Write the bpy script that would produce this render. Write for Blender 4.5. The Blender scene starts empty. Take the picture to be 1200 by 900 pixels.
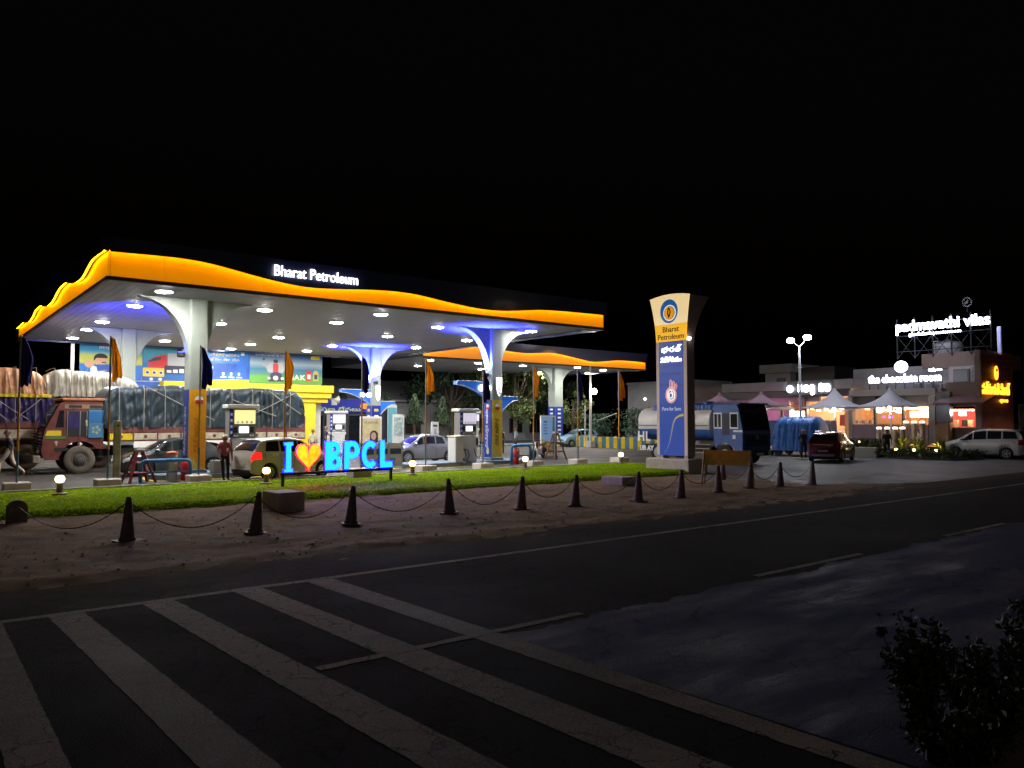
import bpy, bmesh, math, random
import numpy as np
from mathutils import Vector, Matrix, noise
random.seed(7); np.random.seed(7)
R = math.radians
scene = bpy.context.scene
col = scene.collection

# ------------------------------------------------------------------ camera, sky, exposure
F, HZ, CH = 905.0, 493.0, 2.3
PITCH = math.atan((HZ - 450) / F); YAW = math.atan(1143 / F)
cam_d = bpy.data.cameras.new("camera")
cam_d.sensor_fit = 'HORIZONTAL'; cam_d.sensor_width = 36; cam_d.lens = F / 1200 * 36
cam_d.clip_start = 0.1; cam_d.clip_end = 2000
cam = bpy.data.objects.new("camera", cam_d); col.objects.link(cam)
cam.location = (0, 0, CH); cam.rotation_euler = (R(90) + PITCH, 0, YAW - R(90))
scene.camera = cam

world = bpy.data.worlds.new("World"); scene.world = world; world.use_nodes = True
wn = world.node_tree.nodes; wl = world.node_tree.links
sky = wn.new("ShaderNodeTexSky"); sky.sky_type = 'NISHITA'; sky.sun_disc = False
sky.sun_elevation = R(-4.0); sky.sun_rotation = R(200)
wn["Background"].inputs[1].default_value = 0.05
wl.new(sky.outputs[0], wn["Background"].inputs[0])

fill_d = bpy.data.lights.new("sun", 'SUN'); fill_d.energy = 0.035; fill_d.angle = R(12); fill_d.color = (1.0, .90, .84)  # added soft warm fill from behind the camera for foreground and front faces
fill_light = bpy.data.objects.new("sun", fill_d); col.objects.link(fill_light)
fill_light.rotation_euler = Vector((.55, .62, -.62)).to_track_quat('-Z', 'Y').to_euler()
scene.view_settings.view_transform = 'Standard'; scene.view_settings.look = 'None'
scene.view_settings.exposure = 0.35; scene.view_settings.gamma = 1.0
scene.view_settings.use_curve_mapping = False
scene.cycles.use_denoising = True
scene.cycles.max_bounces = 5; scene.cycles.diffuse_bounces = 3; scene.cycles.glossy_bounces = 3
scene.cycles.transparent_max_bounces = 6; scene.cycles.transmission_bounces = 3
scene.cycles.sample_clamp_indirect = 4.0
scene.cycles.use_light_tree = True

# ------------------------------------------------------------------ survey helpers (sight line -> real place)
fh = Vector((math.cos(YAW), math.sin(YAW), 0)); rt = Vector((math.sin(YAW), -math.cos(YAW), 0)); uz = Vector((0, 0, 1))
fw = fh * math.cos(PITCH) + uz * math.sin(PITCH); upv = uz * math.cos(PITCH) - fh * math.sin(PITCH)
EYE = Vector((0, 0, CH))
def ray(u, v): return fw + rt * ((u - 600) / F) - upv * ((v - 450) / F)
def G(u, v, z=0.0):
    r = ray(u, v); return EYE + r * ((z - CH) / r.z)
def AX(u, v, X):
    r = ray(u, v); return EYE + r * (X / r.x)
def AY(u, v, Y):
    r = ray(u, v); return EYE + r * (Y / r.y)

# ------------------------------------------------------------------ materials
MATS = {}
def mat(name, color, rough=0.6, metal=0.0, emit=None, strength=0.0, var=0.0, vscale=8.0, bump=0.0, bscale=40.0, spec=0.5, coat=0.0, alpha=None, trans=0.0, stretch=None):
    if name in MATS: return MATS[name]
    m = bpy.data.materials.new(name); m.use_nodes = True
    nt = m.node_tree; b = nt.nodes["Principled BSDF"]
    b.inputs["Base Color"].default_value = (*color, 1)
    b.inputs["Roughness"].default_value = rough; b.inputs["Metallic"].default_value = metal
    b.inputs["Specular IOR Level"].default_value = spec
    if coat: b.inputs["Coat Weight"].default_value = coat; b.inputs["Coat Roughness"].default_value = 0.08
    if trans: b.inputs["Transmission Weight"].default_value = trans
    if alpha is not None: b.inputs["Alpha"].default_value = alpha
    if emit is not None:
        b.inputs["Emission Color"].default_value = (*emit, 1); b.inputs["Emission Strength"].default_value = strength
    if var or bump:
        tc = nt.nodes.new("ShaderNodeTexCoord")
        src = tc.outputs["Object"]
        if stretch:
            mp = nt.nodes.new("ShaderNodeMapping"); mp.inputs["Scale"].default_value = stretch
            nt.links.new(src, mp.inputs[0]); src = mp.outputs[0]
    if var:
        n = nt.nodes.new("ShaderNodeTexNoise"); n.inputs["Scale"].default_value = vscale; n.inputs["Detail"].default_value = 6
        n.inputs["Roughness"].default_value = 0.65
        nt.links.new(src, n.inputs["Vector"])
        r = nt.nodes.new("ShaderNodeValToRGB")
        c0 = [max(0, c * (1 - var)) for c in color]; c1 = [min(1, c * (1 + var * 0.7)) for c in color]
        r.color_ramp.elements[0].position = 0.33; r.color_ramp.elements[1].position = 0.68
        r.color_ramp.elements[0].color = (*c0, 1); r.color_ramp.elements[1].color = (*c1, 1)
        nt.links.new(n.outputs["Fac"], r.inputs[0]); nt.links.new(r.outputs[0], b.inputs["Base Color"])
    if bump:
        n2 = nt.nodes.new("ShaderNodeTexNoise"); n2.inputs["Scale"].default_value = bscale; n2.inputs["Detail"].default_value = 5
        nt.links.new(src, n2.inputs["Vector"])
        bp = nt.nodes.new("ShaderNodeBump"); bp.inputs["Strength"].default_value = bump; bp.inputs["Distance"].default_value = 0.02
        nt.links.new(n2.outputs["Fac"], bp.inputs["Height"]); nt.links.new(bp.outputs[0], b.inputs["Normal"])
    MATS[name] = m; return m
def glow(name, color, strength, base=None):
    return mat(name, base or color, 0.5, emit=color, strength=strength)

def asphalt(name, c0, c1, spec=.3, crack=0.0, crack_scale=2.2, rough0=0.55, rough1=0.9, bump=0.35, streak=None, dust=None):
    m = bpy.data.materials.new(name); m.use_nodes = True; nt = m.node_tree; L = nt.links.new; N = nt.nodes.new
    b = nt.nodes["Principled BSDF"]; b.inputs["Specular IOR Level"].default_value = spec
    tc = N("ShaderNodeTexCoord")
    big = N("ShaderNodeTexNoise"); big.inputs["Scale"].default_value = 0.45; big.inputs["Detail"].default_value = 8; big.inputs["Roughness"].default_value = 0.7
    src = tc.outputs["Object"]
    if streak:
        mp = N("ShaderNodeMapping"); mp.inputs["Scale"].default_value = streak; mp.inputs["Rotation"].default_value = (0, 0, R(8))
        L(src, mp.inputs[0]); L(mp.outputs[0], big.inputs["Vector"])
    else: L(src, big.inputs["Vector"])
    fine = N("ShaderNodeTexNoise"); fine.inputs["Scale"].default_value = 55; fine.inputs["Detail"].default_value = 4
    L(src, fine.inputs["Vector"])
    ramp = N("ShaderNodeValToRGB"); ramp.color_ramp.elements[0].position = 0.35; ramp.color_ramp.elements[1].position = 0.68
    ramp.color_ramp.elements[0].color = (*c0, 1); ramp.color_ramp.elements[1].color = (*c1, 1)
    mixf = N("ShaderNodeMath"); mixf.operation = 'MULTIPLY_ADD'; mixf.inputs[1].default_value = 0.35; 
    L(fine.outputs["Fac"], mixf.inputs[0]); 
    sc_ = N("ShaderNodeMath"); sc_.operation = 'MULTIPLY'; sc_.inputs[1].default_value = 0.65; L(big.outputs["Fac"], sc_.inputs[0]); L(sc_.outputs[0], mixf.inputs[2])
    L(mixf.outputs[0], ramp.inputs[0])
    outc = ramp.outputs[0]; height = fine.outputs["Fac"]
    if crack:
        dist = N("ShaderNodeTexNoise"); dist.inputs["Scale"].default_value = 3.0; dist.inputs["Detail"].default_value = 5
        L(src, dist.inputs["Vector"])
        va = N("ShaderNodeVectorMath"); va.operation = 'MULTIPLY_ADD'; va.inputs[1].default_value = (0.55, 0.55, 0.0)
        L(dist.outputs["Color"], va.inputs[0]); L(src, va.inputs[2])
        vo = N("ShaderNodeTexVoronoi"); vo.feature = 'DISTANCE_TO_EDGE'; vo.inputs["Scale"].default_value = crack_scale
        L(va.outputs[0], vo.inputs["Vector"])
        lt = N("ShaderNodeMath"); lt.operation = 'LESS_THAN'; lt.inputs[1].default_value = 0.018
        L(vo.outputs["Distance"], lt.inputs[0])
        msk = N("ShaderNodeTexNoise"); msk.inputs["Scale"].default_value = 0.5; L(src, msk.inputs["Vector"])
        gt = N("ShaderNodeMath"); gt.operation = 'GREATER_THAN'; gt.inputs[1].default_value = 0.47; L(msk.outputs["Fac"], gt.inputs[0])
        mu = N("ShaderNodeMath"); mu.operation = 'MULTIPLY'; L(lt.outputs[0], mu.inputs[0]); L(gt.outputs[0], mu.inputs[1])
        mu2 = N("ShaderNodeMath"); mu2.operation = 'MULTIPLY'; mu2.inputs[1].default_value = crack; L(mu.outputs[0], mu2.inputs[0])
        mx = N("ShaderNodeMixRGB"); mx.inputs[2].default_value = (c0[0] * .3, c0[1] * .3, c0[2] * .3, 1)
        L(mu2.outputs[0], mx.inputs[0]); L(outc, mx.inputs[1]); outc = mx.outputs[0]
        hs = N("ShaderNodeMath"); hs.operation = 'SUBTRACT'; L(height, hs.inputs[0]); L(mu2.outputs[0], hs.inputs[1]); height = hs.outputs[0]
    if dust:
        # dust drifted from the verge: follows distance from the verge (world Y) broken by noise
        sx = N("ShaderNodeSeparateXYZ"); L(src, sx.inputs[0])
        mr = N("ShaderNodeMapRange"); mr.inputs["From Min"].default_value = dust[0]; mr.inputs["From Max"].default_value = dust[1]
        L(sx.outputs["Y"], mr.inputs["Value"])
        nz = N("ShaderNodeTexNoise"); nz.inputs["Scale"].default_value = 0.8; nz.inputs["Detail"].default_value = 7
        mpz = N("ShaderNodeMapping"); mpz.inputs["Scale"].default_value = (0.35, 1.6, 1); L(src, mpz.inputs[0]); L(mpz.outputs[0], nz.inputs["Vector"])
        mm = N("ShaderNodeMath"); mm.operation = 'MULTIPLY_ADD'; mm.inputs[1].default_value = 1.6; mm.inputs[2].default_value = -0.8
        L(nz.outputs["Fac"], mm.inputs[0])
        ad = N("ShaderNodeMath"); ad.operation = 'ADD'; ad.use_clamp = True; L(mr.outputs[0], ad.inputs[0]); L(mm.outputs[0], ad.inputs[1])
        mk = N("ShaderNodeMath"); mk.operation = 'MULTIPLY'; mk.use_clamp = True; L(ad.outputs[0], mk.inputs[0]); L(mr.outputs[0], mk.inputs[1])
        mx = N("ShaderNodeMixRGB"); mx.inputs[2].default_value = (*dust[2], 1)
        L(mk.outputs[0], mx.inputs[0]); L(outc, mx.inputs[1]); outc = mx.outputs[0]
    L(outc, b.inputs["Base Color"])
    rr = N("ShaderNodeMapRange"); rr.inputs["From Min"].default_value = 0.35; rr.inputs["From Max"].default_value = 0.65
    rr.inputs["To Min"].default_value = rough0; rr.inputs["To Max"].default_value = rough1
    L(big.outputs["Fac"], rr.inputs["Value"]); L(rr.outputs[0], b.inputs["Roughness"])
    bp = N("ShaderNodeBump"); bp.inputs["Strength"].default_value = bump; bp.inputs["Distance"].default_value = 0.012
    L(height, bp.inputs["Height"]); L(bp.outputs[0], b.inputs["Normal"])
    MATS[name] = m; return m

def cloth(name, color, trans=0.45, var=0.15, vscale=6, tcol=None):
    m = mat(name, color, .8, var=var, vscale=vscale, spec=.1); nt = m.node_tree; b = nt.nodes["Principled BSDF"]
    tr = nt.nodes.new("ShaderNodeBsdfTranslucent"); mx = nt.nodes.new("ShaderNodeMixShader"); mx.inputs[0].default_value = trans
    tr.inputs[0].default_value = (*(tcol or color), 1)
    if b.inputs["Base Color"].links and not tcol: nt.links.new(b.inputs["Base Color"].links[0].from_socket, tr.inputs[0])
    out = nt.nodes["Material Output"]; nt.links.new(b.outputs[0], mx.inputs[1]); nt.links.new(tr.outputs[0], mx.inputs[2]); nt.links.new(mx.outputs[0], out.inputs[0])
    return m

# ------------------------------------------------------------------ mesh builder
class MB:
    def __init__(s): s.v = []; s.f = []; s.mi = []; s.cur = 0
    def add(s, vs, fs):
        o = len(s.v); s.v += [tuple(p) for p in vs]
        for f in fs: s.f.append(tuple(i + o for i in f)); s.mi.append(s.cur)
        return s
    def box(s, x0, x1, y0, y1, z0, z1, bev=0.0):
        if bev:
            b = min(bev, (x1 - x0) * .45, (y1 - y0) * .45, (z1 - z0) * .45)
            rings = []
            for z, i in ((z0, b), (z0 + b, 0), (z1 - b, 0), (z1, b)):
                X0, X1, Y0, Y1 = x0 + i, x1 - i, y0 + i, y1 - i; k = b if i == 0 else b * .6
                rings.append([(X0 + k, Y0, z), (X1 - k, Y0, z), (X1, Y0 + k, z), (X1, Y1 - k, z), (X1 - k, Y1, z), (X0 + k, Y1, z), (X0, Y1 - k, z), (X0, Y0 + k, z)])
            return s.loft(rings)
        return s.add([(x0, y0, z0), (x1, y0, z0), (x1, y1, z0), (x0, y1, z0), (x0, y0, z1), (x1, y0, z1), (x1, y1, z1), (x0, y1, z1)],
                     [(3, 2, 1, 0), (4, 5, 6, 7), (0, 1, 5, 4), (1, 2, 6, 5), (2, 3, 7, 6), (3, 0, 4, 7)])
    def loft(s, rings, cap=True, close=True):
        n = len(rings[0]); vs = [p for r in rings for p in r]; fs = []
        for i in range(len(rings) - 1):
            for j in range(n if close else n - 1):
                a = i * n + j; b_ = i * n + (j + 1) % n
                fs.append((a, b_, b_ + n, a + n))
        if cap and close:
            fs.append(tuple(range(n))[::-1]); fs.append(tuple(range((len(rings) - 1) * n, len(rings) * n)))
        return s.add(vs, fs)
    def lathe(s, prof, n=16, c=(0, 0, 0), axis='z', cap=True):
        rings = []
        for r, h in prof:
            ring = []
            for k in range(n):
                a = 2 * math.pi * k / n; p = (r * math.cos(a), r * math.sin(a), h)
                if axis == 'x': p = (h, p[0], p[1])
                if axis == 'y': p = (p[1], h, p[0])
                ring.append((p[0] + c[0], p[1] + c[1], p[2] + c[2]))
            rings.append(ring)
        return s.loft(rings, cap)
    def cyl(s, c, r, z0, z1, n=14, r1=None):
        return s.lathe([(r, z0), (r if r1 is None else r1, z1)], n, (c[0], c[1], 0))
    def tube(s, pts, r, n=6, cap=True):
        pts = [Vector(p) for p in pts]; rings = []; prev = None
        for i, p in enumerate(pts):
            t = (pts[min(i + 1, len(pts) - 1)] - pts[max(i - 1, 0)]).normalized()
            if prev is None:
                a = Vector((0, 0, 1)) if abs(t.z) < .9 else Vector((1, 0, 0))
                x = t.cross(a).normalized()
            else: x = (prev - t * prev.dot(t)).normalized()
            prev = x; y = t.cross(x); rr = r[i] if isinstance(r, (list, tuple)) else r
            rings.append([tuple(p + (x * math.cos(2 * math.pi * k / n) + y * math.sin(2 * math.pi * k / n)) * rr) for k in range(n)])
        return s.loft(rings, cap)
    def prism(s, poly, a0, a1, axis='y'):
        def P(p, h):
            if axis == 'y': return (p[0], h, p[1])
            if axis == 'x': return (h, p[0], p[1])
            return (p[0], p[1], h)
        n = len(poly)
        vs = [P(p, a0) for p in poly] + [P(p, a1) for p in poly]
        fs = [tuple(range(n))[::-1], tuple(range(n, 2 * n))] + [(i, (i + 1) % n, n + (i + 1) % n, n + i) for i in range(n)]
        return s.add(vs, fs)
    def sphere(s, c, r, n=12, m=8, sz=1.0):
        prof = [(max(1e-4, r * math.sin(math.pi * k / m)), -r * sz * math.cos(math.pi * k / m)) for k in range(m + 1)]
        return s.lathe(prof, n, c)
    def grid(s, P, nu, nv):
        vs = [P(i, j) for i in range(nu) for j in range(nv)]
        return s.add(vs, [(i * nv + j, (i + 1) * nv + j, (i + 1) * nv + j + 1, i * nv + j + 1) for i in range(nu - 1) for j in range(nv - 1)])
    def build(s, name, m, parent=None, smooth=False, loc=None, rot=None, recalc=True, auto=None):
        me = bpy.data.meshes.new(name); me.from_pydata(s.v, [], s.f)
        ms = m if isinstance(m, (list, tuple)) else [m]
        for q in ms: me.materials.append(q)
        if len(ms) > 1: me.polygons.foreach_set("material_index", s.mi)
        if recalc:
            bm = bmesh.new(); bm.from_mesh(me); bmesh.ops.recalc_face_normals(bm, faces=bm.faces); bm.to_mesh(me); bm.free()
        if smooth or auto:
            me.polygons.foreach_set("use_smooth", [True] * len(me.polygons))
            if auto: me.set_sharp_from_angle(angle=R(auto))
        o = bpy.data.objects.new(name, me); col.objects.link(o)
        if parent: o.parent = parent
        if loc: o.location = loc
        if rot: o.rotation_euler = rot
        return o
def tag(o, label=None, cat=None, group=None, kind=None):
    if label: o["label"] = label
    if cat: o["category"] = cat
    if group: o["group"] = group
    if kind: o["kind"] = kind
    return o
def thing(name, label, cat, loc=(0, 0, 0), rz=0.0, group=None):
    o = bpy.data.objects.new(name, None); col.objects.link(o); o.empty_display_size = .2
    o.location = loc; o.rotation_euler = (0, 0, rz)
    return tag(o, label, cat, group)
def copy_tree(o, parent=None):
    c = o.copy(); col.objects.link(c); c.parent = parent
    for ch in list(o.children): copy_tree(ch, c)
    return c
def lamp(kind, name, parent, loc, power, color=(1, 1, 1), size=0.1, rot=(0, 0, 0), **kw):
    d = bpy.data.lights.new(name, kind); d.energy = power; d.color = color
    if kind == 'AREA': d.shape = 'DISK'; d.size = size
    elif kind in ('POINT', 'SPOT'): d.shadow_soft_size = size
    for k, v in kw.items(): setattr(d, k, v)
    o = bpy.data.objects.new(name, d); col.objects.link(o); o.parent = parent; o.location = loc; o.rotation_euler = rot
    return o
def text(s, size, m, parent=None, loc=(0, 0, 0), rot=(R(90), 0, 0), extrude=0.01, bold=0.0, align='CENTER', name='lettering', width=None, space=1.0, valign='BOTTOM_BASELINE'):
    c = bpy.data.curves.new("t", 'FONT'); c.body = s; c.size = size; c.extrude = extrude; c.offset = bold; c.resolution_u = 3
    c.align_x = align; c.align_y = valign; c.space_character = space
    t = bpy.data.objects.new("t", c); col.objects.link(t)
    bpy.context.view_layer.update()
    me = bpy.data.meshes.new_from_object(t.evaluated_get(bpy.context.evaluated_depsgraph_get()))
    bpy.data.objects.remove(t); bpy.data.curves.remove(c)
    if width and len(me.vertices):
        xs = [v.co.x for v in me.vertices]; w = max(xs) - min(xs); k = width / w
        for v in me.vertices: v.co.x *= k
    me.materials.clear(); me.materials.append(m); me.name = name
    o = bpy.data.objects.new(name, me); col.objects.link(o); o.parent = parent; o.location = loc; o.rotation_euler = rot
    return o
def split_words(o, gap):
    """one mesh per word of a lettering object"""
    bm = bmesh.new(); bm.from_mesh(o.data); seen = set(); isl = []
    for v in bm.verts:
        if v in seen: continue
        st = [v]; seen.add(v); g = []
        while st:
            q = st.pop(); g.append(q)
            for e in q.link_edges:
                w_ = e.other_vert(q)
                if w_ not in seen: seen.add(w_); st.append(w_)
        isl.append((min(q.co.x for q in g), max(q.co.x for q in g), g))
    isl.sort(key=lambda t_: t_[0]); words = []; end = None
    for a, b, g in isl:
        if end is None or a - end > gap: words.append([])
        words[-1] += g; end = b if end is None else max(end, b)
    out = []
    for wd in words:
        b2 = bm.copy(); bm.verts.index_update(); keep = {q.index for q in wd}; b2.verts.ensure_lookup_table()
        bmesh.ops.delete(b2, geom=[q for i_, q in enumerate(b2.verts) if i_ not in keep], context='VERTS')
        me = bpy.data.meshes.new("word"); b2.to_mesh(me); b2.free(); me.materials.append(o.data.materials[0])
        n = bpy.data.objects.new("word", me); col.objects.link(n); n.parent = o.parent; n.location = o.location; n.rotation_euler = o.rotation_euler; n.scale = o.scale; out.append(n)
    bm.free(); bpy.data.objects.remove(o); return out
def scribble(w, h, m, parent, loc, rot=(R(90), 0, 0), seed=1, ext=.01, fat=1.0, name="illegible_lettering"):
    """a line of lettering too small or too bright to read: uneven rounded strokes"""
    rd = random.Random(seed); mb = MB(); x = -w / 2
    while x < w / 2 - h * .2:
        bw = h * fat * rd.uniform(.16, .30); hh = h * rd.choice((.62, .62, .7, 1.0, .66)); lo = -h * .25 if rd.random() < .15 else 0
        if rd.random() < .45:
            ow, oh = h * .62, h * .62; mb.tube([(x + ow / 2 + (ow / 2 - bw / 2) * math.cos(R(a)), oh / 2 + (oh / 2 - bw / 2) * math.sin(R(a)), 0) for a in range(0, 361, 30)], bw / 2, 5); x += ow + h * .12
        else:
            mb.prism(rrect(x, x + bw, lo, hh, bw * .45), -ext, ext, 'z'); x += bw + h * .13
        if rd.random() < .08: x += h * .35
    return mb.build(name, m, parent, loc=loc, rot=rot)
def arc(cx, cy, r, a0, a1, n=12, ry=None):
    ry = r if ry is None else ry
    return [(cx + r * math.cos(R(a0 + (a1 - a0) * k / n)), cy + ry * math.sin(R(a0 + (a1 - a0) * k / n))) for k in range(n + 1)]
def rrect(x0, x1, y0, y1, r, n=4):
    return arc(x1 - r, y1 - r, r, 0, 90, n) + arc(x0 + r, y1 - r, r, 90, 180, n) + arc(x0 + r, y0 + r, r, 180, 270, n) + arc(x1 - r, y0 + r, r, 270, 360, n)
def leaves(n, sampler, size, jitter=0.5, droop=0.0, fold=True):
    """n folded leaf quads at sampled points -> MB"""
    mb = MB(); rnd = random.random
    for _ in range(n):
        c = Vector(sampler()); s = size * (1 + jitter * (rnd() - .5) * 2)
        d = Vector((rnd() - .5, rnd() - .5, rnd() - .5 - droop)).normalized()
        w = d.cross(Vector((rnd() - .5, rnd() - .5, rnd() - .5))).normalized() * s * .32
        nn = d.cross(w).normalized() * s * .12
        o = len(mb.v); a = c; b = c + d * s; m_ = c + d * s * .5
        mb.v += [tuple(a), tuple(m_ + w + nn), tuple(b), tuple(m_ - w + nn)]
        mb.f += [(o, o + 1, o + 2), (o, o + 2, o + 3)]; mb.mi += [0, 0]
    return mb
# ------------------------------------------------------------------ setting: ground, road, shoulder, lawn, forecourt
def sheet(name, poly, z, m, parent=None):
    mb = MB(); mb.add([(x, y, z) for x, y in poly], [tuple(range(len(poly)))])
    o = mb.build(name, m, parent)
    if not parent: o["kind"] = "structure"
    return o
M_dirt = asphalt("dirt", (0.090, 0.050, 0.030), (0.46, 0.29, 0.175), crack=0, rough0=.85, rough1=1.0, bump=1.0)
M_road = asphalt("road_asphalt", (0.008, 0.008, 0.0085), (0.042, 0.040, 0.039), spec=.05, crack=0.9, crack_scale=2.6, rough0=.8, rough1=1.0, bump=1.0, dust=(10.6, 13.6, (0.13, 0.088, 0.06)))
M_patch = asphalt("worn_road_blue_sheen", (0.020, 0.024, 0.062), (0.062, 0.072, 0.175), spec=.08, crack=.6, crack_scale=1.6, rough0=.48, rough1=.95, bump=1.2, streak=(.9, 3.2, 1)); M_patch.node_tree.nodes["Principled BSDF"].inputs["Specular Tint"].default_value = (.42, .47, 1.0, 1)  # worn surface; blue sheen of the signs put into base colour and specular tint
M_lot = asphalt("lot_asphalt", (0.10, 0.10, 0.105), (0.16, 0.16, 0.168), crack=.3, crack_scale=.5, rough0=.5, rough1=.8, bump=.25)
M_fore = asphalt("forecourt_concrete", (0.050, 0.046, 0.038), (0.100, 0.092, 0.077), crack=.25, crack_scale=.4, rough0=.45, rough1=.8, bump=.2)
M_paint = asphalt("road_paint", (0.10, 0.076, 0.062), (0.37, 0.285, 0.235), spec=.2, crack=.9, crack_scale=2.8, rough0=.7, rough1=.9, bump=.4)
_r = M_paint.node_tree.nodes["Color Ramp"].color_ramp.elements; _r[0].position = .44; _r[1].position = .60; _r[0].color = (.055, .045, .04, 1)
sheet("ground", [(-300, -300), (700, -300), (700, 700), (-300, 700)], -0.16, M_dirt)
road = sheet("road", [(-120, -9), (420, -9), (420, 13.4), (-120, 13.4)], 0.0, M_road)
# worn surface of the side lane, its ragged limit towards the darker lane
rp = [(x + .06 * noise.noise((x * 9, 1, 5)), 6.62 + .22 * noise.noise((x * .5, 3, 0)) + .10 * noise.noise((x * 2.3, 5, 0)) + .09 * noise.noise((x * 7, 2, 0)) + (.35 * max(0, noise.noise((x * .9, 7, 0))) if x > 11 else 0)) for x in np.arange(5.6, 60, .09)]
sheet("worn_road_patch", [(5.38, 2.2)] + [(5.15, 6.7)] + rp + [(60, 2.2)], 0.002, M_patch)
def wob(x0, x1, y0, y1, n=40, a=.012, seed=0):
    """stripe along x with worn wavering edges"""
    A = [(x0 + (x1 - x0) * k / n, y0 + a * noise.noise((x0 + k * .7, seed, 1)) * 2) for k in range(n + 1)]
    B = [(x0 + (x1 - x0) * k / n, y1 + a * noise.noise((x0 + k * .7, seed, 9)) * 2) for k in range(n + 1)]
    return A + B[::-1]
stripes = [((.62, .98), (.62, .94), 2.0), ((1.43, 1.80), (1.76, 2.20), 2.0), ((2.46, 2.83), (2.92, 3.36), 2.0), ((3.59, 3.98), (4.02, 4.46), 2.0), ((4.62, 5.02), (5.06, 5.32), 2.4)]
for k, ((a0, a1), (b0, b1), yn) in enumerate(stripes):
    n = 110; y0 = 10.55
    A = [(a0 + (b0 - a0) * t / n + .014 * noise.noise((t * .55, k * 3.3, 0)), y0 + (yn - y0) * t / n) for t in range(n + 1)]
    B = [(a1 + (b1 - a1) * t / n + .014 * noise.noise((t * .55, k * 3.3, 5)), y0 + (yn - y0) * t / n) for t in range(n + 1)]
    sheet("crosswalk_stripe", A + B[::-1], 0.0035, M_paint, road)
sheet("edge_line", wob(-60, 200, 10.55, 10.70, 300), 0.0042, M_paint, road)
for k, (x0, x1) in enumerate(((3.1, 6.45), (10.0, 13.1), (16.4, 19.5), (22.8, 26), (29.2, 32.4))):
    sheet("lane_dash", wob(x0, x1, 6.76, 6.88, 30), 0.005, M_paint, road)
sheet("parking_lot", [(22.5, 16.4), (25.2, 15.0), (27.2, 14.4), (29.5, 13.0), (420, 13.0), (420, 90), (30.5, 90), (30.5, 24), (24.5, 19.5)], 0.012, M_lot)
sheet("forecourt", [(-60, 28.62), (34, 28.62), (47, 27), (47, 90), (-60, 90)], 0.020, M_fore)

# dirt shoulder: rough heightfield that dives under the asphalt along a ragged line
def dirt_h(x, y):
    h = .035 * noise.fractal((x * .35, y * .9, 0), 1.0, 2.1, 4) + .03 * noise.noise((x * 2.1, y * 3.1, 4)) + .022 * noise.noise((x * 5, y * 6, 2))
    base = -0.05 + .085 * min(1, max(0, (y - 11.5) / 1.6))
    edge = .05 * max(0, min(1, (x - 23) / 6))           # fades out under the parking lot
    ruts = .02 * math.sin(y * 5 + x * .1) * max(0, 1 - abs(y - 12.9) / 1.2)
    return base + h - edge + ruts
nx, ny = 380, 90
mb = MB(); mb.grid(lambda i, j: ((lambda x, y: (x, y, dirt_h(x, y)))(-14 + 46 * i / (nx - 1), 11.2 + 10.6 * j / (ny - 1))), nx, ny)
tag(mb.build("dirt_shoulder", M_dirt, smooth=True, recalc=False), kind="structure")
mb = MB()
for _ in range(4200):
    x = random.uniform(-4, 26); y = 12 + 9 * random.random() ** 1.2; s = .012 + .045 * random.random() ** 5
    z = dirt_h(x, y); a = random.random() * 6
    mb.add([(x + s * math.cos(a + k * 1.57) * random.uniform(.6, 1.2), y + s * math.sin(a + k * 1.57), z - .005) for k in range(4)] + [(x, y, z + s * .5)], [(0, 1, 4), (1, 2, 4), (2, 3, 4), (3, 0, 4)])
tag(mb.build("loose_gravel", mat("gravel", (.30, .22, .16), .9, var=.4, vscale=3), recalc=True), "loose gravel and clods strewn over the dirt shoulder", kind="stuff")

# lawn
lawn_front = lambda x: 21.05 + .10 * noise.noise((x * .4, 0, 0)) + (max(0, x - 24.5) / 5.7) ** 2 * 3.0
LX0, LX1, LYB = -18.0, 30.2, 28.55
def lawn_pt(i, j, nx=200, ny=26):
    x = LX0 + (LX1 - LX0) * i / (nx - 1); yf = min(lawn_front(x), 27.6)
    t = j / (ny - 1); y = yf + (LYB - yf) * t ** 1.6
    e = min(1, (y - yf) / .35); e2 = min(1, (LX1 - x) / .4)
    z = -.04 + (.21 * math.sqrt(max(0, e))) * math.sqrt(max(0, e2)) - .10 * t ** 2 + .02 * noise.noise((x * 1.1, y * 1.1, 0))
    return (x, y, z)
mb = MB(); mb.grid(lambda i, j: lawn_pt(i, j), 200, 26)
tag(mb.build("lawn", mat("lawn_soil", (.15, .24, .006), .95, spec=.1, var=.45, vscale=1.2), smooth=True, recalc=False), kind="structure")
gm = cloth("grass", (.30, .50, .004), .4, .55, .7, tcol=(.48, .70, .01))
V = []; Fc = []
for _ in range(95000):
    x = random.uniform(-6, LX1 - .05); yf = min(lawn_front(x), 27.6); t = random.random() ** 1.35
    thin = noise.noise((x * .35, yf * .3 + t * 2, 3))
    bald = math.exp(-((x - 12.2) / 2.0) ** 2 - ((t - .12) / .28) ** 2)      # trodden patch in front of the letters
    if random.random() < bald * .8: continue
    y = yf + (LYB - yf) * t
    e = min(1, (y - yf) / .35); e2 = min(1, (LX1 - x) / .4)
    tt = ((y - yf) / (LYB - yf)) ** (1 / 1.6)
    z = -.05 + .21 * math.sqrt(max(0, e)) * math.sqrt(max(0, e2)) - .10 * tt ** 2 + .02 * noise.noise((x * 1.1, y * 1.1, 0))
    h = random.uniform(.03, .065) * (1 + .5 * thin); a = random.random() * 6.28; l = random.uniform(.05, .13); w = random.uniform(.012, .022)
    o = len(V); ca, sa = math.cos(a), math.sin(a); b2 = random.random() * 6.28
    V += [(x - w * ca, y - w * sa, z), (x + w * ca, y + w * sa, z), (x + l * math.cos(b2), y + l * math.sin(b2), z + h)]; Fc.append((o, o + 1, o + 2))
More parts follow.
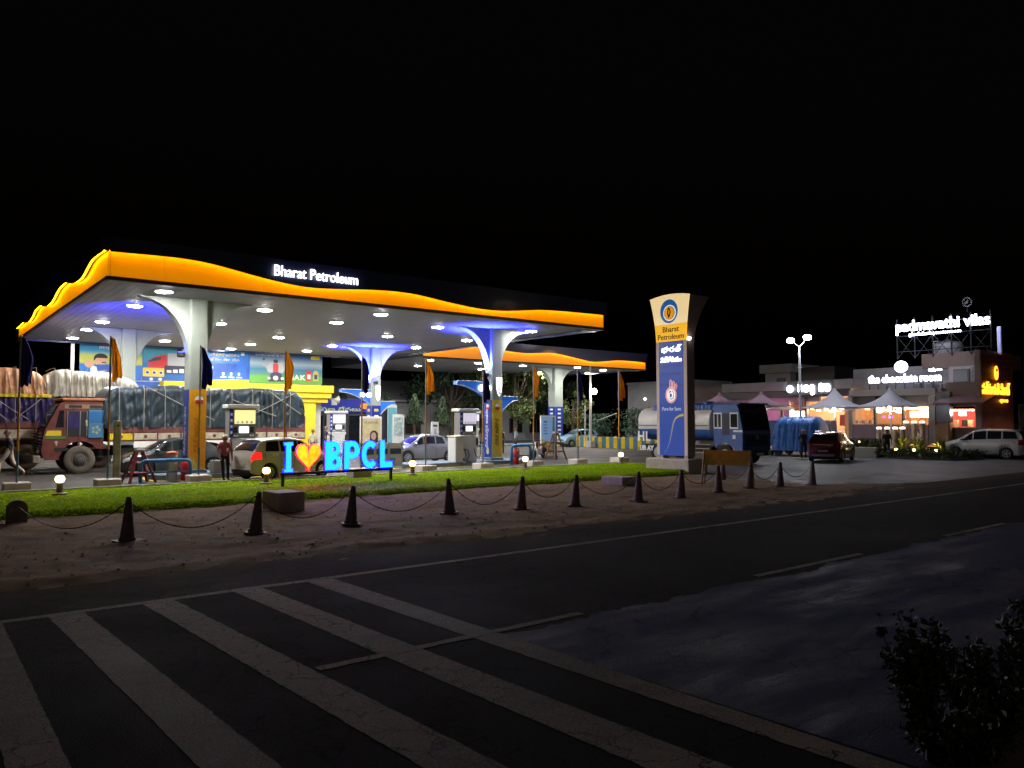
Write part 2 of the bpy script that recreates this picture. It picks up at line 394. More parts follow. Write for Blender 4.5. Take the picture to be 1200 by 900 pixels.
me = bpy.data.meshes.new("lawn_grass"); me.from_pydata(V, [], Fc); me.materials.append(gm)
o = bpy.data.objects.new("lawn_grass", me); col.objects.link(o); tag(o, "short green grass covering the long lawn strip", "grass", kind="stuff")
# kerb between lawn and forecourt, kerb stones told apart
M_kerb = mat("kerb_concrete", (.42, .40, .34), .85, var=.25, vscale=6)
kr = thing("lawn_kerb", "low concrete kerb between the lawn and the lit forecourt", "kerb", (0, 28.6, 0))
kmb = MB().box(-.485, .485, 0, .16, 0, .12, .015); k0 = kmb.build("kerb_stone", M_kerb, kr, loc=(-6, 0, 0))
for k in range(1, 37):
    c = k0.copy(); col.objects.link(c); c.location = (-6 + k, 0, random.uniform(-.006, .006))

# ------------------------------------------------------------------ main canopy
CX0, CX1, CY0, CY1, CZ = 5.4, 29.05, 28.9, 54.0, 7.2
M_orange = mat("fascia_orange", (.85, .33, .02), .4, emit=(1.0, .32, .0), strength=.40)
M_band = mat("fascia_blue", (.018, .025, .085), .35, coat=.3)
M_led = glow("fascia_led", (1.0, .52, .004), 17.0)
M_white = mat("white_paint", (.6, .6, .58), .45, var=.06, vscale=2)
M_trim = mat("dark_trim", (.06, .05, .045), .5)
M_ceil = mat("ceiling_plank", (.33, .33, .345), .55, spec=.25, var=.05, vscale=1.5)
M_sign = glow("sign_white", (1, .98, .95), 1.7)
M_disc = glow("downlight_disc", (1, .975, .94), 340.0)
def resample(pts, n):
    pts = sorted(pts); ts = np.array([p[0] for p in pts]); zs = np.array([p[1] for p in pts])
    t = np.linspace(ts[0], ts[-1], n); z = np.interp(t, ts, zs)
    k = np.ones(5) / 5; zp = np.pad(z, 2, mode='edge'); z = np.convolve(zp, k, 'valid')
    return list(zip(t, z))
def fascia(par, wave, axis, plane, out, z0, ztop, flip=1):
    """orange lit panel with a waving top under a proud dark band, LED strip along the wave"""
    def Pt(t, d, z): return (t, plane + out * d, z) if axis == 'x' else (plane + out * d, t, z)
    n = len(wave)
    step = 9
    for i0 in range(0, n - 1, step):
        sg_ = wave[i0:min(n, i0 + step + 1)]; g_ = .006; sg_ = [(sg_[0][0] + g_, sg_[0][1])] + sg_[1:-1] + [(sg_[-1][0] - g_, sg_[-1][1])]; dd = random.uniform(-.006, .006)
        MB().loft([[Pt(t, dd, z0), Pt(t, dd, z + .045), Pt(t, dd - .04, z + .045), Pt(t, dd - .04, z0)] for t, z in sg_]).build("fascia_panel", M_orange, par)
    MB().loft([[Pt(t, -.06, z0), Pt(t, -.06, z), Pt(t, -.07, z), Pt(t, -.07, z0)] for t, z in wave]).build("fascia_backing", M_trim, par)
    mb = MB()   # band: front leaning out, soffit along the wave
    rings = [[Pt(t, -.02, z + .052), Pt(t, .17, z + .052), Pt(t, .172, z - .004), Pt(t, .20, z - .004), Pt(t, .30, ztop), Pt(t, -.12, ztop)] for t, z in wave]
    mb.loft(rings); mb.build("fascia_band", M_band, par)
    mb = MB(); rings = [[Pt(t, .09, z + .046), Pt(t, .14, z + .046), Pt(t, .14, z + .034), Pt(t, .09, z + .034)] for t, z in wave]
    mb.loft(rings); mb.build("led_strip", M_led, par)
    mb = MB(); a, b = wave[0][0], wave[-1][0]
    lo, hi = (plane - .06, plane + .03 * out) if out < 0 else (plane - .03, plane + .06)
    lo, hi = min(lo, plane + out * .03), max(hi, plane + .06)
    if axis == 'x': mb.box(a, b, lo, plane + .06, z0 - .14, z0 - .004)
    else: mb.box(lo, plane + .06, a, b, z0 - .14, z0 - .004)
    mb.build("fascia_trim", M_trim, par)
canopy = thing("fuel_station_canopy", "large flat fuel station canopy with glowing wavy orange fascia at left", "canopy", (0, 0, 0))
front_px = [(130, 296), (172, 299.5), (215, 304), (247, 310), (279, 319), (304, 326), (329, 332), (345, 335.5), (361, 338), (390, 339.5), (418, 340), (440, 340.5), (469, 343), (490, 346.5), (507, 351), (530, 356.5), (551, 361), (570, 364), (589, 365), (610, 364.5), (633, 363.6), (660, 365.5), (703, 369.5)]
wave = []
for u, v in front_px:
    p = AY(u, v, CY0); wave.append((p.x, p.z))
wave[0] = (CX0, wave[0][1]); wave[-1] = (CX1, wave[-1][1])
ZT = max(z for _, z in wave) + .42
ZF = CZ + .02
fascia(canopy, resample(wave, 120), 'x', CY0, -1, ZF, ZT)
left_px = [(128, 295), (120, 300), (112, 307), (106, 318), (102, 326), (96, 331), (90, 333), (86, 332), (82, 331.6), (78, 335), (74, 339), (70, 346), (66, 354), (62, 358), (59, 360), (55, 359), (52.4, 358), (48, 362), (45, 365), (42, 372), (38, 378), (34, 378.5), (31, 378), (27.5, 382)]
wl_ = []
for u, v in left_px:
    p = AX(u, v, CX0); wl_.append((p.y, max(CZ + .18, p.z)))
wl_.sort(); wl_[0] = (CY0 - .002, wave[0][1]); wl_ = [p for p in wl_ if p[0] < CY1 - .3] + [(CY1, wl_[-1][1])]
fascia(canopy, resample(wl_, 140), 'y', CX0, -1, ZF, ZT)
mb = MB().box(CX1 - .001, CX1 + .12, CY0 + .05, CY1, CZ - .12, ZT - .1); mb.box(CX0, CX1, CY1, CY1 + .12, CZ - .12, ZT - .1); mb.build("fascia_return", M_band, canopy)
MB().box(CX0 + .1, CX1 - .1, CY0 + .1, CY1 - .1, CZ + .12, ZT - .12).build("roof", mat("roof_sheet", (.12, .12, .13), .7), canopy)
mb = MB(); x = CX0 + .08
while x < CX1 - .3:
    mb.box(x, x + .288, CY0 + .062, CY1 - .02, CZ, CZ + .05); x += .30
tag(mb.build("ceiling_planks", M_ceil, canopy), kind="stuff")
MB().box(CX0 + .07, CX1 - .02, CY0 + .061, CY1 - .01, CZ + .051, CZ + .1).build("ceiling_backing", M_trim, canopy)
# name over the fascia
p0 = AY(323, 331, CY0 - .5); p1 = AY(421, 341, CY0 - .5)
text("Bharat Petroleum", 1.0, M_sign, canopy, ((p0.x + p1.x) / 2, CY0 - .36, wave[8][1] + .30), extrude=.04, bold=.0, width=(p1.x - p0.x), name="lettering").scale = (1, .60, 1)

def downlight_proto():
    t = thing("canopy_downlight", "round white downlight set in the ceiling of the large canopy", "ceiling light", group="downlights in the large canopy ceiling")
    MB().lathe([(.30, -.03), (.34, -.035), (.36, -.02), (.36, -.002), (.30, -.002), (.30, -.03)], 20, cap=False).build("rim", M_white, t)
    MB().lathe([(.06, -.066), (.16, -.060), (.24, -.048), (.285, -.034), (.285, -.024)], 20).build("lens", M_disc, t)
    return t
dl = downlight_proto()
spots = [(7.7, 30.95), (7.7, 35.6), (7.7, 42.4), (7.75, 46.5), (7.85, 51.7), (12.5, 33.4), (12.5, 39.5), (12.6, 45.7), (12.6, 50.2), (17.2, 31.45), (16.9, 35.4), (17.3, 43.9), (17.4, 48.9), (17.5, 52.9), (21.9, 33.9), (22.0, 39.4), (22.0, 46.7), (22.2, 51.2), (26.9, 32.3), (26.9, 38.4), (26.9, 44.3), (27.2, 50.6)]
for i, (x, y) in enumerate(spots):
    o = dl if i == 0 else copy_tree(dl); o.location = (x, y, CZ)
    cn = min(range(5), key=lambda q: abs((7.7, 12.5, 17.2, 22.0, 26.9)[q] - x)); rk = sorted(y2 for x2, y2 in spots if abs(x2 - x) < 1).index(y)
    o["label"] = f"round ceiling downlight, {('first', 'second', 'third', 'fourth', 'fifth')[cn]} row from the left, {('nearest', 'second nearest', 'third nearest', 'fourth nearest', 'farthest')[rk]} in its row"

# ------------------------------------------------------------------ columns
M_col = mat("column_white", (.36, .405, .36), .5, var=.06, vscale=2)
M_wblue = mat("wrap_blue", (.018, .045, .30), .35, var=.15, vscale=3)
M_worange = mat("wrap_orange", (.80, .36, .015), .35, var=.08, vscale=3)
M_print = mat("print_white", (.85, .85, .85), .5)
M_red = mat("print_red", (.62, .03, .02), .5)
M_ylw = mat("paint_yellow", (.80, .58, .02), .5, var=.1, vscale=4)
M_bluelit = mat("service_blue", (.03, .16, .60), .35, emit=(.02, .16, .8), strength=.25)
M_bluelamp = glow("blue_lamp", (.02, .06, 1.0), 14.0)
M_cleanlamp = glow("lamp_white", (1, .97, .92), 6.0)
def column(x, y, H, label, wrap, uplights=(), arms=False, s=.35, zw=2.95, shield=False):
    t = thing("canopy_column", label, "column", (x, y, 0))
    c = .05
    oct_ = [(s - c, -s), (s, -s + c), (s, s - c), (s - c, s), (-s + c, s), (-s, s - c), (-s, -s + c), (-s + c, -s)]
    MB().prism(oct_, .1, H - .002, 'z').build("shaft", M_col, t)
    # curved brackets flaring into the ceiling
    Rb = 2.05; z1 = H - .012
    def prof(sg): return [(sg * (s - .02), z1), (sg * (s + Rb * .9), z1), (sg * (s + Rb * .9), z1 - .05)] + [(sg * (s + Rb * .9 * (1 - math.sin(R(a)))), z1 - .05 - Rb * 1.15 * (1 - math.cos(R(a)))) for a in range(8, 91, 8)] + [(sg * (s - .02), z1 - Rb * 1.2)]
    for sg in (1, -1):
        MB().prism(prof(sg), -.16, .30, 'y').build("bracket", M_col, t)
    e = s + .012
    zt = zw
    for face, m in wrap.items():
        if face == 'front': MB().box(-s + .02, s - .02, -e, -s - .002, .35, zt).build("wrap_panel", m, t)
        if face == 'left': MB().box(-e, -s - .002, -s + .02, s - .02, .35, zt).build("wrap_panel", m, t)
        if face == 'right': MB().box(s + .002, e, -s + .02, s - .02, .35, zt).build("wrap_panel", m, t)
    MB().box(-s - .05, s + .05, -s - .05, s + .05, .02, .36, .03).build("column_base", mat("base_bluegrey", (.10, .17, .27), .6), t)
    for (dx, dy, z, pw, *aim) in uplights:
        MB().lathe([(.13, -.14), (.16, -.10), (.16, .06), (.02, .06)], 12, (dx, dy, z)).build("uplight", M_trim, t)
        MB().lathe([(.125, .062), (.125, .075)], 12, (dx, dy, z)).build("uplight_lens", M_bluelamp, t)
        ub = lamp('SPOT', "uplight_beam", t, (dx, dy, z + .1), pw, (.02, .03, 1.0), .1, (R(180), 0, 0), spot_size=R(110 if not aim else 62), spot_blend=.7)
        if aim: ub.rotation_euler = Vector(aim[0]).to_track_quat('-Z', 'Y').to_euler()
    if arms:
        for sg, L_, dz in ((-1, 2.1, 0), (1, 1.15, -.75)):
            pr = [(sg * s, 4.35 + dz), (sg * (s + L_), 4.35 + dz), (sg * (s + L_ + .02), 4.18 + dz)] + [(sg * (s + L_ * (.9 - .9 * q / 8)), 4.16 + dz - .75 * (q / 8) ** 1.6) for q in range(1, 9)] + [(sg * s, 3.38 + dz)]
            MB().prism(pr, -.16, .16, 'y').build("service_arm", M_bluelit, t)
            MB().tube([(sg * s, -.17, 4.36 + dz), (sg * (s + L_), -.17, 4.36 + dz), (sg * (s + L_ + .02), -.17, 4.16 + dz)] + [(sg * (s + L_ * (.9 - .9 * q / 8)), -.17, 4.14 + dz - .75 * (q / 8) ** 1.6) for q in range(1, 9)], .03, 5).build("arm_edge", M_white, t)
        for dx in (-.95, -.50):
            MB().lathe([(.15, -.20), (.17, -.24), (.12, -.28)], 14, (dx, 0, 4.02), 'y').build("arm_lamp", M_cleanlamp, t)
    return t
up = lambda s=.44: None
c_nl = column(9.36, 32.5, CZ, "front left canopy column wrapped orange and blue behind purple flag", {'front': M_worange, 'left': M_wblue}, uplights=[(-.54, .15, 5.0, 8000, (-.12, .80, .50))], zw=3.55)
c_nr = column(24.85, 33.0, CZ, "front right canopy column with blue and yellow wraps, lit blue above", {'front': M_ylw, 'left': M_wblue}, uplights=[(-.56, -.1, 4.75, 15000), (.2, .64, 4.9, 8000)], arms=True, zw=3.4)
c_bl = column(9.47, 45.2, CZ, "plain white back left canopy column in front of poster wall", {}, uplights=[(.3, .66, 5.1, 900)])
c_br = column(24.9, 46.4, CZ, "back right canopy column with dark blue wrap, lit blue", {'front': M_wblue, 'left': M_wblue}, uplights=[(-.56, -.1, 4.75, 15000), (-.2, -.64, 4.85, 9000)], arms=True, zw=3.3)
# prints on the wraps
def emblem(par, x, y, z, s=.16, face='front'):
    r = (R(90), 0, 0) if face == 'front' else (R(90), 0, R(-90))
    MB().prism(arc(0, 0, s, 0, 360, 16)[:-1], 0, .006, 'z').build("emblem_disc", M_print, par, loc=(x, y, z), rot=r)
    MB().prism(rrect(-s * .95, s * .95, -s * 1.1, -s * .1, s * .2), .007, .012, 'z').build("emblem_label", M_red, par, loc=(x, y, z), rot=r)
emblem(c_nl, .05, -.366, 3.15); emblem(c_nr, 0, -.366, 3.05, .15); emblem(c_nr, -.366, 0, 3.05, .14, 'left')
for par, m, y, txt, sz in ((c_nl, mat("print_dark_orange", (.5, .18, .01), .5), -.367, "స్పీడ్ పెట్రోల్", .26), (c_nr, mat("print_black", (.03, .03, .03), .5), -.367, "స్పీడ్ పెట్రోల్", .26)):
    text(txt, sz, m, par, (.08, y, 1.7), (R(90), R(-90), 0), .002, name="vertical_lettering")
text("స్వచ్ఛమైన ఇంధనం", .26, M_print, c_nr, (-.367, 0, 1.9), (R(90), R(-90), R(-90)), .002, name="vertical_lettering")
text("స్వచ్ఛమైన ఇంధనం", .24, M_print, c_nl, (-.367, 0, 1.9), (R(90), R(-90), R(-90)), .002, name="vertical_lettering")
MB().prism([(0, .62), (.1, .42), (.12, .3), (.07, .2), (0, .17), (-.07, .2), (-.12, .3), (-.1, .42)], -.371, -.365, 'x').build("drop_print", mat("print_drop", (.55, .6, .3), .4), c_nr, loc=(0, 0, .35))
for cc in (c_nl, c_nr):
    MB().prism([(-.32, .36), (.05, .36), (.0, .55), (-.12, .75), (-.32, .9)], -.3685, -.3640, 'y').build("swoosh_print", mat("print_lime", (.62, .60, .12), .4), cc)
for k in range(6):
    z = 3.0 - k * .42
    for fx, fy, rz in ((0, -.367, 0), (-.367, 0, R(-90))):
        MB().prism(rrect(-.16, .16, -.09, .09, .05), 0, .003, 'z').build("service_icon", M_print if k % 3 else mat("print_lightorange", (.7, .5, .15), .5), c_br, loc=(fx, fy, z), rot=(R(90), 0, rz))
# white illuminated shields on the right hand faces
for cc in (c_nr, c_br):
    MB().prism([(-.18, .55), (.18, .55), (.18, .1), (.12, -.25), (0, -.45), (-.12, -.25), (-.18, .1)], -.385, -.351, 'y').build("lit_shield", glow("shield_white", (1, 1, 1), 1.6), cc, loc=(.12, 0, 4.05))
    if cc is c_nr: scribble(.55, .2, M_trim, cc, (.2, -.388, 3.98), (R(90), R(-90), 0), 6, .003)

# ------------------------------------------------------------------ second canopy
DX0, DX1, DY0, DY1, DZ = 31.0, 55.9, 50.0, 66.0, 7.2
canopy2 = thing("fuel_station_canopy", "farther fuel canopy with wavy orange fascia behind the right column", "canopy")
px2 = [(505, 411), (530, 408), (553, 406.5), (575, 408), (595, 412), (615, 414.5), (632, 414), (645, 413.5), (660, 416.5), (678, 421), (692, 424.5), (705, 424), (720, 422.5), (740, 423.5), (762, 426)]
w2 = []
for u, v in px2:
    p = AY(u, v, DY0); w2.append((p.x, max(DZ + .12, p.z)))
w2[0] = (DX0, DZ + .15); w2[-1] = (DX1, w2[-1][1])
ZT2 = max(z for _, z in w2) + .5
fascia(canopy2, resample(w2, 90), 'x', DY0, -1, DZ + .02, ZT2)
MB().box(DX0, DX1, DY0 + .1, DY1, DZ + .1, ZT2 - .1).build("roof", MATS["roof_sheet"], canopy2)
MB().box(DX1, DX1 + .12, DY0, DY1, DZ - .1, ZT2 - .1).build("fascia_return", M_band, canopy2)
mb = MB(); x = DX0 + .02
while x < DX1 - .3: mb.box(x, x + .385, DY0 + .065, DY1, DZ, DZ + .06); x += .40
tag(mb.build("ceiling_planks", M_ceil, canopy2), kind="stuff")
column(48.3, 54.4, DZ, "white column with dark blue lower wrap under the farther canopy", {'front': M_wblue, 'left': M_wblue}, zw=3.6, s=.5)
c2 = [o for o in col.objects if o.name.startswith("canopy_column")][-1]
for k in range(8):
    z = 3.35 - k * .38
    for fx, fy, rz in ((0, -.516, 0), (-.516, 0, R(-90))):
        MB().prism(rrect(-.2, .2, -.08, .08, .05), 0, .003, 'z').build("service_icon", M_print, c2, loc=(fx, fy, z), rot=(R(90), 0, rz))
first = None
for i, (x, y) in enumerate([(33.5, 53), (38.3, 53), (43.2, 53), (48.5, 51.6), (53.2, 53), (36, 59), (43, 59), (50, 59), (55.5, 57.5)]):
    o = copy_tree(dl); o.location = (x, y, DZ)
    tag(o, f"round downlight under the farther canopy, {['front row leftmost', 'front row second from left', 'front row third from left', 'front row by the column', 'front row rightmost', 'back row leftmost', 'back row second from left', 'back row third from left', 'back row rightmost'][i]}", group="downlights under the farther canopy")
# ------------------------------------------------------------------ pump islands
M_isl = mat("island_bluegrey", (.13, .19, .27), .6, var=.2, vscale=5)
M_steel = mat("steel", (.55, .55, .56), .35, metal=.9)
M_pumpw = mat("pump_white", (.68, .68, .64), .4, var=.05)
M_pumpg = mat("pump_grey", (.24, .23, .21), .45)
M_black = mat("black_rubber", (.015, .015, .016), .6)
M_lcd = glow("pump_screen", (.75, .88, 1.0), 2.4)
M_dispy = glow("pump_panel_lit", (.85, .75, .30), .9)
M_dispv = glow("pump_panel_violet", (.62, .58, .72), .7)
M_rail = mat("guard_blue", (.05, .22, .48), .4, var=.12, vscale=8)
def island(x0, x1, y0, y1, label):
    t = thing("pump_island", label, "kerb island", ((x0 + x1) / 2, (y0 + y1) / 2, .02)); a, b = (x1 - x0) / 2, (y1 - y0) / 2
    MB().prism(rrect(-a, a, -b, b, b * .8, 6), 0, .2, 'z').build("plinth", M_isl, t)
    MB().prism(rrect(-a - .16, a + .16, -b - .16, b + .16, b * .85, 6), .0015, .0045, 'z').build("painted_edge", M_ylw, t)
    return t
island(7.6, 13.2, 31.3, 33.6, "blue grey pump island around the front left canopy column")
island(18.6, 27.2, 31.9, 34.0, "blue grey pump island around the front right canopy column")
island(7.4, 13.5, 44.2, 46.4, "pump island at the back left column behind the loaded lorry")
island(19.5, 30.5, 45.2, 47.4, "pump island at the back right column behind the letters")
island(35.4, 52, 53.4, 55.6, "pump island under the farther canopy")
def pump(x, y, rz, label, w=1.15, h=2.55, panel=None, group="fuel pumps under the canopies", z=.22):
    t = thing("fuel_pump", label, "fuel pump", (x, y, z), rz, group)
    d = .30; a = w / 2
    MB().box(-a, a, -d, d, 0, h * .50, .03).build("cabinet", M_pumpw, t)
    MB().box(-a + .03, a - .03, -d + .02, d - .02, h * .5 + .002, h * .94, .02).build("head", M_pumpg, t)
    MB().box(-a - .08, a + .08, -d - .08, d + .08, h * .942, h, .025).build("cap", M_pumpw, t)
    MB().box(-a, -a + .16, -d - .03, -d - .001, h * .51, h * .93, .01).build("side_strip", M_wblue, t)
    for k in range(4):
        MB().box(-a + .04, -a + .12, -d - .036, -d - .031, h * (.56 + k * .09), h * (.60 + k * .09)).build("strip_icon", M_print, t)
    MB().box(-a + .22, a - .08, -d - .012, -d + .012, h * .71, h * .915).build("lit_panel", panel or M_dispy, t)
    for k in range(4):
        MB().lathe([(.05, -d - .013), (.05, -d - .018)], 10, (-a + .34 + k * (w - .5) / 3.4, 0, h * .735), 'y').build("panel_dot", M_print, t)
    MB().box(-.16, .22, -d - .03, -d + .012, h * .575, h * .665, .01).build("screen", M_lcd, t)
    for sx in (-.30, .36):
        MB().box(sx - .07, sx + .07, -d - .02, -d + .012, h * .58, h * .66).build("keypad", M_black, t)
        MB().box(sx - .09, sx + .09, -d - .016, -d + .012, h * .52, h * .545).build("slot_label", M_print, t)
    for sg in (-.45, .45):
        n = MB().box(sg * w - .05, sg * w + .05, -d - .12, -d, h * .30, h * .44, .02).build("nozzle", M_black, t)
        MB().tube([(sg * w, -d - .11, h * .43), (sg * w * 1.1, -d - .2, h * .5), (sg * w * 1.2, -d - .18, h * .36), (sg * w * 1.22, -d - .2, h * .15), (sg * w * .95, -d - .26, h * .035), (sg * w * .6, -d - .2, h * .12), (sg * w * .62, -d - .05, h * .24)], .022, 7).build("hose", M_black, t, smooth=True)
    return t
pump(11.15, 32.3, 0, "fuel pump with yellow lit panel left of the white hatchback", 1.15, 2.75)
pm = pump(22.90, 32.8, 0, "fuel pump with coiled hose left of the blue and yellow column", 1.1, 2.7, M_dispv)
pts = [(-.30 + .28 * math.cos(a * .3), -.36 - .004 * (a % 7), .36 + .28 * math.sin(a * .3)) for a in range(0, 64)]
MB().tube(pts, .02, 6).build("coiled_hose", M_black, pm, smooth=True)
pump(22.1, 46.2, 0, "white fuel pump at the back between letters and poster standee", 1.15, 2.7, M_dispv)
pump(38.6, 54.5, 0, "fuel pump far back behind the parked motorcycle", 1.5, 2.9, M_dispv)
pump(11.9, 45.3, 0, "fuel pump at the back left column behind the lorry", 1.15, 2.6)

# guard rails, extinguishers, bins
def guard(x, y, w, h, label, rz=0):
    t = thing("guard_rail", label, "guard rail", (x, y, .02), rz)
    r = .07; pts = [(-w / 2, 0, 0), (-w / 2, 0, h - .18)] + [(-w / 2 + .18 - .18 * math.cos(R(a)), 0, h - .18 + .18 * math.sin(R(a))) for a in (30, 60, 90)] + [(w / 2 - .18, 0, h)] + [(w / 2 - .18 + .18 * math.sin(R(a)), 0, h - .18 + .18 * math.cos(R(a))) for a in (30, 60, 90)] + [(w / 2, 0, 0)]
    MB().tube(pts, r, 8).build("hoop", M_rail, t, smooth=True)
    MB().box(-w / 2 + .1, w / 2 - .1, -.07, .07, h * .42, h * .5).build("crossbar", M_rail, t)
    for sx in (-w / 2, w / 2): MB().box(sx - .13, sx + .13, -.13, .13, 0, .02).build("foot_plate", M_rail, t)
guard(7.85, 30.75, 1.75, .80, "low blue hoop guard beside the red stand")
guard(25.3, 31.2, 1.25, 1.0, "blue hoop guard at the foot of the yellow column")
guard(45.6, 52.4, 1.3, 1.1, "small blue hoop guard by the far blue wrapped column")
def extinguisher(x, y, label):
    t = thing("fire_extinguisher", label, "extinguisher", (x, y, .02))
    MB().lathe([(.14, 0), (.16, .04), (.16, .62), (.12, .74), (.04, .78), (.04, .86)], 14).build("cylinder", M_red, t, smooth=True)
    MB().box(-.1, .06, -.02, .02, .86, .92).build("valve_handle", M_black, t)
    MB().tube([(.04, 0, .84), (.16, -.05, .8), (.19, -.06, .5), (.18, -.05, .3)], .018, 6).build("hose", M_black, t)
extinguisher(8.62, 31.05, "red fire extinguisher beside the orange wrapped column"); extinguisher(25.35, 31.7, "red fire extinguisher under the blue hoop by the yellow column")
t = thing("litter_bin", "round steel bin between guard rail and red extinguisher", "bin", (8.15, 31.1, .02))
MB().lathe([(.20, 0), (.2, 1.0), (.18, 1.02)], 16).build("drum", M_steel, t, smooth=False); MB().lathe([(.21, .98), (.21, 1.08), (.1, 1.12)], 16).build("lid", mat("bin_orange", (.75, .18, .03), .5), t)
t = thing("utility_box", "small grey utility box right of the orange wrapped column", "box", (10.1, 31.8, .22)); MB().box(-.28, .28, -.2, .2, 0, .5, .03).build("housing", mat("dull_green", (.30, .33, .28), .6), t); MB().box(-.22, .22, -.215, -.203, .08, .42, .005).build("door", M_pumpg, t)
t = thing("cabinet_block", "cream waist high cabinet behind the orange flag, left of the pump", "cabinet", (21.95, 32.3, .22))
MB().box(-.24, .24, -.35, .35, 0, 1.25, .03).build("housing", M_pumpw, t); MB().box(-.28, .28, -.39, .39, 1.252, 1.32, .02).build("top_slab", mat("cream", (.6, .55, .42), .6), t)
# white barrier with three printed panels
t = thing("panel_barrier", "low white barrier with three printed panels in front of the silver sedan", "barrier", (17.6, 32.0, .02))
for k in range(3):
    p = MB().box(-1.05 + k * .72, -1.05 + k * .72 + .68, -.03, .03, .15, 1.25, .01).build("panel", M_pumpw, t)
    MB().box(-1.0 + k * .72, -.42 + k * .72, -.036, -.031, .72, .98).build("picture", mat("print_navy", (.05, .08, .16), .5, var=.9, vscale=9), p)
    MB().box(-1.0 + k * .72, -.72 + k * .72, -.036, -.031, .3, .55).build("picture", mat("print_teal", (.2, .4, .45), .5, var=.9, vscale=9), p)
for sx in (-1.07, -.35, .37, 1.09): MB().box(sx - .03, sx + .01, -.05, .05, 0, 1.28).build("post", M_steel, t)

# standees
def standee(x, y, w, h, label, rz=0, z=.02):
    t = thing("standing_sign", label, "sign board", (x, y, z), rz)
    MB().box(-w / 2, w / 2, -.05, .05, .12, h, .02).build("board", M_pumpw, t)
    MB().box(-w / 2 - .03, w / 2 + .03, -.2, .2, 0, .118, .02).build("foot", M_pumpg, t)
    return t
t = standee(23.9, 44.9, 1.55, 2.55, "white framed poster of a woman behind the glowing letters")
MB().box(-.68, .68, -.058, -.051, .2, 2.42).build("poster", mat("poster_gold", (.50, .42, .22), .5, var=.3, vscale=2, emit=(.5, .42, .22), strength=.15), t)
MB().prism(arc(.2, 1.35, .3, -20, 200, 14) + [(-.15, .85), (-.2, .6), (.55, .6), (.52, .9)], -.064, -.0585, 'y').build("hair_print", M_black, t)
MB().prism(arc(.17, 1.28, .19, 0, 360, 16, .25)[:-1], -.069, -.0645, 'y').build("face_print", mat("skin_print", (.5, .28, .18), .6), t)
MB().prism([(-.35, .2), (.65, .2), (.55, .75), (.3, 1.0), (.05, .98), (-.25, .7)], -.0745, -.0695, 'y').build("shirt_print", mat("print_violet", (.08, .03, .15), .6), t)
text("మీ నమ్మకం", .2, M_trim, t, (0, -.059, 2.1), extrude=.002)
t = standee(29.5, 46.0, .62, 2.2, "slim white totem sign left of the silver sedan roof"); MB().box(-.2, .2, -.056, -.051, .3, 1.0).build("yellow_print", M_ylw, t); MB().box(-.18, .18, -.056, -.051, 1.85, 2.0).build("dark_print", M_trim, t); MB().box(-.12, .12, -.056, -.051, 1.2, 1.75).build("grey_print", mat("print_grey", (.4, .4, .4), .5), t)
t = standee(26.9, 46.6, .9, 2.5, "pale green notice board right of the blue wrapped column", z=.22); MB().box(-.35, .35, -.056, -.051, 1.0, 2.3).build("notice", mat("notice_green", (.42, .52, .48), .5, var=.6, vscale=6), t)
t = standee(31.6, 36.3, 1.25, 2.6, "blue and gold price standee right of the motorcycle")
MB().prism([(-.58, 1.25), (-.45, 1.12), (-.1, 1.02), (.3, 1.0), (.3, 2.5), (-.58, 2.5)], -.058, -.051, 'y').build("blue_print", mat("print_skyblue", (.25, .45, .78), .5, emit=(.25, .45, .78), strength=.12), t)
MB().prism([(-.58, .2), (.3, .2), (.3, .98), (-.1, 1.0), (-.45, 1.1), (-.58, 1.22)], -.058, -.051, 'y').build("gold_print", mat("print_gold", (.6, .42, .08), .5), t)
MB().box(.32, .5, -.058, -.051, .2, 2.5).build("teal_print", mat("print_teal2", (.03, .28, .36), .5), t)
for k in range(6): MB().prism(arc(-.36 + (k % 3) * .22, .45 + (k // 3) * .25, .07, 0, 360, 10)[:-1], -.064, -.0585, 'y').build("badge_print", mat("print_brown", (.3, .18, .03), .5), t)
MB().tube([(-.4 + .5 * q / 8, -.062, .86 + .1 * math.sin(math.pi * q / 8)) for q in range(9)], .015, 4).build("arch_print", MATS["print_brown"], t)
for k in range(4): MB().box(-.4, -.1 - .05 * (k % 2), -.064, -.0585, 1.45 + k * .18, 1.5 + k * .18).build("text_line", MATS["print_navy"], t)
scribble(.3, .2, MATS["print_navy"], t, (-.25, -.062, 2.15), seed=2, ext=.003)
# red A frame stands
def aframe(x, y, w, h, label, m, rz=0):
    t = thing("folding_stand", label, "stand", (x, y, .02), rz)
    for sy, s2 in ((-.35, -.06), (.35, .06)):
        for sx in (-1, 1): MB().tube([(sx * w / 2, sy, 0), (sx * w * .12, s2, h)], .055, 4).build("leg", m, t)
        MB().tube([(-w * .36, sy * .7, h * .32), (w * .36, sy * .7, h * .32)], .045, 4).build("crossbar", m, t)
        MB().tube([(-w * .24, sy * .42, h * .64), (w * .24, sy * .42, h * .64)], .045, 4).build("crossbar", m, t)
    MB().box(-w * .16, w * .16, -.1, .1, h - .02, h + .1, .02).build("top_cap", mat("stand_grey", (.4, .38, .36), .6), t)
    return t
M_maroon = mat("maroon_paint", (.20, .02, .03), .5, var=.2, vscale=10)
aframe(6.95, 30.9, .95, 1.15, "dark red folding A-frame stand by the dark sedan's front wheel", M_maroon, .2)
aframe(30.0, 33.8, 1.3, 1.55, "brown folding stand in front of the motorcycle, right of lit bollard", mat("brown_paint", (.16, .07, .04), .6), .3)
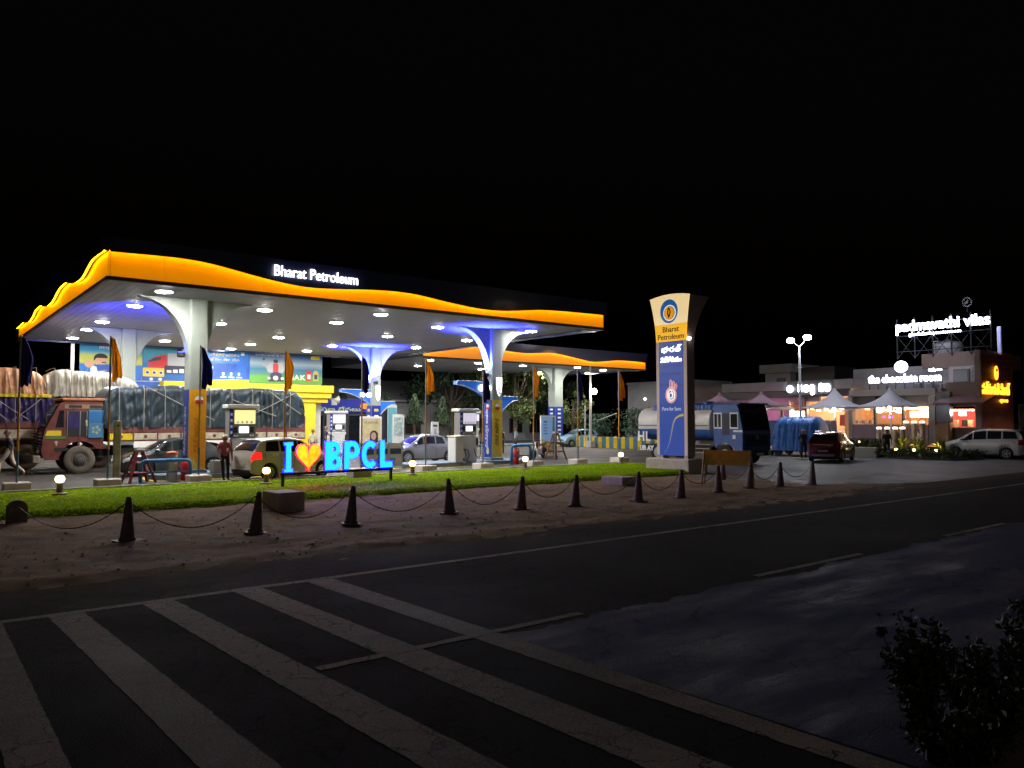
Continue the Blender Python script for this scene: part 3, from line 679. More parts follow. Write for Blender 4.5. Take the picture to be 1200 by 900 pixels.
t = thing("bollard_post", "tall square white post with stained base left of the red stand", "post", (6.1, 30.4, .02)); MB().box(-.11, .11, -.11, .11, 0, 2.28, .02).build("shaft", mat("stained_white", (.55, .50, .40), .6, var=.5, vscale=2.5), t); MB().lathe([(.04, -.116), (.04, -.112)], 10, (0, 0, 2.1), 'y').build("hole", M_black, t)
MB().box(-.15, .15, -.15, .15, 0, .03).build("foot_plate", M_steel, t)

# ------------------------------------------------------------------ flags along the lawn
M_pole1 = mat("pole_bare", (.42, .36, .32), .5, metal=.3); M_poleo = mat("pole_orange", (.70, .30, .03), .5); M_poleb = mat("pole_blue", (.07, .16, .26), .5)
M_plinth = mat("plinth_white", (.66, .60, .54), .8, var=.15, vscale=5)
M_fo = cloth("flag_orange", (.90, .40, .02), .5, tcol=(1.0, .62, .12)); M_fp = cloth("flag_navy", (.06, .045, .24), .4)
def flag_pole(x, y, h, kind, label, seed, plinth=.75, ztop=.3):
    t = thing("flag_pole", label, "flag", (x, y, .02), 0, "flags along the back of the lawn")
    MB().box(-plinth / 2, plinth / 2, -.36, .36, -.03, ztop, .02).build("plinth", M_plinth, t)
    MB().cyl((0, 0), .035, ztop, ztop + 1.0, 8).build("pole_foot", M_poleb, t)
    MB().cyl((0, 0), .034, ztop + 1.0, ztop + 2.5, 8).build("pole_middle", M_poleo, t)
    MB().cyl((0, 0), .032, ztop + 2.5, h + .05, 8).build("pole_top", M_pole1, t)
    FH = 1.62; wd = .33 + .1 * noise.noise((seed, 0, 0))
    def P(i, j):
        a = i / 23; v = j / 19
        sp = (.30 + .70 * min(1, v * 2.2))       # hangs limp: narrow at the hoist, wider in the middle
        xx = wd * a * sp + .04 * math.sin(v * 5 + seed) * a
        yy = (.10 * math.sin(a * 13 + v * 3 + seed) + .05 * math.sin(a * 23 - v * 2)) * min(1, .25 + v)
        zz = -FH * v * (1 - .22 * a * (1 if seed % 2 else .4)) - .06 * a - .05 * math.sin(a * 13 + seed) * v
        return (xx + .03, yy, zz)
    mb = MB(); mb.grid(P, 24, 20); f = mb.build("cloth", M_fo if kind else M_fp, t, smooth=True, recalc=False, loc=(0, 0, h))
    md = f.modifiers.new("s", 'SOLIDIFY'); md.thickness = .008
    return t
flags = [(3.0, 29.4, 5.0, 0, "leftmost navy flag at the picture edge beside the lorries"),
 (5.62, 29.35, 5.15, 1, "orange flag in front of the loaded lorry's cab"),
 (8.62, 29.35, 5.0, 0, "navy flag in front of the orange wrapped column"),
 (11.85, 29.35, 5.0, 1, "orange flag left of the glowing letters by the hatchback"),
 (15.2, 29.35, 4.95, 0, "navy flag rising behind the glowing letters"),
 (18.35, 29.35, 5.0, 1, "orange flag in front of the silver sedan"),
 (21.5, 29.35, 4.7, 0, "navy flag just left of the blue and yellow column"),
 (24.6, 29.35, 4.95, 1, "orange flag right of the blue and yellow column"),
 (27.6, 29.35, 4.88, 0, "navy flag between the last two orange flags"),
 (30.6, 29.3, 4.95, 1, "orange flag nearest to the tall pylon sign")]
for k, (x, y, h, kd, lb) in enumerate(flags): flag_pole(x, y, h, kd, lb, k * 1.7 + (1 if k % 2 else 0))

# ------------------------------------------------------------------ lit bollards on the lawn
M_globe = glow("bollard_glow", (1.0, .50, .16), 16.0)
M_bollard = mat("bollard_grey", (.20, .17, .15), .6)
def bollard(x, y, label):
    t = thing("garden_light", label, "garden light", (x, y, .14), 0, "lit bollards on the lawn")
    MB().lathe([(.22, 0), (.22, .03), (.1, .05)], 14).build("foot", M_bollard, t)
    MB().lathe([(.085, .05), (.085, .34)], 14).build("post", M_bollard, t, smooth=False)
    MB().lathe([(.06, .342), (.10, .365), (.125, .41), (.125, .47), (.10, .52), (.05, .545)], 14).build("globe", M_globe, t, smooth=True)
    MB().lathe([(.09, .547), (.09, .565), (.02, .575)], 14).build("cap", M_bollard, t)
for x, y, lb in ((3.75, 26.2, "lit bollard light at the left end of the lawn"), (9.95, 26.2, "lit bollard light in front of the white hatchback's wheel"), (16.2, 26.9, "lit bollard light just right of the glowing letters"), (22.05, 26.9, "lit bollard light in front of the folding stand"), (28.75, 27.4, "lit bollard light nearest to the tall pylon sign")):
    bollard(x, y, lb)

# ------------------------------------------------------------------ cones and chains
M_cone = mat("cone_faded", (.17, .115, .125), .6, var=.4, vscale=9); M_chain = mat("chain_rust", (.10, .075, .06), .6, metal=.4)
cones = [(3.41, 15.92), (5.68, 15.5), (7.76, 15.45), (10.45, 15.62), (12.59, 15.51), (14.21, 15.23), (16.34, 14.92), (18.03, 14.79), (20.21, 15.08), (22.25, 15.37), (23.94, 15.3), (25.81, 15.19)]
ordn = ["leftmost", "second from left", "third from left", "fourth from left", "fifth from left", "sixth from left", "seventh from left", "eighth from left", "fourth from right", "third from right", "second from right", "rightmost"]
proto = None
extra = [(24.6, 18.6, "cone behind the yellow barricade"), ]
for k, ((x, y), od) in enumerate(zip(cones, ordn)):
    lb = f"faded dark road cone on the dirt shoulder, {od} of the chained row"
    if proto is None:
        proto = thing("road_cone", lb, "cone", group="cones chained along the dirt shoulder")
        MB().prism(rrect(-.20, .20, -.20, .20, .05), 0, .035, 'z').build("base", M_cone, proto)
        MB().lathe([(.155, .035), (.145, .09), (.13, .10), (.052, .78), (.05, .82), (.03, .84), (.03, .80)], 16).build("body", M_cone, proto, smooth=False)
        MB().lathe([(.108, .26), (.086, .42), (.083, .42), (.105, .26)], 16, cap=False).build("sleeve", mat("cone_sleeve", (.16, .13, .14), .5), proto)
        MB().lathe([(.060, .72), (.060, .74)], 12).build("chain_ring", M_chain, proto)
        o = proto
    else:
        o = copy_tree(proto); o["label"] = lb
    o.location = (x, y, max(.0, dirt_h(x, y)) + .004); o.rotation_euler = (random.uniform(-.07, .07), random.uniform(-.07, .07), random.random() * 1.5)
cb = copy_tree(proto); cb["label"] = "road cone standing behind the yellow barricade near the parked tanker"; cb["group"] = "loose cones"; cb.location = (24.9, 18.4, .012)
def chain(a, b, label, sag):
    mb = MB(); n = 46; L_ = []
    for i in range(n + 1):
        s = i / n; p = a.lerp(b, s); p.z -= sag * 4 * s * (1 - s); L_.append(p)
    c0 = a.copy()
    mb.tube([p - c0 for p in L_], [(.007 if i % 2 else .013) for i in range(n + 1)], 5)
    o = mb.build("barrier_chain", M_chain, loc=tuple(c0)); tag(o, label, "chain", "chains between the road cones")
names = ["leftmost", "second", "third", "fourth", "fifth", "sixth", "seventh", "eighth", "ninth", "tenth", "eleventh", "twelfth"]
for k in range(len(cones) - 1):
    a = Vector((*cones[k], dirt_h(*cones[k]) + .76)); b = Vector((*cones[k + 1], max(0, dirt_h(*cones[k + 1])) + .76))
    chain(a, b, f"sagging chain from the {names[k]} cone to the {names[k+1]} cone", random.uniform(.40, .60) if k < 5 else random.uniform(.34, .5))
chain(Vector((2.1, 20.2, .42)), Vector((*cones[0], dirt_h(*cones[0]) + .76)), "sagging chain from the round topped stone to the leftmost cone", .5)
# round topped boundary stone, concrete blocks
t = thing("boundary_stone", "grey round topped boundary stone at the left end of the lawn", "stone", (2.1, 20.4, 0)); MB().prism([(-.2, 0)] + [(.2, 0)] + arc(0, .34, .2, 0, 180, 10), -.1, .1, 'y').build("slab", mat("stone", (.26, .23, .19), .9, var=.4, vscale=6, bump=.5), t)
def block(x, y, w, d, h, rz, label):
    o = MB().box(-w / 2, w / 2, -d / 2, d / 2, -.05, h, .02).build("concrete_block", mat("block_grey", (.52, .46, .44), .85, var=.2, vscale=4, bump=.2), loc=(x, y, 0), rot=(0, 0, rz)); tag(o, label, "block")
block(7.75, 19.2, .72, .95, .5, .05, "whitewashed concrete block in front of the letters between cones")
block(20.15, 19.3, .8, 1.0, .32, .05, "low pale concrete block by the lawn's right end near the cones")
block(14.2, 27.6, .8, .6, .36, 0, "small pale block on the grass behind the glowing heart")

# ------------------------------------------------------------------ glowing letters
t = thing("letter_sign", "glowing I heart BPCL letter sign on a dark frame on the lawn", "sign", (9.9, 24.62, .10), math.atan2(.42, 4.26))
SW = 4.28
M_frame = mat("frame_dark", (.03, .03, .045), .5)
for x in (.0, SW): MB().box(x - .04, x + .04, -.04, .04, -.05, .40).build("post", M_frame, t)
MB().box(-.06, SW + .06, -.05, .05, .402, .49).build("rail", M_frame, t)
M_cy = mat("letter_cyan", (.0, .08, .15), .5, emit=(.02, .68, 1.0), strength=1.05); M_cyside = mat("letter_side_blue", (0, .01, .1), .5, emit=(.0010, .0006, 1.0), strength=100)
M_hside = mat("heart_side_red", (.1, 0, 0), .5, emit=(1.0, .0002, .001), strength=170)
def glyph(poly_loops, x, front, side, name):
    """front faces and glowing side walls of one channel letter; loops: outer + holes"""
    c = bpy.data.curves.new("g", 'CURVE'); c.dimensions = '2D'; c.fill_mode = 'BOTH'
    for lp in poly_loops:
        s = c.splines.new('POLY'); s.points.add(len(lp) - 1); s.use_cyclic_u = True
        for q, p in zip(s.points, lp): q.co = (p[0], p[1], 0, 1)
    c.extrude = .04; c.bevel_depth = .018; c.bevel_resolution = 0; c.offset = -.018
    ob = bpy.data.objects.new("g", c); col.objects.link(ob); bpy.context.view_layer.update()
    me = bpy.data.meshes.new_from_object(ob.evaluated_get(bpy.context.evaluated_depsgraph_get()))
    bpy.data.objects.remove(ob); bpy.data.curves.remove(c)
    me.materials.clear(); me.materials.append(front); me.materials.append(side); me.materials.append(M_frame)
    for p in me.polygons: p.material_index = 0 if p.normal.z > .9 else (1 if p.normal.z > .2 else 2)
    o = bpy.data.objects.new(name, me); col.objects.link(o); o.parent = t; o.location = (x, 0, .495); o.rotation_euler = (R(90), 0, 0)
    return o
HL = 1.0
def ell(cx, cy, rx, ry, a0, a1, n=18): return [(cx + rx * math.cos(R(a0 + (a1 - a0) * k / n)), cy + ry * math.sin(R(a0 + (a1 - a0) * k / n))) for k in range(n + 1)]
glyph([[(.0, 0), (.34, 0), (.34, .12), (.27, .12), (.27, HL - .12), (.34, HL - .12), (.34, HL), (0, HL), (0, HL - .12), (.07, HL - .12), (.07, .12), (0, .12)]], .0, M_cy, M_cyside, "letter_i")
hp = []
for k in range(60):
    a = 2 * math.pi * k / 60; hp.append((.50 + .029 * 16 * math.sin(a) ** 3, .555 + .031 * (13 * math.cos(a) - 5 * math.cos(2 * a) - 2 * math.cos(3 * a) - math.cos(4 * a))))
mh = bpy.data.materials.new("heart_face"); mh.use_nodes = True; nt = mh.node_tree; b = nt.nodes["Principled BSDF"]
tcn = nt.nodes.new("ShaderNodeTexCoord"); nzn = nt.nodes.new("ShaderNodeTexNoise"); nzn.inputs["Scale"].default_value = 5; rp_ = nt.nodes.new("ShaderNodeValToRGB")
rp_.color_ramp.elements[0].position = .3; rp_.color_ramp.elements[1].position = .62
rp_.color_ramp.elements[0].color = (1, .30, .01, 1); rp_.color_ramp.elements[1].color = (1, .60, .02, 1)
nt.links.new(tcn.outputs["Object"], nzn.inputs["Vector"]); nt.links.new(nzn.outputs["Fac"], rp_.inputs[0]); nt.links.new(rp_.outputs[0], b.inputs["Emission Color"]); b.inputs["Emission Strength"].default_value = 1.2; b.inputs["Base Color"].default_value = (.8, .4, .02, 1)
glyph([hp], .40, mh, M_hside, "heart")
B_out = [(0, 0), (.36, 0)] + ell(.36, .27, .30, .27, -90, 60, 10) + ell(.36, .75, .26, .25, -30, 90, 10) + [(0, HL)]
glyph([B_out, ell(.38, .28, .07, .09, 0, 360, 10)[:-1] + [], ell(.36, .73, .06, .07, 0, 360, 10)[:-1]], 1.52, M_cy, M_cyside, "letter_b")
P_out = [(0, 0), (.22, 0), (.22, .36), (.34, .36)] + ell(.34, .68, .30, .32, -90, 90, 14) + [(0, HL)]
glyph([P_out, ell(.33, .68, .09, .12, 0, 360, 10)[:-1]], 2.27, M_cy, M_cyside, "letter_p")
C_out = ell(.36, .5, .36, .5, 42, 318, 26) + ell(.36, .5, .15, .27, 318, 42, 20)
glyph([C_out], 2.98, M_cy, M_cyside, "letter_c")
glyph([[(0, 0), (.56, 0), (.56, .22), (.22, .22), (.22, HL), (0, HL)]], 3.76, M_cy, M_cyside, "letter_l")

# ------------------------------------------------------------------ pylon sign
t = thing("pylon_sign", "tall blue and white fuel brand pylon sign on pale plinth", "pylon sign", (27.0, 22.62, 0))
PYZ = .62
MB().box(-.35, .95, -1.2, 1.25, -.1, PYZ, .03).build("plinth", M_plinth, t)
M_pyw = mat("pylon_cream", (.80, .70, .48), .45, emit=(1.0, .74, .36), strength=.58)
M_pyo = mat("pylon_orange", (.80, .42, .02), .45, emit=(1.0, .50, .01), strength=.60)
M_pyb = mat("pylon_blue", (.03, .10, .52), .35, emit=(.03, .10, .62), strength=.18)
M_pyd = mat("pylon_side", (.36, .29, .27), .6)
M_pye = mat("pylon_edge", (.70, .58, .52), .5, emit=(.8, .6, .5), strength=.12)
def pw(z):  # half width flaring at the top
    k = max(0, (z - 5.7) / 2.15); return .86 + .28 * k ** 1.8
def pl(z):
    k = max(0, (z - 5.7) / 2.15); return -.0 - .10 * k ** 1.8
zs = [PYZ + .12] + [1.5, 3, 4.5, 5.7] + list(np.linspace(5.9, 7.85, 10))
mb = MB(); rings = [[(pl(z) + .03, -pw(z) + .02, z), (.56 + .75 * max(0, (z - 5.7) / 2.15) ** 1.8, -pw(z) + .02, z), (.56 + .75 * max(0, (z - 5.7) / 2.15) ** 1.8, pw(z) - .02, z), (pl(z) + .03, pw(z) - .02, z)] for z in zs]
mb.loft(rings); mb.build("case", M_pyd, t)
def face(z0, z1, m, name, y0=None, y1=None, d=0.0, n=6, bow=0.0):
    mb = MB(); vs = []; Z_ = np.linspace(z0, z1, n)
    for z in Z_:
        a = -(y0 if y0 is not None else pw(z)); bq = y1 if y1 is not None else pw(z)
        for f in np.linspace(0, 1, 7):
            zz = z + (bow * (1 - (2 * f - 1) ** 2) if z == Z_[-1] else 0)
            vs.append((pl(z) - d, a + (bq - a) * f, zz))
    nq = 7; fs = [(i * nq + j, i * nq + j + 1, (i + 1) * nq + j + 1, (i + 1) * nq + j) for i in range(n - 1) for j in range(nq - 1)]
    o = len(vs); vs += [(p[0] + .03, p[1], p[2]) for p in vs]
    fs += [tuple(q + o for q in f[::-1]) for f in fs]
    mb.add(vs, fs); return mb.build(name, m, t)
face(6.62, 7.85, M_pyw, "top_panel", bow=.12, n=10); face(5.86, 6.61, M_pyo, "name_panel", n=4)
face(PYZ + .14, 5.85, M_pyb, "blue_panel", .70, .70, .006, 3)
face(PYZ + .14, 5.85, M_pye, "edge_strip", .86, -.705, .004, 3); face(PYZ + .14, 5.85, M_pye, "edge_strip", -.705, .86, .004, 3)
RL = (R(90), 0, R(-90))
def disc(r, d, m, name, y, z, ry=None): 
    MB().prism(arc(0, 0, r, 0, 360, 28, ry)[:-1], 0, .012, 'z').build(name, m, t, loc=(pl(z) - d, y, z), rot=RL)
# emblem: blue ring, white ring, orange swirl
zz = 7.2
M_eb = mat("emblem_blue", (.02, .16, .50), .4, emit=(.02, .2, .6), strength=.3); M_ew = mat("emblem_white", (.85, .85, .8), .4, emit=(1, .95, .8), strength=.55); M_eo = mat("emblem_orange", (.85, .35, .02), .4, emit=(1, .42, .02), strength=.5)
disc(.50, .06, M_eb, "emblem_ring", 0, zz, .54); disc(.36, .075, M_ew, "emblem_white_ring", -.04, zz - .08); disc(.30, .09, M_trim, "emblem_core", -.04, zz - .08); disc(.275, .105, M_eo, "emblem_disc", -.04, zz - .08)
for sg in (1, -1):
    pts = [(.05 * sg + .09 * math.sin(a * .35) * sg, -.22 + .055 * a * 1.0) for a in range(9)]
    MB().tube([(p[0], p[1], 0) for p in pts], .03, 5).build("emblem_swirl", M_trim, t, loc=(pl(zz) - .12, -.04 + .07 * sg, zz - .08), rot=RL)
M_ptxt = mat("pylon_text_dark", (.03, .025, .05), .5)
text("Bharat", .36, M_ptxt, t, (pl(6.3) - .012, 0, 6.28), RL, .01); text("Petroleum", .36, M_ptxt, t, (pl(6.0) - .012, 0, 5.95), RL, .01)
M_plit = glow("pylon_text_lit", (1, .98, .95), 1.8)
text("భారత్", .36, M_plit, t, (-.012, 0, 5.38), RL, .012, .004, width=1.15); text("పెట్రోలియం", .30, M_plit, t, (-.012, 0, 4.93), RL, .012, .004, width=1.2)
for z in (4.4, 4.75, 3.9, 1.0 + 1.95): MB().box(-.014, -.009, -.69, .69, z, z + .018).build("panel_joint", M_trim, t)
# hand with a drop
M_hand = mat("hand_pink", (.75, .42, .42), .4, emit=(.9, .45, .45), strength=.45)
cy, cz = 0.0, 3.45
def strip(pts, r, m, name): MB().tube([(-.02, -p[0], p[1]) for p in pts], r, 6).build(name, m, t)
strip([(p[0], p[1] + cz) for p in arc(0, 0, .27, 0, 360, 28, .33)], .045, M_hand, "hand_outline"); strip([(p[0], p[1] + cz) for p in arc(0, 0, .19, 0, 360, 24, .24)], .03, M_ew, "hand_inner")
strip([(p[0] - .02, p[1] + cz - .02) for p in arc(0, 0, .1, 0, 360, 16, .12)] + [(.1, cz + .02), (.0, cz + .2)], .028, M_ew, "drop_outline")
for q, (x, h) in enumerate(((-.07, .62), (.06, .55), (.18, .44))):
    strip([(x, cz + .2), (x + .03 * q, cz + h), (x + .05 + .03 * q, cz + h + .06), (x + .1 + .03 * q, cz + h), (x + .1, cz + .25)], .026, M_hand, "finger_outline")
text("Pure for Sure", .24, mat("print_pale", (.6, .68, .85), .4, emit=(.6, .7, .9), strength=.35), t, (-.012, .0, 2.75), RL, .006, width=1.05)
sw = [(-.42, .85), (-.25, 1.05), (-.10, 1.4), (0, 1.8), (.1, 2.2), (.24, 2.42), (.45, 2.52), (.68, 2.56)]
for i in range(7):
    (a0, b0), (a1, b1) = sw[i], sw[i + 1]; w0 = .008 + .006 * i; w1 = .008 + .006 * (i + 1)
    k = i / 6; m = mat("swoosh%d" % i, (.1 + .65 * k, .3 + .3 * k, .65 - .6 * k), .4, emit=(.1 + .65 * k, .3 + .3 * k, .65 - .6 * k), strength=.25)
    dn = Vector((b1 - b0, -(a1 - a0))).normalized()
    MB().prism([(-(a0 + dn.x * w0), b0 + dn.y * w0), (-(a0 - dn.x * w0), b0 - dn.y * w0), (-(a1 - dn.x * w1), b1 - dn.y * w1), (-(a1 + dn.x * w1), b1 + dn.y * w1)], -.014, -.0085, 'x').build("swoosh", m, t)
MB().lathe([(.06, 0), (.08, .05), (.08, .12)], 10, (.1, -.95, 5.85)).build("flood_lamp", M_cleanlamp, t); MB().box(.06, .14, -.95, -.85, 5.8, 5.84).build("lamp_arm", M_steel, t)
for y in (-.7, .7):
    MB().box(.1, .5, y - .1, y + .1, PYZ, PYZ + .13).build("foot_bracket", M_steel, t)

# barricade in front of the tanker
t = thing("barricade", "yellow plank barricade on wooden trestles among the right cones", "barricade", (22.9, 16.7, .02), R(-62))
M_wood = mat("trestle_wood", (.34, .24, .17), .8, var=.3, vscale=7)
for sx in (-.78, .78):
    for sy in (-.32, .32): MB().tube([(sx * 1.1, sy, 0), (sx, sy * .1, 1.25)], .035, 4).build("leg", M_wood, t)
    MB().tube([(sx * 1.06, -.2, .35), (sx * 1.06, .2, .35)], .025, 4).build("rung", M_wood, t)
MB().box(-.80, .80, -.085, -.055, .72, 1.24, .008).build("plank", mat("barricade_yellow", (.80, .50, .05), .6, var=.25, vscale=5), t)
# ------------------------------------------------------------------ vehicles
M_glass = mat("car_glass", (.012, .014, .016), .12, spec=.5)
M_tyre = mat("tyre", (.018, .018, .018), .85); M_rim = mat("alloy_rim", (.55, .55, .56), .3, metal=.85)
M_plate = mat("number_plate", (.7, .7, .66), .5); M_chrome = mat("chrome", (.75, .75, .76), .15, metal=1.0)
M_tailoff = mat("tail_lamp", (.30, .008, .01), .15, coat=.6); M_tailon = mat("tail_lamp_lit", (.4, .01, .01), .2, emit=(1.0, .012, .008), strength=1.5)
M_head = mat("head_lamp", (.62, .64, .66), .1, coat=.8)
M_plastic = mat("dark_plastic", (.02, .02, .022), .55)
wheel_cache = {}
def wheel(par, x, y, r, w=.2, spokes=7, side=1, rim_m=None, tyre_m=None, truck=False):
    key = (round(r, 3), w, spokes, truck, tyre_m.name if tyre_m else 0, rim_m.name if rim_m else 0)
    e = bpy.data.objects.new("wheel", None); col.objects.link(e); e.parent = par; e.location = (x, y, r); e.empty_display_size = .1
    e.rotation_euler = (0, 0, 0 if side < 0 else math.pi)
    if key in wheel_cache:
        for s in wheel_cache[key]:
            c = bpy.data.objects.new(s.name.split('.')[0], s.data); col.objects.link(c); c.parent = e
        return e
    q = .66 if not truck else .56
    ty = MB().lathe([(r * q, -w / 2 + .015), (r * (q + .1), -w / 2), (r * .95, -w / 2 + .012), (r, -w / 2 + .04), (r, w / 2 - .04), (r * .95, w / 2 - .012), (r * (q + .1), w / 2), (r * q, w / 2 - .015)], 30, axis='y', cap=False).build("tyre", tyre_m or M_tyre, e, auto=40)
    mb = MB()
    if truck:
        mb.lathe([(r * .57, -w / 2 + .03), (r * .52, -w / 2 + .07), (r * .40, -w / 2 + .05), (r * .36, -w / 2 - .01), (r * .22, -w / 2 - .03), (r * .2, -w / 2 - .07), (r * .02, -w / 2 - .08)], 24, axis='y')
        for k in range(10):
            a = 2 * math.pi * k / 10; mb.lathe([(.022, -w / 2 - .05), (.022, -w / 2)], 6, (r * .29 * math.cos(a), 0, r * .29 * math.sin(a)), 'y')
    else:
        mb.lathe([(r * .67, -w / 2 + .012), (r * .60, -w / 2 + .012), (r * .60, -w / 2 + .07), (r * .67, -w / 2 + .07)], 30, axis='y', cap=False)
        mb.lathe([(r * .16, -w / 2 + .002), (r * .16, -w / 2 + .05)], 14, axis='y')
        for k in range(spokes):
            a = 2 * math.pi * k / spokes
            p = [Vector((r * rr * math.cos(a + da), 0, r * rr * math.sin(a + da))) for rr, da in ((.12, -.5), (.62, -.13), (.62, .13), (.12, .5))]
            mb.add([(v.x, -w / 2 + .008, v.z) for v in p] + [(v.x, -w / 2 + .045, v.z) for v in p], [(0, 1, 2, 3), (7, 6, 5, 4), (0, 4, 5, 1), (1, 5, 6, 2), (2, 6, 7, 3), (3, 7, 4, 0)])
    rm = mb.build("rim", rim_m or M_rim, e)
    dk = MB().lathe([(r * .655, -w / 2 + .075), (r * .655, w / 2 - .03)], 24, axis='y').build("hub_well", M_plastic, e)
    wheel_cache[key] = [ty, rm, dk]; return e
def smoothed(xs, pts, k):
    pts = sorted(pts); z = np.interp(xs, [p[0] for p in pts], [p[1] for p in pts])
    if k > 1:
        zp = np.pad(z, k // 2, mode='edge'); z = np.convolve(zp, np.ones(k) / k, 'valid')
    return z
def car(name, label, cat, x, y, rz, L, W, top, belt, wheels, r, paint, windows, wind, rear, head, tail, tail_m, cab_w=.76, plate_rear=True, zb=.24, spokes=7, plate_tex=None, grp=None):
    """front along +x. top/belt: profile points (x,z); windows: list of side glass (x0,x1); wind/rear: x ranges of the screens"""
    t = thing(name, label, cat, (x, y, .022), rz, grp)
    xs = set(np.linspace(-L / 2, L / 2, 101).tolist()); ra = r + .055
    for xw in wheels:
        for d in (-ra, ra): xs |= {xw + d - .004, xw + d + .004}
    xs = np.array(sorted(q for q in xs if abs(q) <= L / 2 + 1e-6))
    base = np.linspace(-L / 2, L / 2, 401)
    tz = np.interp(xs, base, smoothed(base, top, 17)); bz = np.interp(xs, base, smoothed(base, belt, 9))
    def sec(i):
        X = xs[i]; e = min(1, abs(X) / (L / 2)); w = W / 2 * (1 - .03 * e ** 2 - .20 * max(0, (e - .86) / .14) ** 2.2)
        bot = zb + .10 * max(0, (e - .88) / .12) ** 2
        for xw in wheels:
            if abs(X - xw) < ra: bot = max(bot, r + math.sqrt(ra * ra - (X - xw) ** 2))
        T = tz[i]; B = min(bz[i], T - .03); cab = max(0, min(1, (T - B - .05) / .3))
        bot = min(bot, B - .05)
        wr = w * (.90 + (cab_w - .90) * cab); k = 1 - .35 * max(0, (e - .9) / .1) ** 2
        h = B - bot
        return [(X, .70 * w, bot), (X, .965 * w, bot + .005), (X, w * .995, bot + .30 * h), (X, w, bot + .62 * h), (X, w * .985, bot + .82 * h), (X, w * .945, B), (X, wr, T - .055 * (.4 + .6 * cab)), (X, wr * .82, T - .012), (X, wr * .4, T + .008), (X, 0, T + .012)]
    S = [sec(i) for i in range(len(xs))]
    K = 10
    def surf(X, s):
        i = int(np.clip(np.searchsorted(xs, X) - 1, 0, len(xs) - 2)); f = (X - xs[i]) / (xs[i + 1] - xs[i])
        k = min(int(s), K - 2); g = s - k
        P = lambda q: Vector(S[q][k]).lerp(Vector(S[q][k + 1]), g)
        return P(i).lerp(P(i + 1), f)
    mb = MB(); rings = [[p for p in s] + [(p[0], -p[1], p[2]) for p in s[-2::-1]] for s in S]
    mb.loft(rings, cap=True); mb.build("body", paint, t, auto=32)
    def patch(X0, X1, s0, s1, nm, m, off=.006, sides=(1, -1), nx=14, ns=5, skew0=0., skew1=0., par=None, full=False):
        for sd in sides:
            mb = MB(); vs = []
            for i in range(nx):
                for j in range(ns):
                    f = i / (nx - 1); g = j / (ns - 1)
                    X = X0 + (X1 - X0) * f + (skew0 * (1 - f) + skew1 * f) * g; s = s0 + (s1 - s0) * g
                    X = min(L / 2 - .002, max(-L / 2 + .002, X))
                    p = surf(X, s); du = surf(min(L / 2 - .001, X + .02), s) - surf(max(-L / 2 + .001, X - .02), s); dv = surf(X, min(8.99, s + .1)) - surf(X, max(0, s - .1))
                    n = du.cross(dv)
                    if n.length < 1e-9: n = Vector((0, 1, 0))
                    n.normalize()
                    c = Vector((0, 0, .6)); 
                    if n.dot(p - c) < 0: n = -n
                    q = p + n * off; vs.append((q.x, q.y * sd, q.z))
            fs = [(i * ns + j, (i + 1) * ns + j, (i + 1) * ns + j + 1, i * ns + j + 1) for i in range(nx - 1) for j in range(ns - 1)]
            mb.add(vs, fs); mb.build(nm, m, par or t, smooth=True)
    for (a, b, k0, k1) in windows: patch(a, b, 5.12, 5.90, "side_window", M_glass, .007, skew0=k0, skew1=k1)
    def screen(a, b, nm):
        mb = MB(); vs = []; nx, ny = 10, 13
        for i in range(nx):
            X = a + (b - a) * i / (nx - 1)
            for j in range(ny):
                g = -1 + 2 * j / (ny - 1); s = 9 - abs(g) * 2.75; p = surf(X, s)
                du = surf(min(L / 2 - .001, X + .03), 8.9) - surf(X - .03, 8.9); n = Vector((-du.z, 0, du.x)).normalized()
                if n.z < 0: n = -n
                p = p + n * .008; vs.append((p.x, p.y * (1 if g > 0 else -1), p.z))
        mb.add(vs, [(i * ny + j, (i + 1) * ny + j, (i + 1) * ny + j + 1, i * ny + j + 1) for i in range(nx - 1) for j in range(ny - 1)]); mb.build(nm, M_glass, t, smooth=True)
    screen(*wind, "windscreen"); screen(*rear, "rear_window")
    patch(*head[:4], "headlight", M_head, .010, skew1=0, nx=8); patch(*tail[:4], "tail_light", tail_m, .012, nx=8)
    # seams, handles, mirrors, sills, bumper, plates
    dx = [w for w in windows]
    for a, b, k0, k1 in windows[:2]:
        for X in (a - .03,):
            for sd in (1, -1):
                pts = [surf(X, s) for s in (1.3, 2, 3, 4, 5)]; MB().tube([(p.x, (p.y + .001) * sd, p.z) for p in pts], .006, 4).build("door_seam", M_plastic, t)
        p = surf(a + .16, 4.1)
        for sd in (1, -1): MB().box(p.x - .09, p.x + .09, min(p.y * sd, (p.y + .03) * sd), max(p.y * sd, (p.y + .03) * sd), p.z - .015, p.z + .015, .006).build("door_handle", M_chrome, t)
    p = surf(windows[-1][1] - .10, 5.15)
    for sd in (1, -1): MB().sphere((p.x - .02, (p.y + .13) * sd, p.z + .06), .11, 10, 6, .7).build("wing_mirror", paint, t, smooth=True)
    for sd in (1, -1): MB().box(wheels[1] + ra, wheels[0] - ra, sd * (W / 2 - .05) - .02, sd * (W / 2 - .05) + .02, zb - .06, zb + .06, .01).build("sill", M_plastic, t)
    w_ = W * .36
    for sx, nm in ((1, "front_bumper_grille"), (-1, "rear_bumper_insert")):
        X = sx * L / 2; MB().box(min(X - .10 * sx, X + .015 * sx), max(X - .10 * sx, X + .015 * sx), -w_, w_, .30, .42, .015).build(nm, M_plastic, t)
        if sx > 0: MB().box(X - .1, X + .012, -w_ * .8, w_ * .8, .52, .64, .015).build("upper_grille", M_plastic, t)
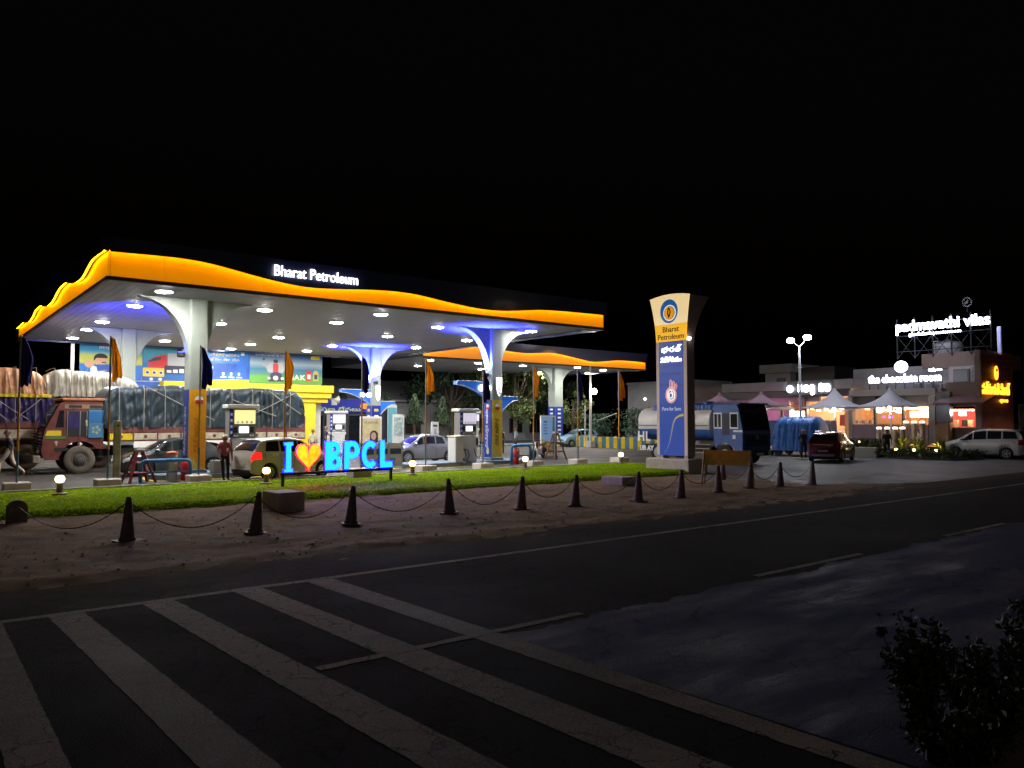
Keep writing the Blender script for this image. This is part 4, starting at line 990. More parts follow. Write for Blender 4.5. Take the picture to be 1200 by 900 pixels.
    MB().box(-L / 2 - .022, -L / 2 + .02, -.26, .26, .56, .67, .005).build("number_plate", M_plate, t)
    MB().box(L / 2 - .02, L / 2 + .026, -.26, .26, .43, .53, .005).build("number_plate", M_plate, t)
    MB().box(-L / 2 + .05, L / 2 - .05, -W * .36, W * .36, .17, .30).build("underbody", M_plastic, t)
    for xw in wheels:
        for sd in (1, -1): wheel(t, xw, sd * (W / 2 - .11), r, .2, spokes, sd)
        MB().box(xw - ra - .02, xw + ra + .02, -W / 2 + .30, W / 2 - .30, .2, r + ra * .95).build("wheel_housing", M_plastic, t)
    return t
P_white = mat("paint_pearl", (.60, .55, .50), .30, coat=.7); P_grey = mat("paint_dark_grey", (.055, .058, .06), .28, coat=.9, metal=.4); P_silver = mat("paint_silver", (.25, .25, .27), .3, coat=.8, metal=.5)
P_red = mat("paint_wine", (.20, .012, .028), .25, coat=.9, metal=.3); P_silver2 = mat("paint_silver_light", (.55, .55, .56), .32, coat=.6, metal=.4); P_lblue = mat("paint_lightblue", (.22, .42, .55), .3, coat=.8)
# hatchback
car("hatchback_car", "white hatchback with lit red tail lights behind the glowing letters", "car", 12.15, 30.0, R(13), 3.95, 1.72,
    [(-1.98, .62), (-1.95, 1.05), (-1.86, 1.15), (-1.60, 1.50), (-1.35, 1.58), (-.2, 1.62), (.25, 1.57), (1.0, 1.10), (1.2, 1.03), (1.75, .88), (1.95, .68), (1.98, .55)],
    [(-1.98, 1.08), (-.2, 1.01), (1.0, .96), (2, .8)], (1.22, -1.25), .31, P_white, [(-1.42, -.82, .10, .02), (-.74, .05, 0, 0), (.10, .86, 0, -.42)], (.34, .95), (-1.87, -1.52), (1.45, 1.92, 3.3, 5.0), (-1.96, -1.62, 3.4, 5.0), M_tailon, spokes=9)
# dark sedan
car("sedan_car", "dark grey sedan beside the lorry behind the orange wrapped column", "car", 9.35, 35.1, R(180), 4.55, 1.75,
    [(-2.28, .60), (-2.22, 1.0), (-1.6, 1.10), (-1.0, 1.46), (-.5, 1.55), (.1, 1.55), (.5, 1.47), (1.25, 1.05), (1.9, .92), (2.2, .76), (2.28, .58)],
    [(-2.28, .98), (0, 1.0), (1.2, .93), (2.28, .74)], (1.40, -1.30), .325, P_grey, [(-.98, -.42, .14, .0), (-.34, .32, 0, 0), (.38, 1.08, 0, -.5)], (.58, 1.2), (-1.55, -1.0), (1.75, 2.22, 3.4, 5.0), (-2.24, -1.9, 3.5, 5.0), M_tailoff, spokes=10)
car("sedan_car", "silver sedan behind the white panel barrier and orange flag", "car", 22.55, 36.4, R(178), 4.4, 1.72,
    [(-2.2, .60), (-2.15, .98), (-1.55, 1.08), (-1.0, 1.44), (-.5, 1.53), (.1, 1.53), (.5, 1.45), (1.2, 1.04), (1.85, .90), (2.12, .76), (2.2, .58)],
    [(-2.2, .96), (0, .98), (1.2, .92), (2.2, .74)], (1.35, -1.25), .315, P_silver, [(-.98, -.42, .14, .0), (-.34, .32, 0, 0), (.38, 1.04, 0, -.5)], (.58, 1.16), (-1.5, -1.0), (1.7, 2.15, 3.4, 5.0), (-2.16, -1.8, 3.5, 5.0), M_tailoff, spokes=8)
# wine red compact SUV
suv = car("suv_car", "wine red compact SUV seen from behind near the tanker", "car", 41.7, 23.3, R(16), 4.0, 1.80,
    [(-2.0, .62), (-1.97, 1.10), (-1.88, 1.2), (-1.5, 1.55), (-1.2, 1.62), (-.2, 1.64), (.3, 1.58), (.95, 1.14), (1.75, 1.0), (1.95, .82), (2.0, .6)],
    [(-2, 1.12), (0, 1.06), (1.0, 1.04), (2, .9)], (1.25, -1.25), .345, P_red, [(-1.35, -.78, .1, .02), (-.70, .08, 0, 0), (.14, .85, 0, -.4)], (.4, .92), (-1.86, -1.52), (1.5, 1.95, 3.6, 5.0), (-1.98, -1.68, 3.6, 5.0), M_tailoff, spokes=5)
MB().box(-2.03, -1.98, -.6, .6, .30, .46, .02).build("skid_plate", M_steel, suv); MB().box(-2.012, -1.99, -.55, .55, .94, .985).build("chrome_bar", M_chrome, suv)
for sd in (-.62, .62): MB().tube([(-1.1, sd, 1.68), (.2, sd, 1.69)], .02, 5).build("roof_rail", M_chrome, suv)
# silver MPV
mpv = car("mpv_car", "silver people carrier parked at the right edge by the restaurant", "car", 52.15, 19.2, R(94), 4.55, 1.8,
    [(-2.28, .6), (-2.25, 1.15), (-2.2, 1.3), (-2.0, 1.66), (-1.8, 1.74), (-.2, 1.78), (.35, 1.70), (1.25, 1.18), (1.4, 1.12), (2.0, .98), (2.24, .75), (2.28, .55)],
    [(-2.28, 1.16), (0, 1.08), (1.2, 1.04), (2.28, .84)], (1.38, -1.35), .33, P_silver2, [(-1.95, -1.2, .12, .02), (-1.10, -.38, 0, 0), (-.3, .38, 0, -.02), (.45, 1.12, 0, -.5)], (.5, 1.2), (-2.2, -1.98), (1.7, 2.22, 3.4, 5.0), (-2.26, -2.0, 3.2, 5.0), M_tailoff, spokes=5)
car("hatchback_car", "pale blue white small car far behind the blue wrapped column", "car", 47.3, 50.3, R(170), 3.7, 1.6,
    [(-1.85, .6), (-1.8, 1.02), (-1.5, 1.42), (-1.1, 1.52), (-.1, 1.54), (.3, 1.46), (.95, 1.02), (1.6, .86), (1.85, .58)],
    [(-1.85, 1.02), (0, .98), (1.85, .78)], (1.15, -1.15), .29, P_lblue, [(-1.3, -.7, .1, 0), (-.62, .1, 0, 0), (.16, .8, 0, -.4)], (.38, .9), (-1.75, -1.48), (1.4, 1.8, 3.4, 5.0), (-1.83, -1.5, 3.4, 5.0), M_tailoff)

# ---- loaded lorry
M_cabr = mat("cab_maroon", (.17, .045, .035), .5, var=.35, vscale=4); M_cabo = mat("cab_faded_orange", (.45, .16, .06), .55, var=.3, vscale=4); M_door = mat("door_blue", (.06, .20, .33), .45, var=.2, vscale=4)
M_tarp = mat("tarp_slate", (.030, .048, .056), .42, var=.3, vscale=2, bump=.35, bscale=2, stretch=(4, 4, .9)); M_tarpp = mat("tarp_purple", (.035, .025, .11), .4, var=.3, vscale=2, bump=.35, bscale=2, stretch=(4, 4, .9))
M_cream = mat("tarp_cream", (.58, .54, .42), .7, var=.2, vscale=2); M_peach = mat("tarp_peach", (.75, .42, .22), .7, var=.2, vscale=2); M_rope = mat("rope", (.36, .33, .27), .8)
M_bedr = mat("bed_red", (.20, .06, .05), .6, var=.3, vscale=4); M_bedc = mat("bed_cream", (.55, .48, .33), .6, var=.35, vscale=4); M_chassis = mat("chassis", (.02, .018, .016), .8)
M_tyred = mat("tyre_dusty", (.13, .105, .075), .9, var=.3, vscale=5); M_rimr = mat("rim_rust", (.09, .075, .06), .7, var=.4, vscale=10)
def tarp(par, x0, x1, w, z0, z1, m, name="tarpaulin", round_=.35, fold=.06, hump=.0, seed=0, nx=230, top_r=.25):
    """sheet lashed over a load: sides, rounded shoulders, humped top, sagging folds"""
    prof = []
    for k in range(15): prof.append((-w / 2, z0 + (z1 - top_r - z0) * k / 14, 1))
    for k in range(1, 6): a = R(90 * k / 6); prof.append((-w / 2 + top_r * (1 - math.cos(a)), z1 - top_r + top_r * math.sin(a), .6))
    half = [(p[0], p[1], p[2]) for p in prof]; mid = [(-w / 2 + top_r + (w - 2 * top_r) * k / 8, z1, .35) for k in range(9)]
    full = half + mid + [(-p[0], p[1], p[2]) for p in half[::-1]]
    n = len(full)
    def P(i, j):
        X = x0 + (x1 - x0) * i / (nx - 1); y, z, k = full[j]
        e = min(X - x0, x1 - X); er = max(0, 1 - e / round_) if round_ else 0
        sh = 1 - (1 - math.sqrt(max(0, 1 - er ** 2))) * .5
        zz = z0 + (z - z0) * sh; pl_ = 1 - 2.4 * abs(noise.noise((X * 4.2 + .3 * z, seed, z * .30))); wr_ = 1 - 2.6 * abs(noise.noise((X * 2.6 - z * 1.6, seed + 5, z * 1.4))); sag = fold * (.85 * pl_ + .7 * wr_ + .18 * noise.noise((X * 13, z * 3, seed)) - .75) * k
        zz += hump * noise.noise((X * .55, seed + 9, y * .3)) * (z - z0) / (z1 - z0) + (.3 * fold * noise.noise((X * 4, y * 4, seed)) if k < .5 else 0)
        sgn = -1 if y < 0 else 1
        return (X, y * (1 - .04 * er) + sgn * sag, zz + .25 * sag)
    mb = MB(); mb.grid(P, nx, n)
    for i in (0, nx - 1): mb.add([P(i, j) for j in range(n)], [tuple(range(n))])
    return mb.build(name, m, par, smooth=True)
def ropes(par, xs, w, z0, z1, top_r=.25, diag=()):
    for X in xs:
        a = random.uniform(-.05, .05); pts = [(X, -w / 2 - .05, z0 - .1), (X + a, -w / 2 - .06, z1 - top_r), (X + a, -w / 2 + .1, z1 + .02), (X + a, 0, z1 + .06), (X, w / 2, z1)]
        MB().tube(pts, .016, 5).build("rope", M_rope, par)
    for (xa, za, xb, zb_) in diag: MB().tube([(xa, -w / 2 - .075, za), ((xa + xb) / 2, -w / 2 - .10, (za + zb_) / 2 - .03), (xb, -w / 2 - .075, zb_)], .02, 5).build("rope", M_rope, par)
t = thing("cargo_lorry", "loaded lorry with maroon cab, blue door and slate tarpaulin load", "lorry", (6.1, 38.9, .02))
# local: cab front towards -x, near side is -y
W2 = 1.2
cabp = [(-1.42, .95), (-1.38, 1.55), (-1.28, 1.95), (-.78, 3.02), (-.55, 3.12), (.92, 3.12), (.92, 1.05), (.82, 1.05)] + [(.02 + .78 * math.cos(R(a)), .62 + .78 * math.sin(R(a))) for a in range(36, 150, 12)] + [(-.80, .62), (-1.30, .62)]
def cab_side(y0, y1): return MB().prism(cabp, y0, y1, 'y')
MB().prism(cabp, -W2, -W2 + .05, 'y').build("cab_side", M_cabr, t); MB().prism(cabp, W2 - .05, W2, 'y').build("cab_side", M_cabr, t)
MB().prism([(-1.40, 1.0), (-1.36, 1.55), (-1.26, 1.93), (-.76, 3.0), (-.54, 3.10), (.90, 3.10), (.90, 1.2), (.4, 1.45), (-.5, 1.45), (-.9, 1.0)], -W2 + .052, W2 - .052, 'y').build("cab_body", M_cabr, t)
MB().box(-.72, 1.0, -W2 - .05, W2 + .05, 3.125, 3.26, .04).build("roof_rack", M_cabo, t); MB().box(-.6, 1.0, -W2 - .02, W2 + .02, 2.80, 2.98).build("rack_board", mat("rack_board", (.30, .20, .12), .7, var=.4, vscale=6), t)
for x in (-.45, .35): MB().box(x, x + .5, -W2 - .028, -W2 - .021, 2.83, 2.95).build("name_strip", M_plastic, t)
MB().box(-.52, .28, -W2 - .012, -W2 - .002, 1.62, 2.68).build("door_opening", M_plastic, t)
MB().box(-.46, .0, -W2 - .02, -W2 - .013, 1.95, 2.6).build("seat_view", M_tarpp, t)
for x in (-.50, -.02, .24): MB().box(x, x + .035, -W2 - .032, -W2 - .021, 1.62, 2.68).build("door_frame", M_steel, t)
dr = MB().box(.30, .90, -W2 - .06, -W2 - .005, 1.52, 2.75, .02).build("door", M_door, t)
MB().box(.36, .84, -W2 - .068, -W2 - .061, 2.2, 2.66, .01).build("door_pane", mat("pane_blue", (.05, .18, .42), .2), dr)
for k in range(5):
    a = 2 * math.pi * k / 5; MB().lathe([(.06, -W2 - .066), (.06, -W2 - .061)], 8, (.60 + .13 * math.cos(a), 0, 1.88 + .13 * math.sin(a)), 'y').build("painted_flower", mat("flower_paint", (.35, .36, .24), .6), dr)
MB().box(.2, .28, -W2 - .05, -W2 - .013, 2.05, 2.3, .01).build("grab_handle", M_bedc, t)
MB().prism([(-.92, 2.0), (-.60, 2.0), (-.60, 2.72), (-.78, 2.72)], -W2 - .014, -W2 - .002, 'y').build("quarter_window", M_glass, t)
MB().box(-.62, -.56, -W2 - .02, -W2 - .002, 1.62, 2.75).build("pillar_trim", M_cabr, t)
MB().prism([(-1.36, 1.5), (-.5, 1.5), (-.5, 1.62), (-1.33, 1.62)], -W2 - .016, -W2 - .002, 'y').build("green_stripe", mat("stripe_green", (.10, .18, .04), .6), t)
MB().prism([(-1.30, 1.64), (-.70, 1.64), (-.70, 1.86), (-1.22, 1.86)], -W2 - .016, -W2 - .002, 'y').build("yellow_patch", M_ylw, t)
MB().box(-.95, -.45, -W2 - .016, -W2 - .002, .98, 1.14, .01).build("side_vent", M_plastic, t)
MB().lathe([(.06, -W2 - .012), (.06, -W2 - .002)], 10, (-.88, 0, 1.36), 'y').build("painted_emblem", M_bedc, t); MB().box(-.9, -.84, -W2 - .012, -W2 - .002, 1.22, 1.34).build("painted_emblem", M_bedc, t)
for k in range(7): MB().box(-1.52, -1.40, -W2 + .05, W2 - .05, .92 + k * .13, .98 + k * .13, .01).build("grille_bar", M_plastic, t)
MB().prism([(-1.26, 2.0), (-.82, 2.92), (-.86, 2.96), (-1.31, 2.02)], -W2 + .12, W2 - .12, 'y').build("windscreen", M_glass, t)
MB().box(-1.72, -1.45, -W2 - .02, W2 + .02, .50, .82, .03).build("bumper", mat("bumper_dusty", (.28, .24, .19), .7, var=.4, vscale=6), t)
for sy in (-.9, .9): MB().lathe([(.13, -1.55), (.15, -1.53), (.15, -1.45)], 14, (0, sy, 1.02), 'x').build("headlight", M_head, t)
MB().tube([(-1.1, -W2, 2.55), (-1.3, -W2 - .25, 2.5)], .015, 5).build("mirror_arm", M_plastic, t); MB().box(-1.36, -1.28, -W2 - .36, -W2 - .16, 2.2, 2.6, .02).build("mirror", M_plastic, t)
for y in (-.9, .9): wheel(t, .02, y + (.15 if y > 0 else -.15), .60, .3, side=-1 if y < 0 else 1, truck=True, tyre_m=M_tyred, rim_m=M_rimr)
for xw in (6.2, 7.55):
    for y in (-1.02, 1.02): wheel(t, xw, y, .60, .45, side=-1 if y < 0 else 1, truck=True, tyre_m=M_tyred, rim_m=M_rimr)
MB().box(-.9, 9.6, -.45, .45, .72, 1.0).build("chassis", M_chassis, t)
MB().box(1.6, 2.9, -1.1, -.5, .5, 1.05, .06).build("fuel_tank", M_chassis, t); MB().box(3.3, 5.2, -1.12, -.9, .7, 1.2).build("tool_box", M_chassis, t)
BX0, BX1 = 1.10, 10.2; BW = 2.5
MB().box(BX0, BX1, -BW / 2, BW / 2, 1.35, 1.42).build("bed_floor", M_bedr, t)
n = 9
for k in range(n):
    a = BX0 + (BX1 - BX0) * k / n; b = BX0 + (BX1 - BX0) * (k + 1) / n
    MB().box(a + .02, b - .02, -BW / 2 - .03, -BW / 2 + .03, 1.74, 1.98, .01).build("side_board", M_bedr, t)
    MB().box(a + .03, b - .03, -BW / 2 - .02, -BW / 2 + .03, 1.42, 1.72, .01).build("side_board", M_ylw if k == 0 else M_bedc, t)
    MB().box(a - .025, a + .025, -BW / 2 - .06, -BW / 2 - .03, 1.3, 2.02).build("stanchion", M_bedr, t)
    MB().prism(arc((a + b) / 2, 1.57, .08, 0, 360, 8)[:-1], -BW / 2 - .027, -BW / 2 - .021, 'y').build("painted_motif", M_cabr, t)
MB().box(BX0, BX1, BW / 2 - .03, BW / 2 + .03, 1.42, 1.98).build("far_side_board", M_bedr, t); MB().box(BX1 - .06, BX1, -BW / 2, BW / 2, 1.42, 2.5).build("tail_board", M_bedr, t)
tarp(t, BX0 - .25, BX1 - .05, 2.62, 1.95, 3.85, M_tarp, fold=.10, hump=.18, seed=1, round_=.7)
ropes(t, [1.5, 2.5, 3.4, 4.4, 5.4, 6.4, 7.4, 8.4, 9.3], 2.68, 2.0, 3.85, diag=[(2.6, 3.8, 5.6, 2.3), (7.0, 2.4, 9.6, 3.7), (6.4, 3.3, 8.6, 2.5), (8.2, 3.75, 9.9, 2.6)])
# ---- second lorry, mostly behind the first, its load under purple and cream covers
t = thing("cargo_lorry", "lorry at left edge with purple tarpaulin under a cream cover", "lorry", (3.0, 43.0, .02))
LX = -2.5; RX = 6.3
MB().box(LX, RX, -.45, .45, .75, 1.05).build("chassis", M_chassis, t); MB().box(LX, RX, -1.25, 1.25, 1.40, 1.48).build("bed_floor", M_bedr, t)
for k in range(8):
    a = LX + (RX - LX) * k / 8; b = a + (RX - LX) / 8
    MB().box(a + .02, b - .02, -1.29, -1.22, 1.92, 2.25, .01).build("side_board", M_bedr, t); MB().box(a + .02, b - .02, -1.285, -1.22, 1.48, 1.88, .01).build("side_board", M_bedc, t)
    MB().box(a - .02, a + .02, -1.33, -1.29, 1.4, 2.3).build("stanchion", M_bedr, t)
tarp(t, LX, 2.7, 2.6, 2.2, 3.5, M_tarpp, fold=.09, seed=4, round_=.2)
tarp(t, 2.75, RX, 2.6, 2.2, 3.6, M_tarp, fold=.09, seed=14, round_=.3)
tarp(t, LX, 2.55, 2.85, 3.36, 3.52, M_ylw, "cover_hem", fold=.05, seed=6, round_=.1, top_r=.08)
tarp(t, LX, 2.3, 2.8, 3.50, 4.62, M_peach, "load_cover", fold=.11, hump=.22, seed=7, round_=.6, top_r=.5)
tarp(t, 2.1, RX, 2.75, 3.42, 4.55, M_cream, "load_cover", fold=.11, hump=.30, seed=11, round_=1.2, top_r=.5)
ropes(t, [-1.5, -.6, .3, 1.1, 1.9, 2.6, 3.3, 4.0, 4.8], 2.88, 2.3, 4.72, .5, diag=[(-.2, 3.3, .8, 2.3), (2.1, 3.3, 1.0, 2.3), (.3, 3.3, 1.6, 2.35)])
for xw in (1.55, 4.6):
    for y in (-1.0, 1.0): wheel(t, xw, y, .60, .4, side=-1 if y < 0 else 1, truck=True, tyre_m=mat("tyre_brown", (.20, .13, .08), .9, var=.3, vscale=5), rim_m=M_rimr)

# ---- blue tanker lorry, cab towards -y
t = thing("tanker_lorry", "blue and white fuel tanker lorry parked beside the pylon sign", "tanker", (34.6, 23.4, .02), R(90))
# local: front at x=0 facing -x, near side (-X world) is +y ... rotated so local -x -> world -y
M_tblue = mat("tanker_blue", (.035, .11, .38), .4, coat=.4, var=.15, vscale=3); M_twhite = mat("tank_white", (.62, .60, .55), .4, coat=.3, var=.1, vscale=2)
Wt = 1.22
cp = [(.02, .75), (0, 1.75), (.22, 2.85), (.34, 3.12), (1.75, 3.12), (1.75, 1.05), (1.68, 1.0)] + [(1.12 + .60 * math.cos(R(a)), .55 + .62 * math.sin(R(a))) for a in range(30, 151, 15)] + [(.55, .75)]
for y in (-Wt, Wt - .05): MB().prism(cp, y, y + .05, 'y').build("cab_side", M_tblue, t)
MB().prism([(.03, .75), (.012, 1.75), (.23, 2.84), (.35, 3.10), (1.74, 3.10), (1.74, 1.4), (.6, 1.2), (.5, .75)], -Wt + .052, Wt - .052, 'y').build("cab_body", M_tblue, t)
MB().box(.1, 1.9, -Wt - .03, Wt + .03, 3.105, 3.2, .03).build("roof_visor", M_tblue, t)
for y0, y1 in ((-1.1, -.04), (.04, 1.1)):
    MB().prism([(.005, 1.83), (.175, 2.70), (.15, 2.71), (-.02, 1.84)], y0, y1, 'y').build("windscreen", M_glass, t)
    MB().prism([(.20, 2.78), (.27, 3.02), (.24, 3.03), (.175, 2.79)], y0, y1, 'y').build("visor_panel", M_plastic, t)
MB().box(-.03, .012, -Wt + .02, Wt - .02, 1.62, 1.75, .008).build("front_trim", mat("trim_dullgrey", (.22, .22, .23), .5), t)
MB().box(-.02, .03, -.9, .9, 1.0, 1.5, .008).build("grille", M_plastic, t)
MB().lathe([(.12, -.03), (.12, -.021)], 14, (0, 0, 1.42), 'x').build("badge", M_steel, t)
MB().box(-.18, .05, -Wt - .02, Wt + .02, .48, .76, .03).build("bumper", M_plastic, t)
for y in (-.85, .85): MB().lathe([(.12, -.2), (.14, -.19), (.14, -.14)], 14, (0, y, .62), 'x').build("headlight", M_head, t)
MB().box(-.21, -.185, -.3, .3, .52, .64).build("number_plate", M_plate, t)
for y in (Wt, -Wt - .014):
    MB().box(.80, 1.22, y, y + .014, 1.55, 2.66).build("door_opening", M_plastic, t)
    for a, b in ((.28, .72), (1.28, 1.48), (1.52, 1.72)):
        f = MB().box(a - .04, b + .04, y, y + .018, 1.86, 2.70, .008).build("window_frame", M_print, t)
        MB().box(a + .02, b - .02, y - .004, y + .024, 1.95, 2.62).build("pane", M_glass, f)
    MB().box(.0, .55, y, y + .012, 1.70, 1.80).build("side_stripe", M_print, t)
    MB().box(.42, .60, y, y + .012, 1.35, 1.55).build("mark_print", M_print, t)
for y in (-1.06, 1.06): wheel(t, 1.12, y, .52, .3, side=-1 if y < 0 else 1, truck=True)
for xw in (5.6,):
    for y in (-1.0, 1.0): wheel(t, xw, y, .52, .45, side=-1 if y < 0 else 1, truck=True)
MB().box(.3, 7.2, -.45, .45, .70, .95).build("chassis", M_chassis, t)
def oval(x, k=1.0, z0=2.12): return [(x, 1.2 * k * math.copysign(abs(math.cos(a)) ** .75, math.cos(a)), z0 + .93 * k * math.copysign(abs(math.sin(a)) ** .75, math.sin(a))) for a in [2 * math.pi * q / 28 for q in range(28)]]
mb = MB(); mb.loft([oval(1.95, .75), oval(2.0, .93), oval(2.08, 1), oval(7.0, 1), oval(7.1, .95), oval(7.16, .75)]); mb.build("tank", M_twhite, t, auto=35)
def hoop(x0, x1, k, zlo, zhi, m, nm):
    o0 = [p for p in oval(x0, k)]; o1 = oval(x1, k)
    idx = [i for i in range(28) if zlo <= o0[i][2] <= zhi]
    mb = MB(); mb.grid(lambda i, j: (o0 if i == 0 else o1)[(idx[0] + j) % 28], 2, len(idx)) if idx == list(range(idx[0], idx[0] + len(idx))) else None
    return mb
# blue belly and blue top strip
bel = [oval(2.04, 1.006), oval(7.02, 1.006)]
mb = MB(); seg = [i for i in range(15, 28)] ; mb.grid(lambda i, j: bel[i][seg[j]], 2, len(seg)); mb.build("tank_belly", M_tblue, t, smooth=True)
bel2 = [oval(2.04, 1.008), oval(6.3, 1.008)]
mb = MB(); seg2 = [i for i in range(4, 11)]; mb.grid(lambda i, j: bel2[i][seg2[j]], 2, len(seg2)); mb.build("tank_top_sheet", M_tblue, t, smooth=True)
tarp(t, 1.9, 6.2, 1.9, 2.86, 3.22, M_tblue, "top_cover", fold=.05, hump=.2, seed=3, round_=.3, top_r=.12)
for x in (3.0, 5.2): MB().lathe([(.3, 3.02), (.3, 3.3), (.12, 3.34)], 14, (x, 0, 0)).build("hatch", M_tblue, t)
for y in (1.215, -1.221): 
    MB().prism(rrect(3.0, 3.45, 1.85, 2.3, .06), y, y + .006, 'y').build("hazard_plate", mat("hazard_yellow", (.55, .42, .05), .5), t)
    MB().prism(arc(3.22, 2.45, .2, 0, 360, 16)[:-1], y, y + .006, 'y').build("round_emblem", mat("emblem_grey", (.4, .42, .42), .5), t)
    MB().prism([(2.1, 2.0), (7.0, 2.0), (7.0, 2.04), (2.1, 2.04)], y, y + .005, 'y').build("tank_line", M_trim, t)
[text(c_, .75, M_print, t, (6.8 - .5 * k_, 1.235, 1.15), (R(90), 0, R(180)), .006, .02) for k_, c_ in enumerate("HL")]; text("LIB AY", .36, M_print, t, (6.4, 1.235, .62), (R(90), 0, R(180)), .006, .02)
for k in range(3): MB().box(2.1, 5.0, 1.05, 1.12, .55 + k * .22, .61 + k * .22).build("side_guard", mat("guard_tan", (.28, .22, .16), .7), t)
MB().box(2.1, 6.9, .6, 1.0, .62, .9).build("side_locker", M_chassis, t)
MB().box(7.1, 7.2, -1.1, 1.1, .55, .75).build("rear_bumper", mat("bumper_yellow", (.5, .4, .06), .6), t)

# ---- motorcycle under the yellow standee
t = thing("motorcycle", "red motorcycle parked beside the gold price standee", "motorcycle", (29.9, 35.2, .02), R(200))
for x in (-.62, .66):
    MB().lathe([(.20, -.05), (.30, -.06), (.32, 0), (.30, .06), (.20, .05)], 20, (x, 0, .32), 'y').build("tyre", M_tyre, t); MB().lathe([(.05, -.05), (.05, .05)], 10, (x, 0, .32), 'y').build("hub", M_steel, t)
    for k in range(6): a = math.pi * k / 6; MB().tube([(x - .2 * math.cos(a), 0, .32 - .2 * math.sin(a)), (x + .2 * math.cos(a), 0, .32 + .2 * math.sin(a))], .008, 4).build("spoke", M_steel, t)
mb = MB(); mb.loft([[(x, -w, z - h), (x, w, z - h), (x, w * .8, z + h), (x, -w * .8, z + h)] for x, w, z, h in ((.42, .06, .92, .05), (.3, .15, .9, .13), (0, .14, .86, .11), (-.12, .08, .82, .06))]); mb.build("fuel_tank", M_maroon, t)
mb = MB(); mb.loft([[(x, -w, z - .04), (x, w, z - .04), (x, w, z + .04), (x, -w, z + .04)] for x, w, z in ((-.05, .09, .82), (-.3, .13, .80), (-.7, .12, .88), (-.85, .06, .92))]); mb.build("seat", M_black, t)
MB().box(-.2, .22, -.12, .12, .3, .62, .04).build("engine", M_steel, t); MB().tube([(.66, .07, .32), (.46, .07, .95), (.40, .07, 1.05)], .03, 6).build("fork", M_steel, t); MB().tube([(.36, -.36, 1.1), (.42, 0, 1.06), (.36, .36, 1.1)], .018, 6).build("handlebar", M_black, t)
MB().lathe([(.09, .46), (.1, .52), (.06, .56)], 12, (0, 0, .95), 'x').build("headlight", M_head, t); MB().tube([(.1, .13, .3), (-.4, .15, .3), (-.85, .16, .38)], .04, 8).build("exhaust", M_chrome, t); MB().tube([(.35, 0, .9), (-.1, 0, .35), (-.62, 0, .32), (-.6, 0, .8)], .03, 6).build("frame", M_black, t)
mb = MB(); mb.prism(arc(-.62, .34, .37, 30, 160, 10) + arc(-.62, .34, .34, 160, 30, 10), -.07, .07, 'y'); mb.build("rear_mudguard", M_maroon, t)

# ---- blue tarpaulin covered stall vehicle behind the red SUV
t = thing("covered_stall", "bright blue tarpaulin covered stall with tube light by the tanker", "stall", (46.2, 27.9, .02), R(100))
M_tb = mat("tarp_bright_blue", (.03, .16, .55), .5, var=.2, vscale=2)
tarp(t, -1.5, 1.5, 2.3, .35, 2.55, M_tb, "tarpaulin", fold=.06, seed=21, round_=.5, top_r=.9)
for x in (-1.2, 1.2):
    for y in (-.9, .9): MB().lathe([(.28, -.08), (.3, 0), (.28, .08)], 16, (x, y, .30), 'y').build("wheel", M_tyre, t)
MB().box(-1.4, 1.4, -1.0, 1.0, .3, .42).build("deck", M_chassis, t)
for x in (-1.46, 1.46): MB().box(x - .03, x + .03, -1.2, -1.14, .05, 2.3).build("pole", M_steel, t)
MB().box(-.2, 1.6, -1.32, -1.26, 2.22, 2.28).build("tube_light", glow("tube_white", (.9, .95, 1.0), 10), t)
t = thing("covered_van", "dark blue box van body behind the bright blue stall", "van", (50.2, 30.2, .02), R(95)); MB().box(-2, 2.2, -1.1, 1.1, .5, 2.3, .1).build("box_body", mat("van_navy", (.02, .05, .13), .5), t); MB().box(2.2, 3.3, -1.0, 1.0, .5, 1.9, .25).build("cab", MATS["van_navy"], t)
MB().prism([(2.75, 1.2), (3.2, 1.2), (3.05, 1.75), (2.75, 1.75)], -1.01, 1.01, 'y').build("side_window", M_glass, t)
for x in (-1.2, 2.4):
    for y in (-.95, .95): wheel(t, x, y, .36, .2, side=-1 if y < 0 else 1)

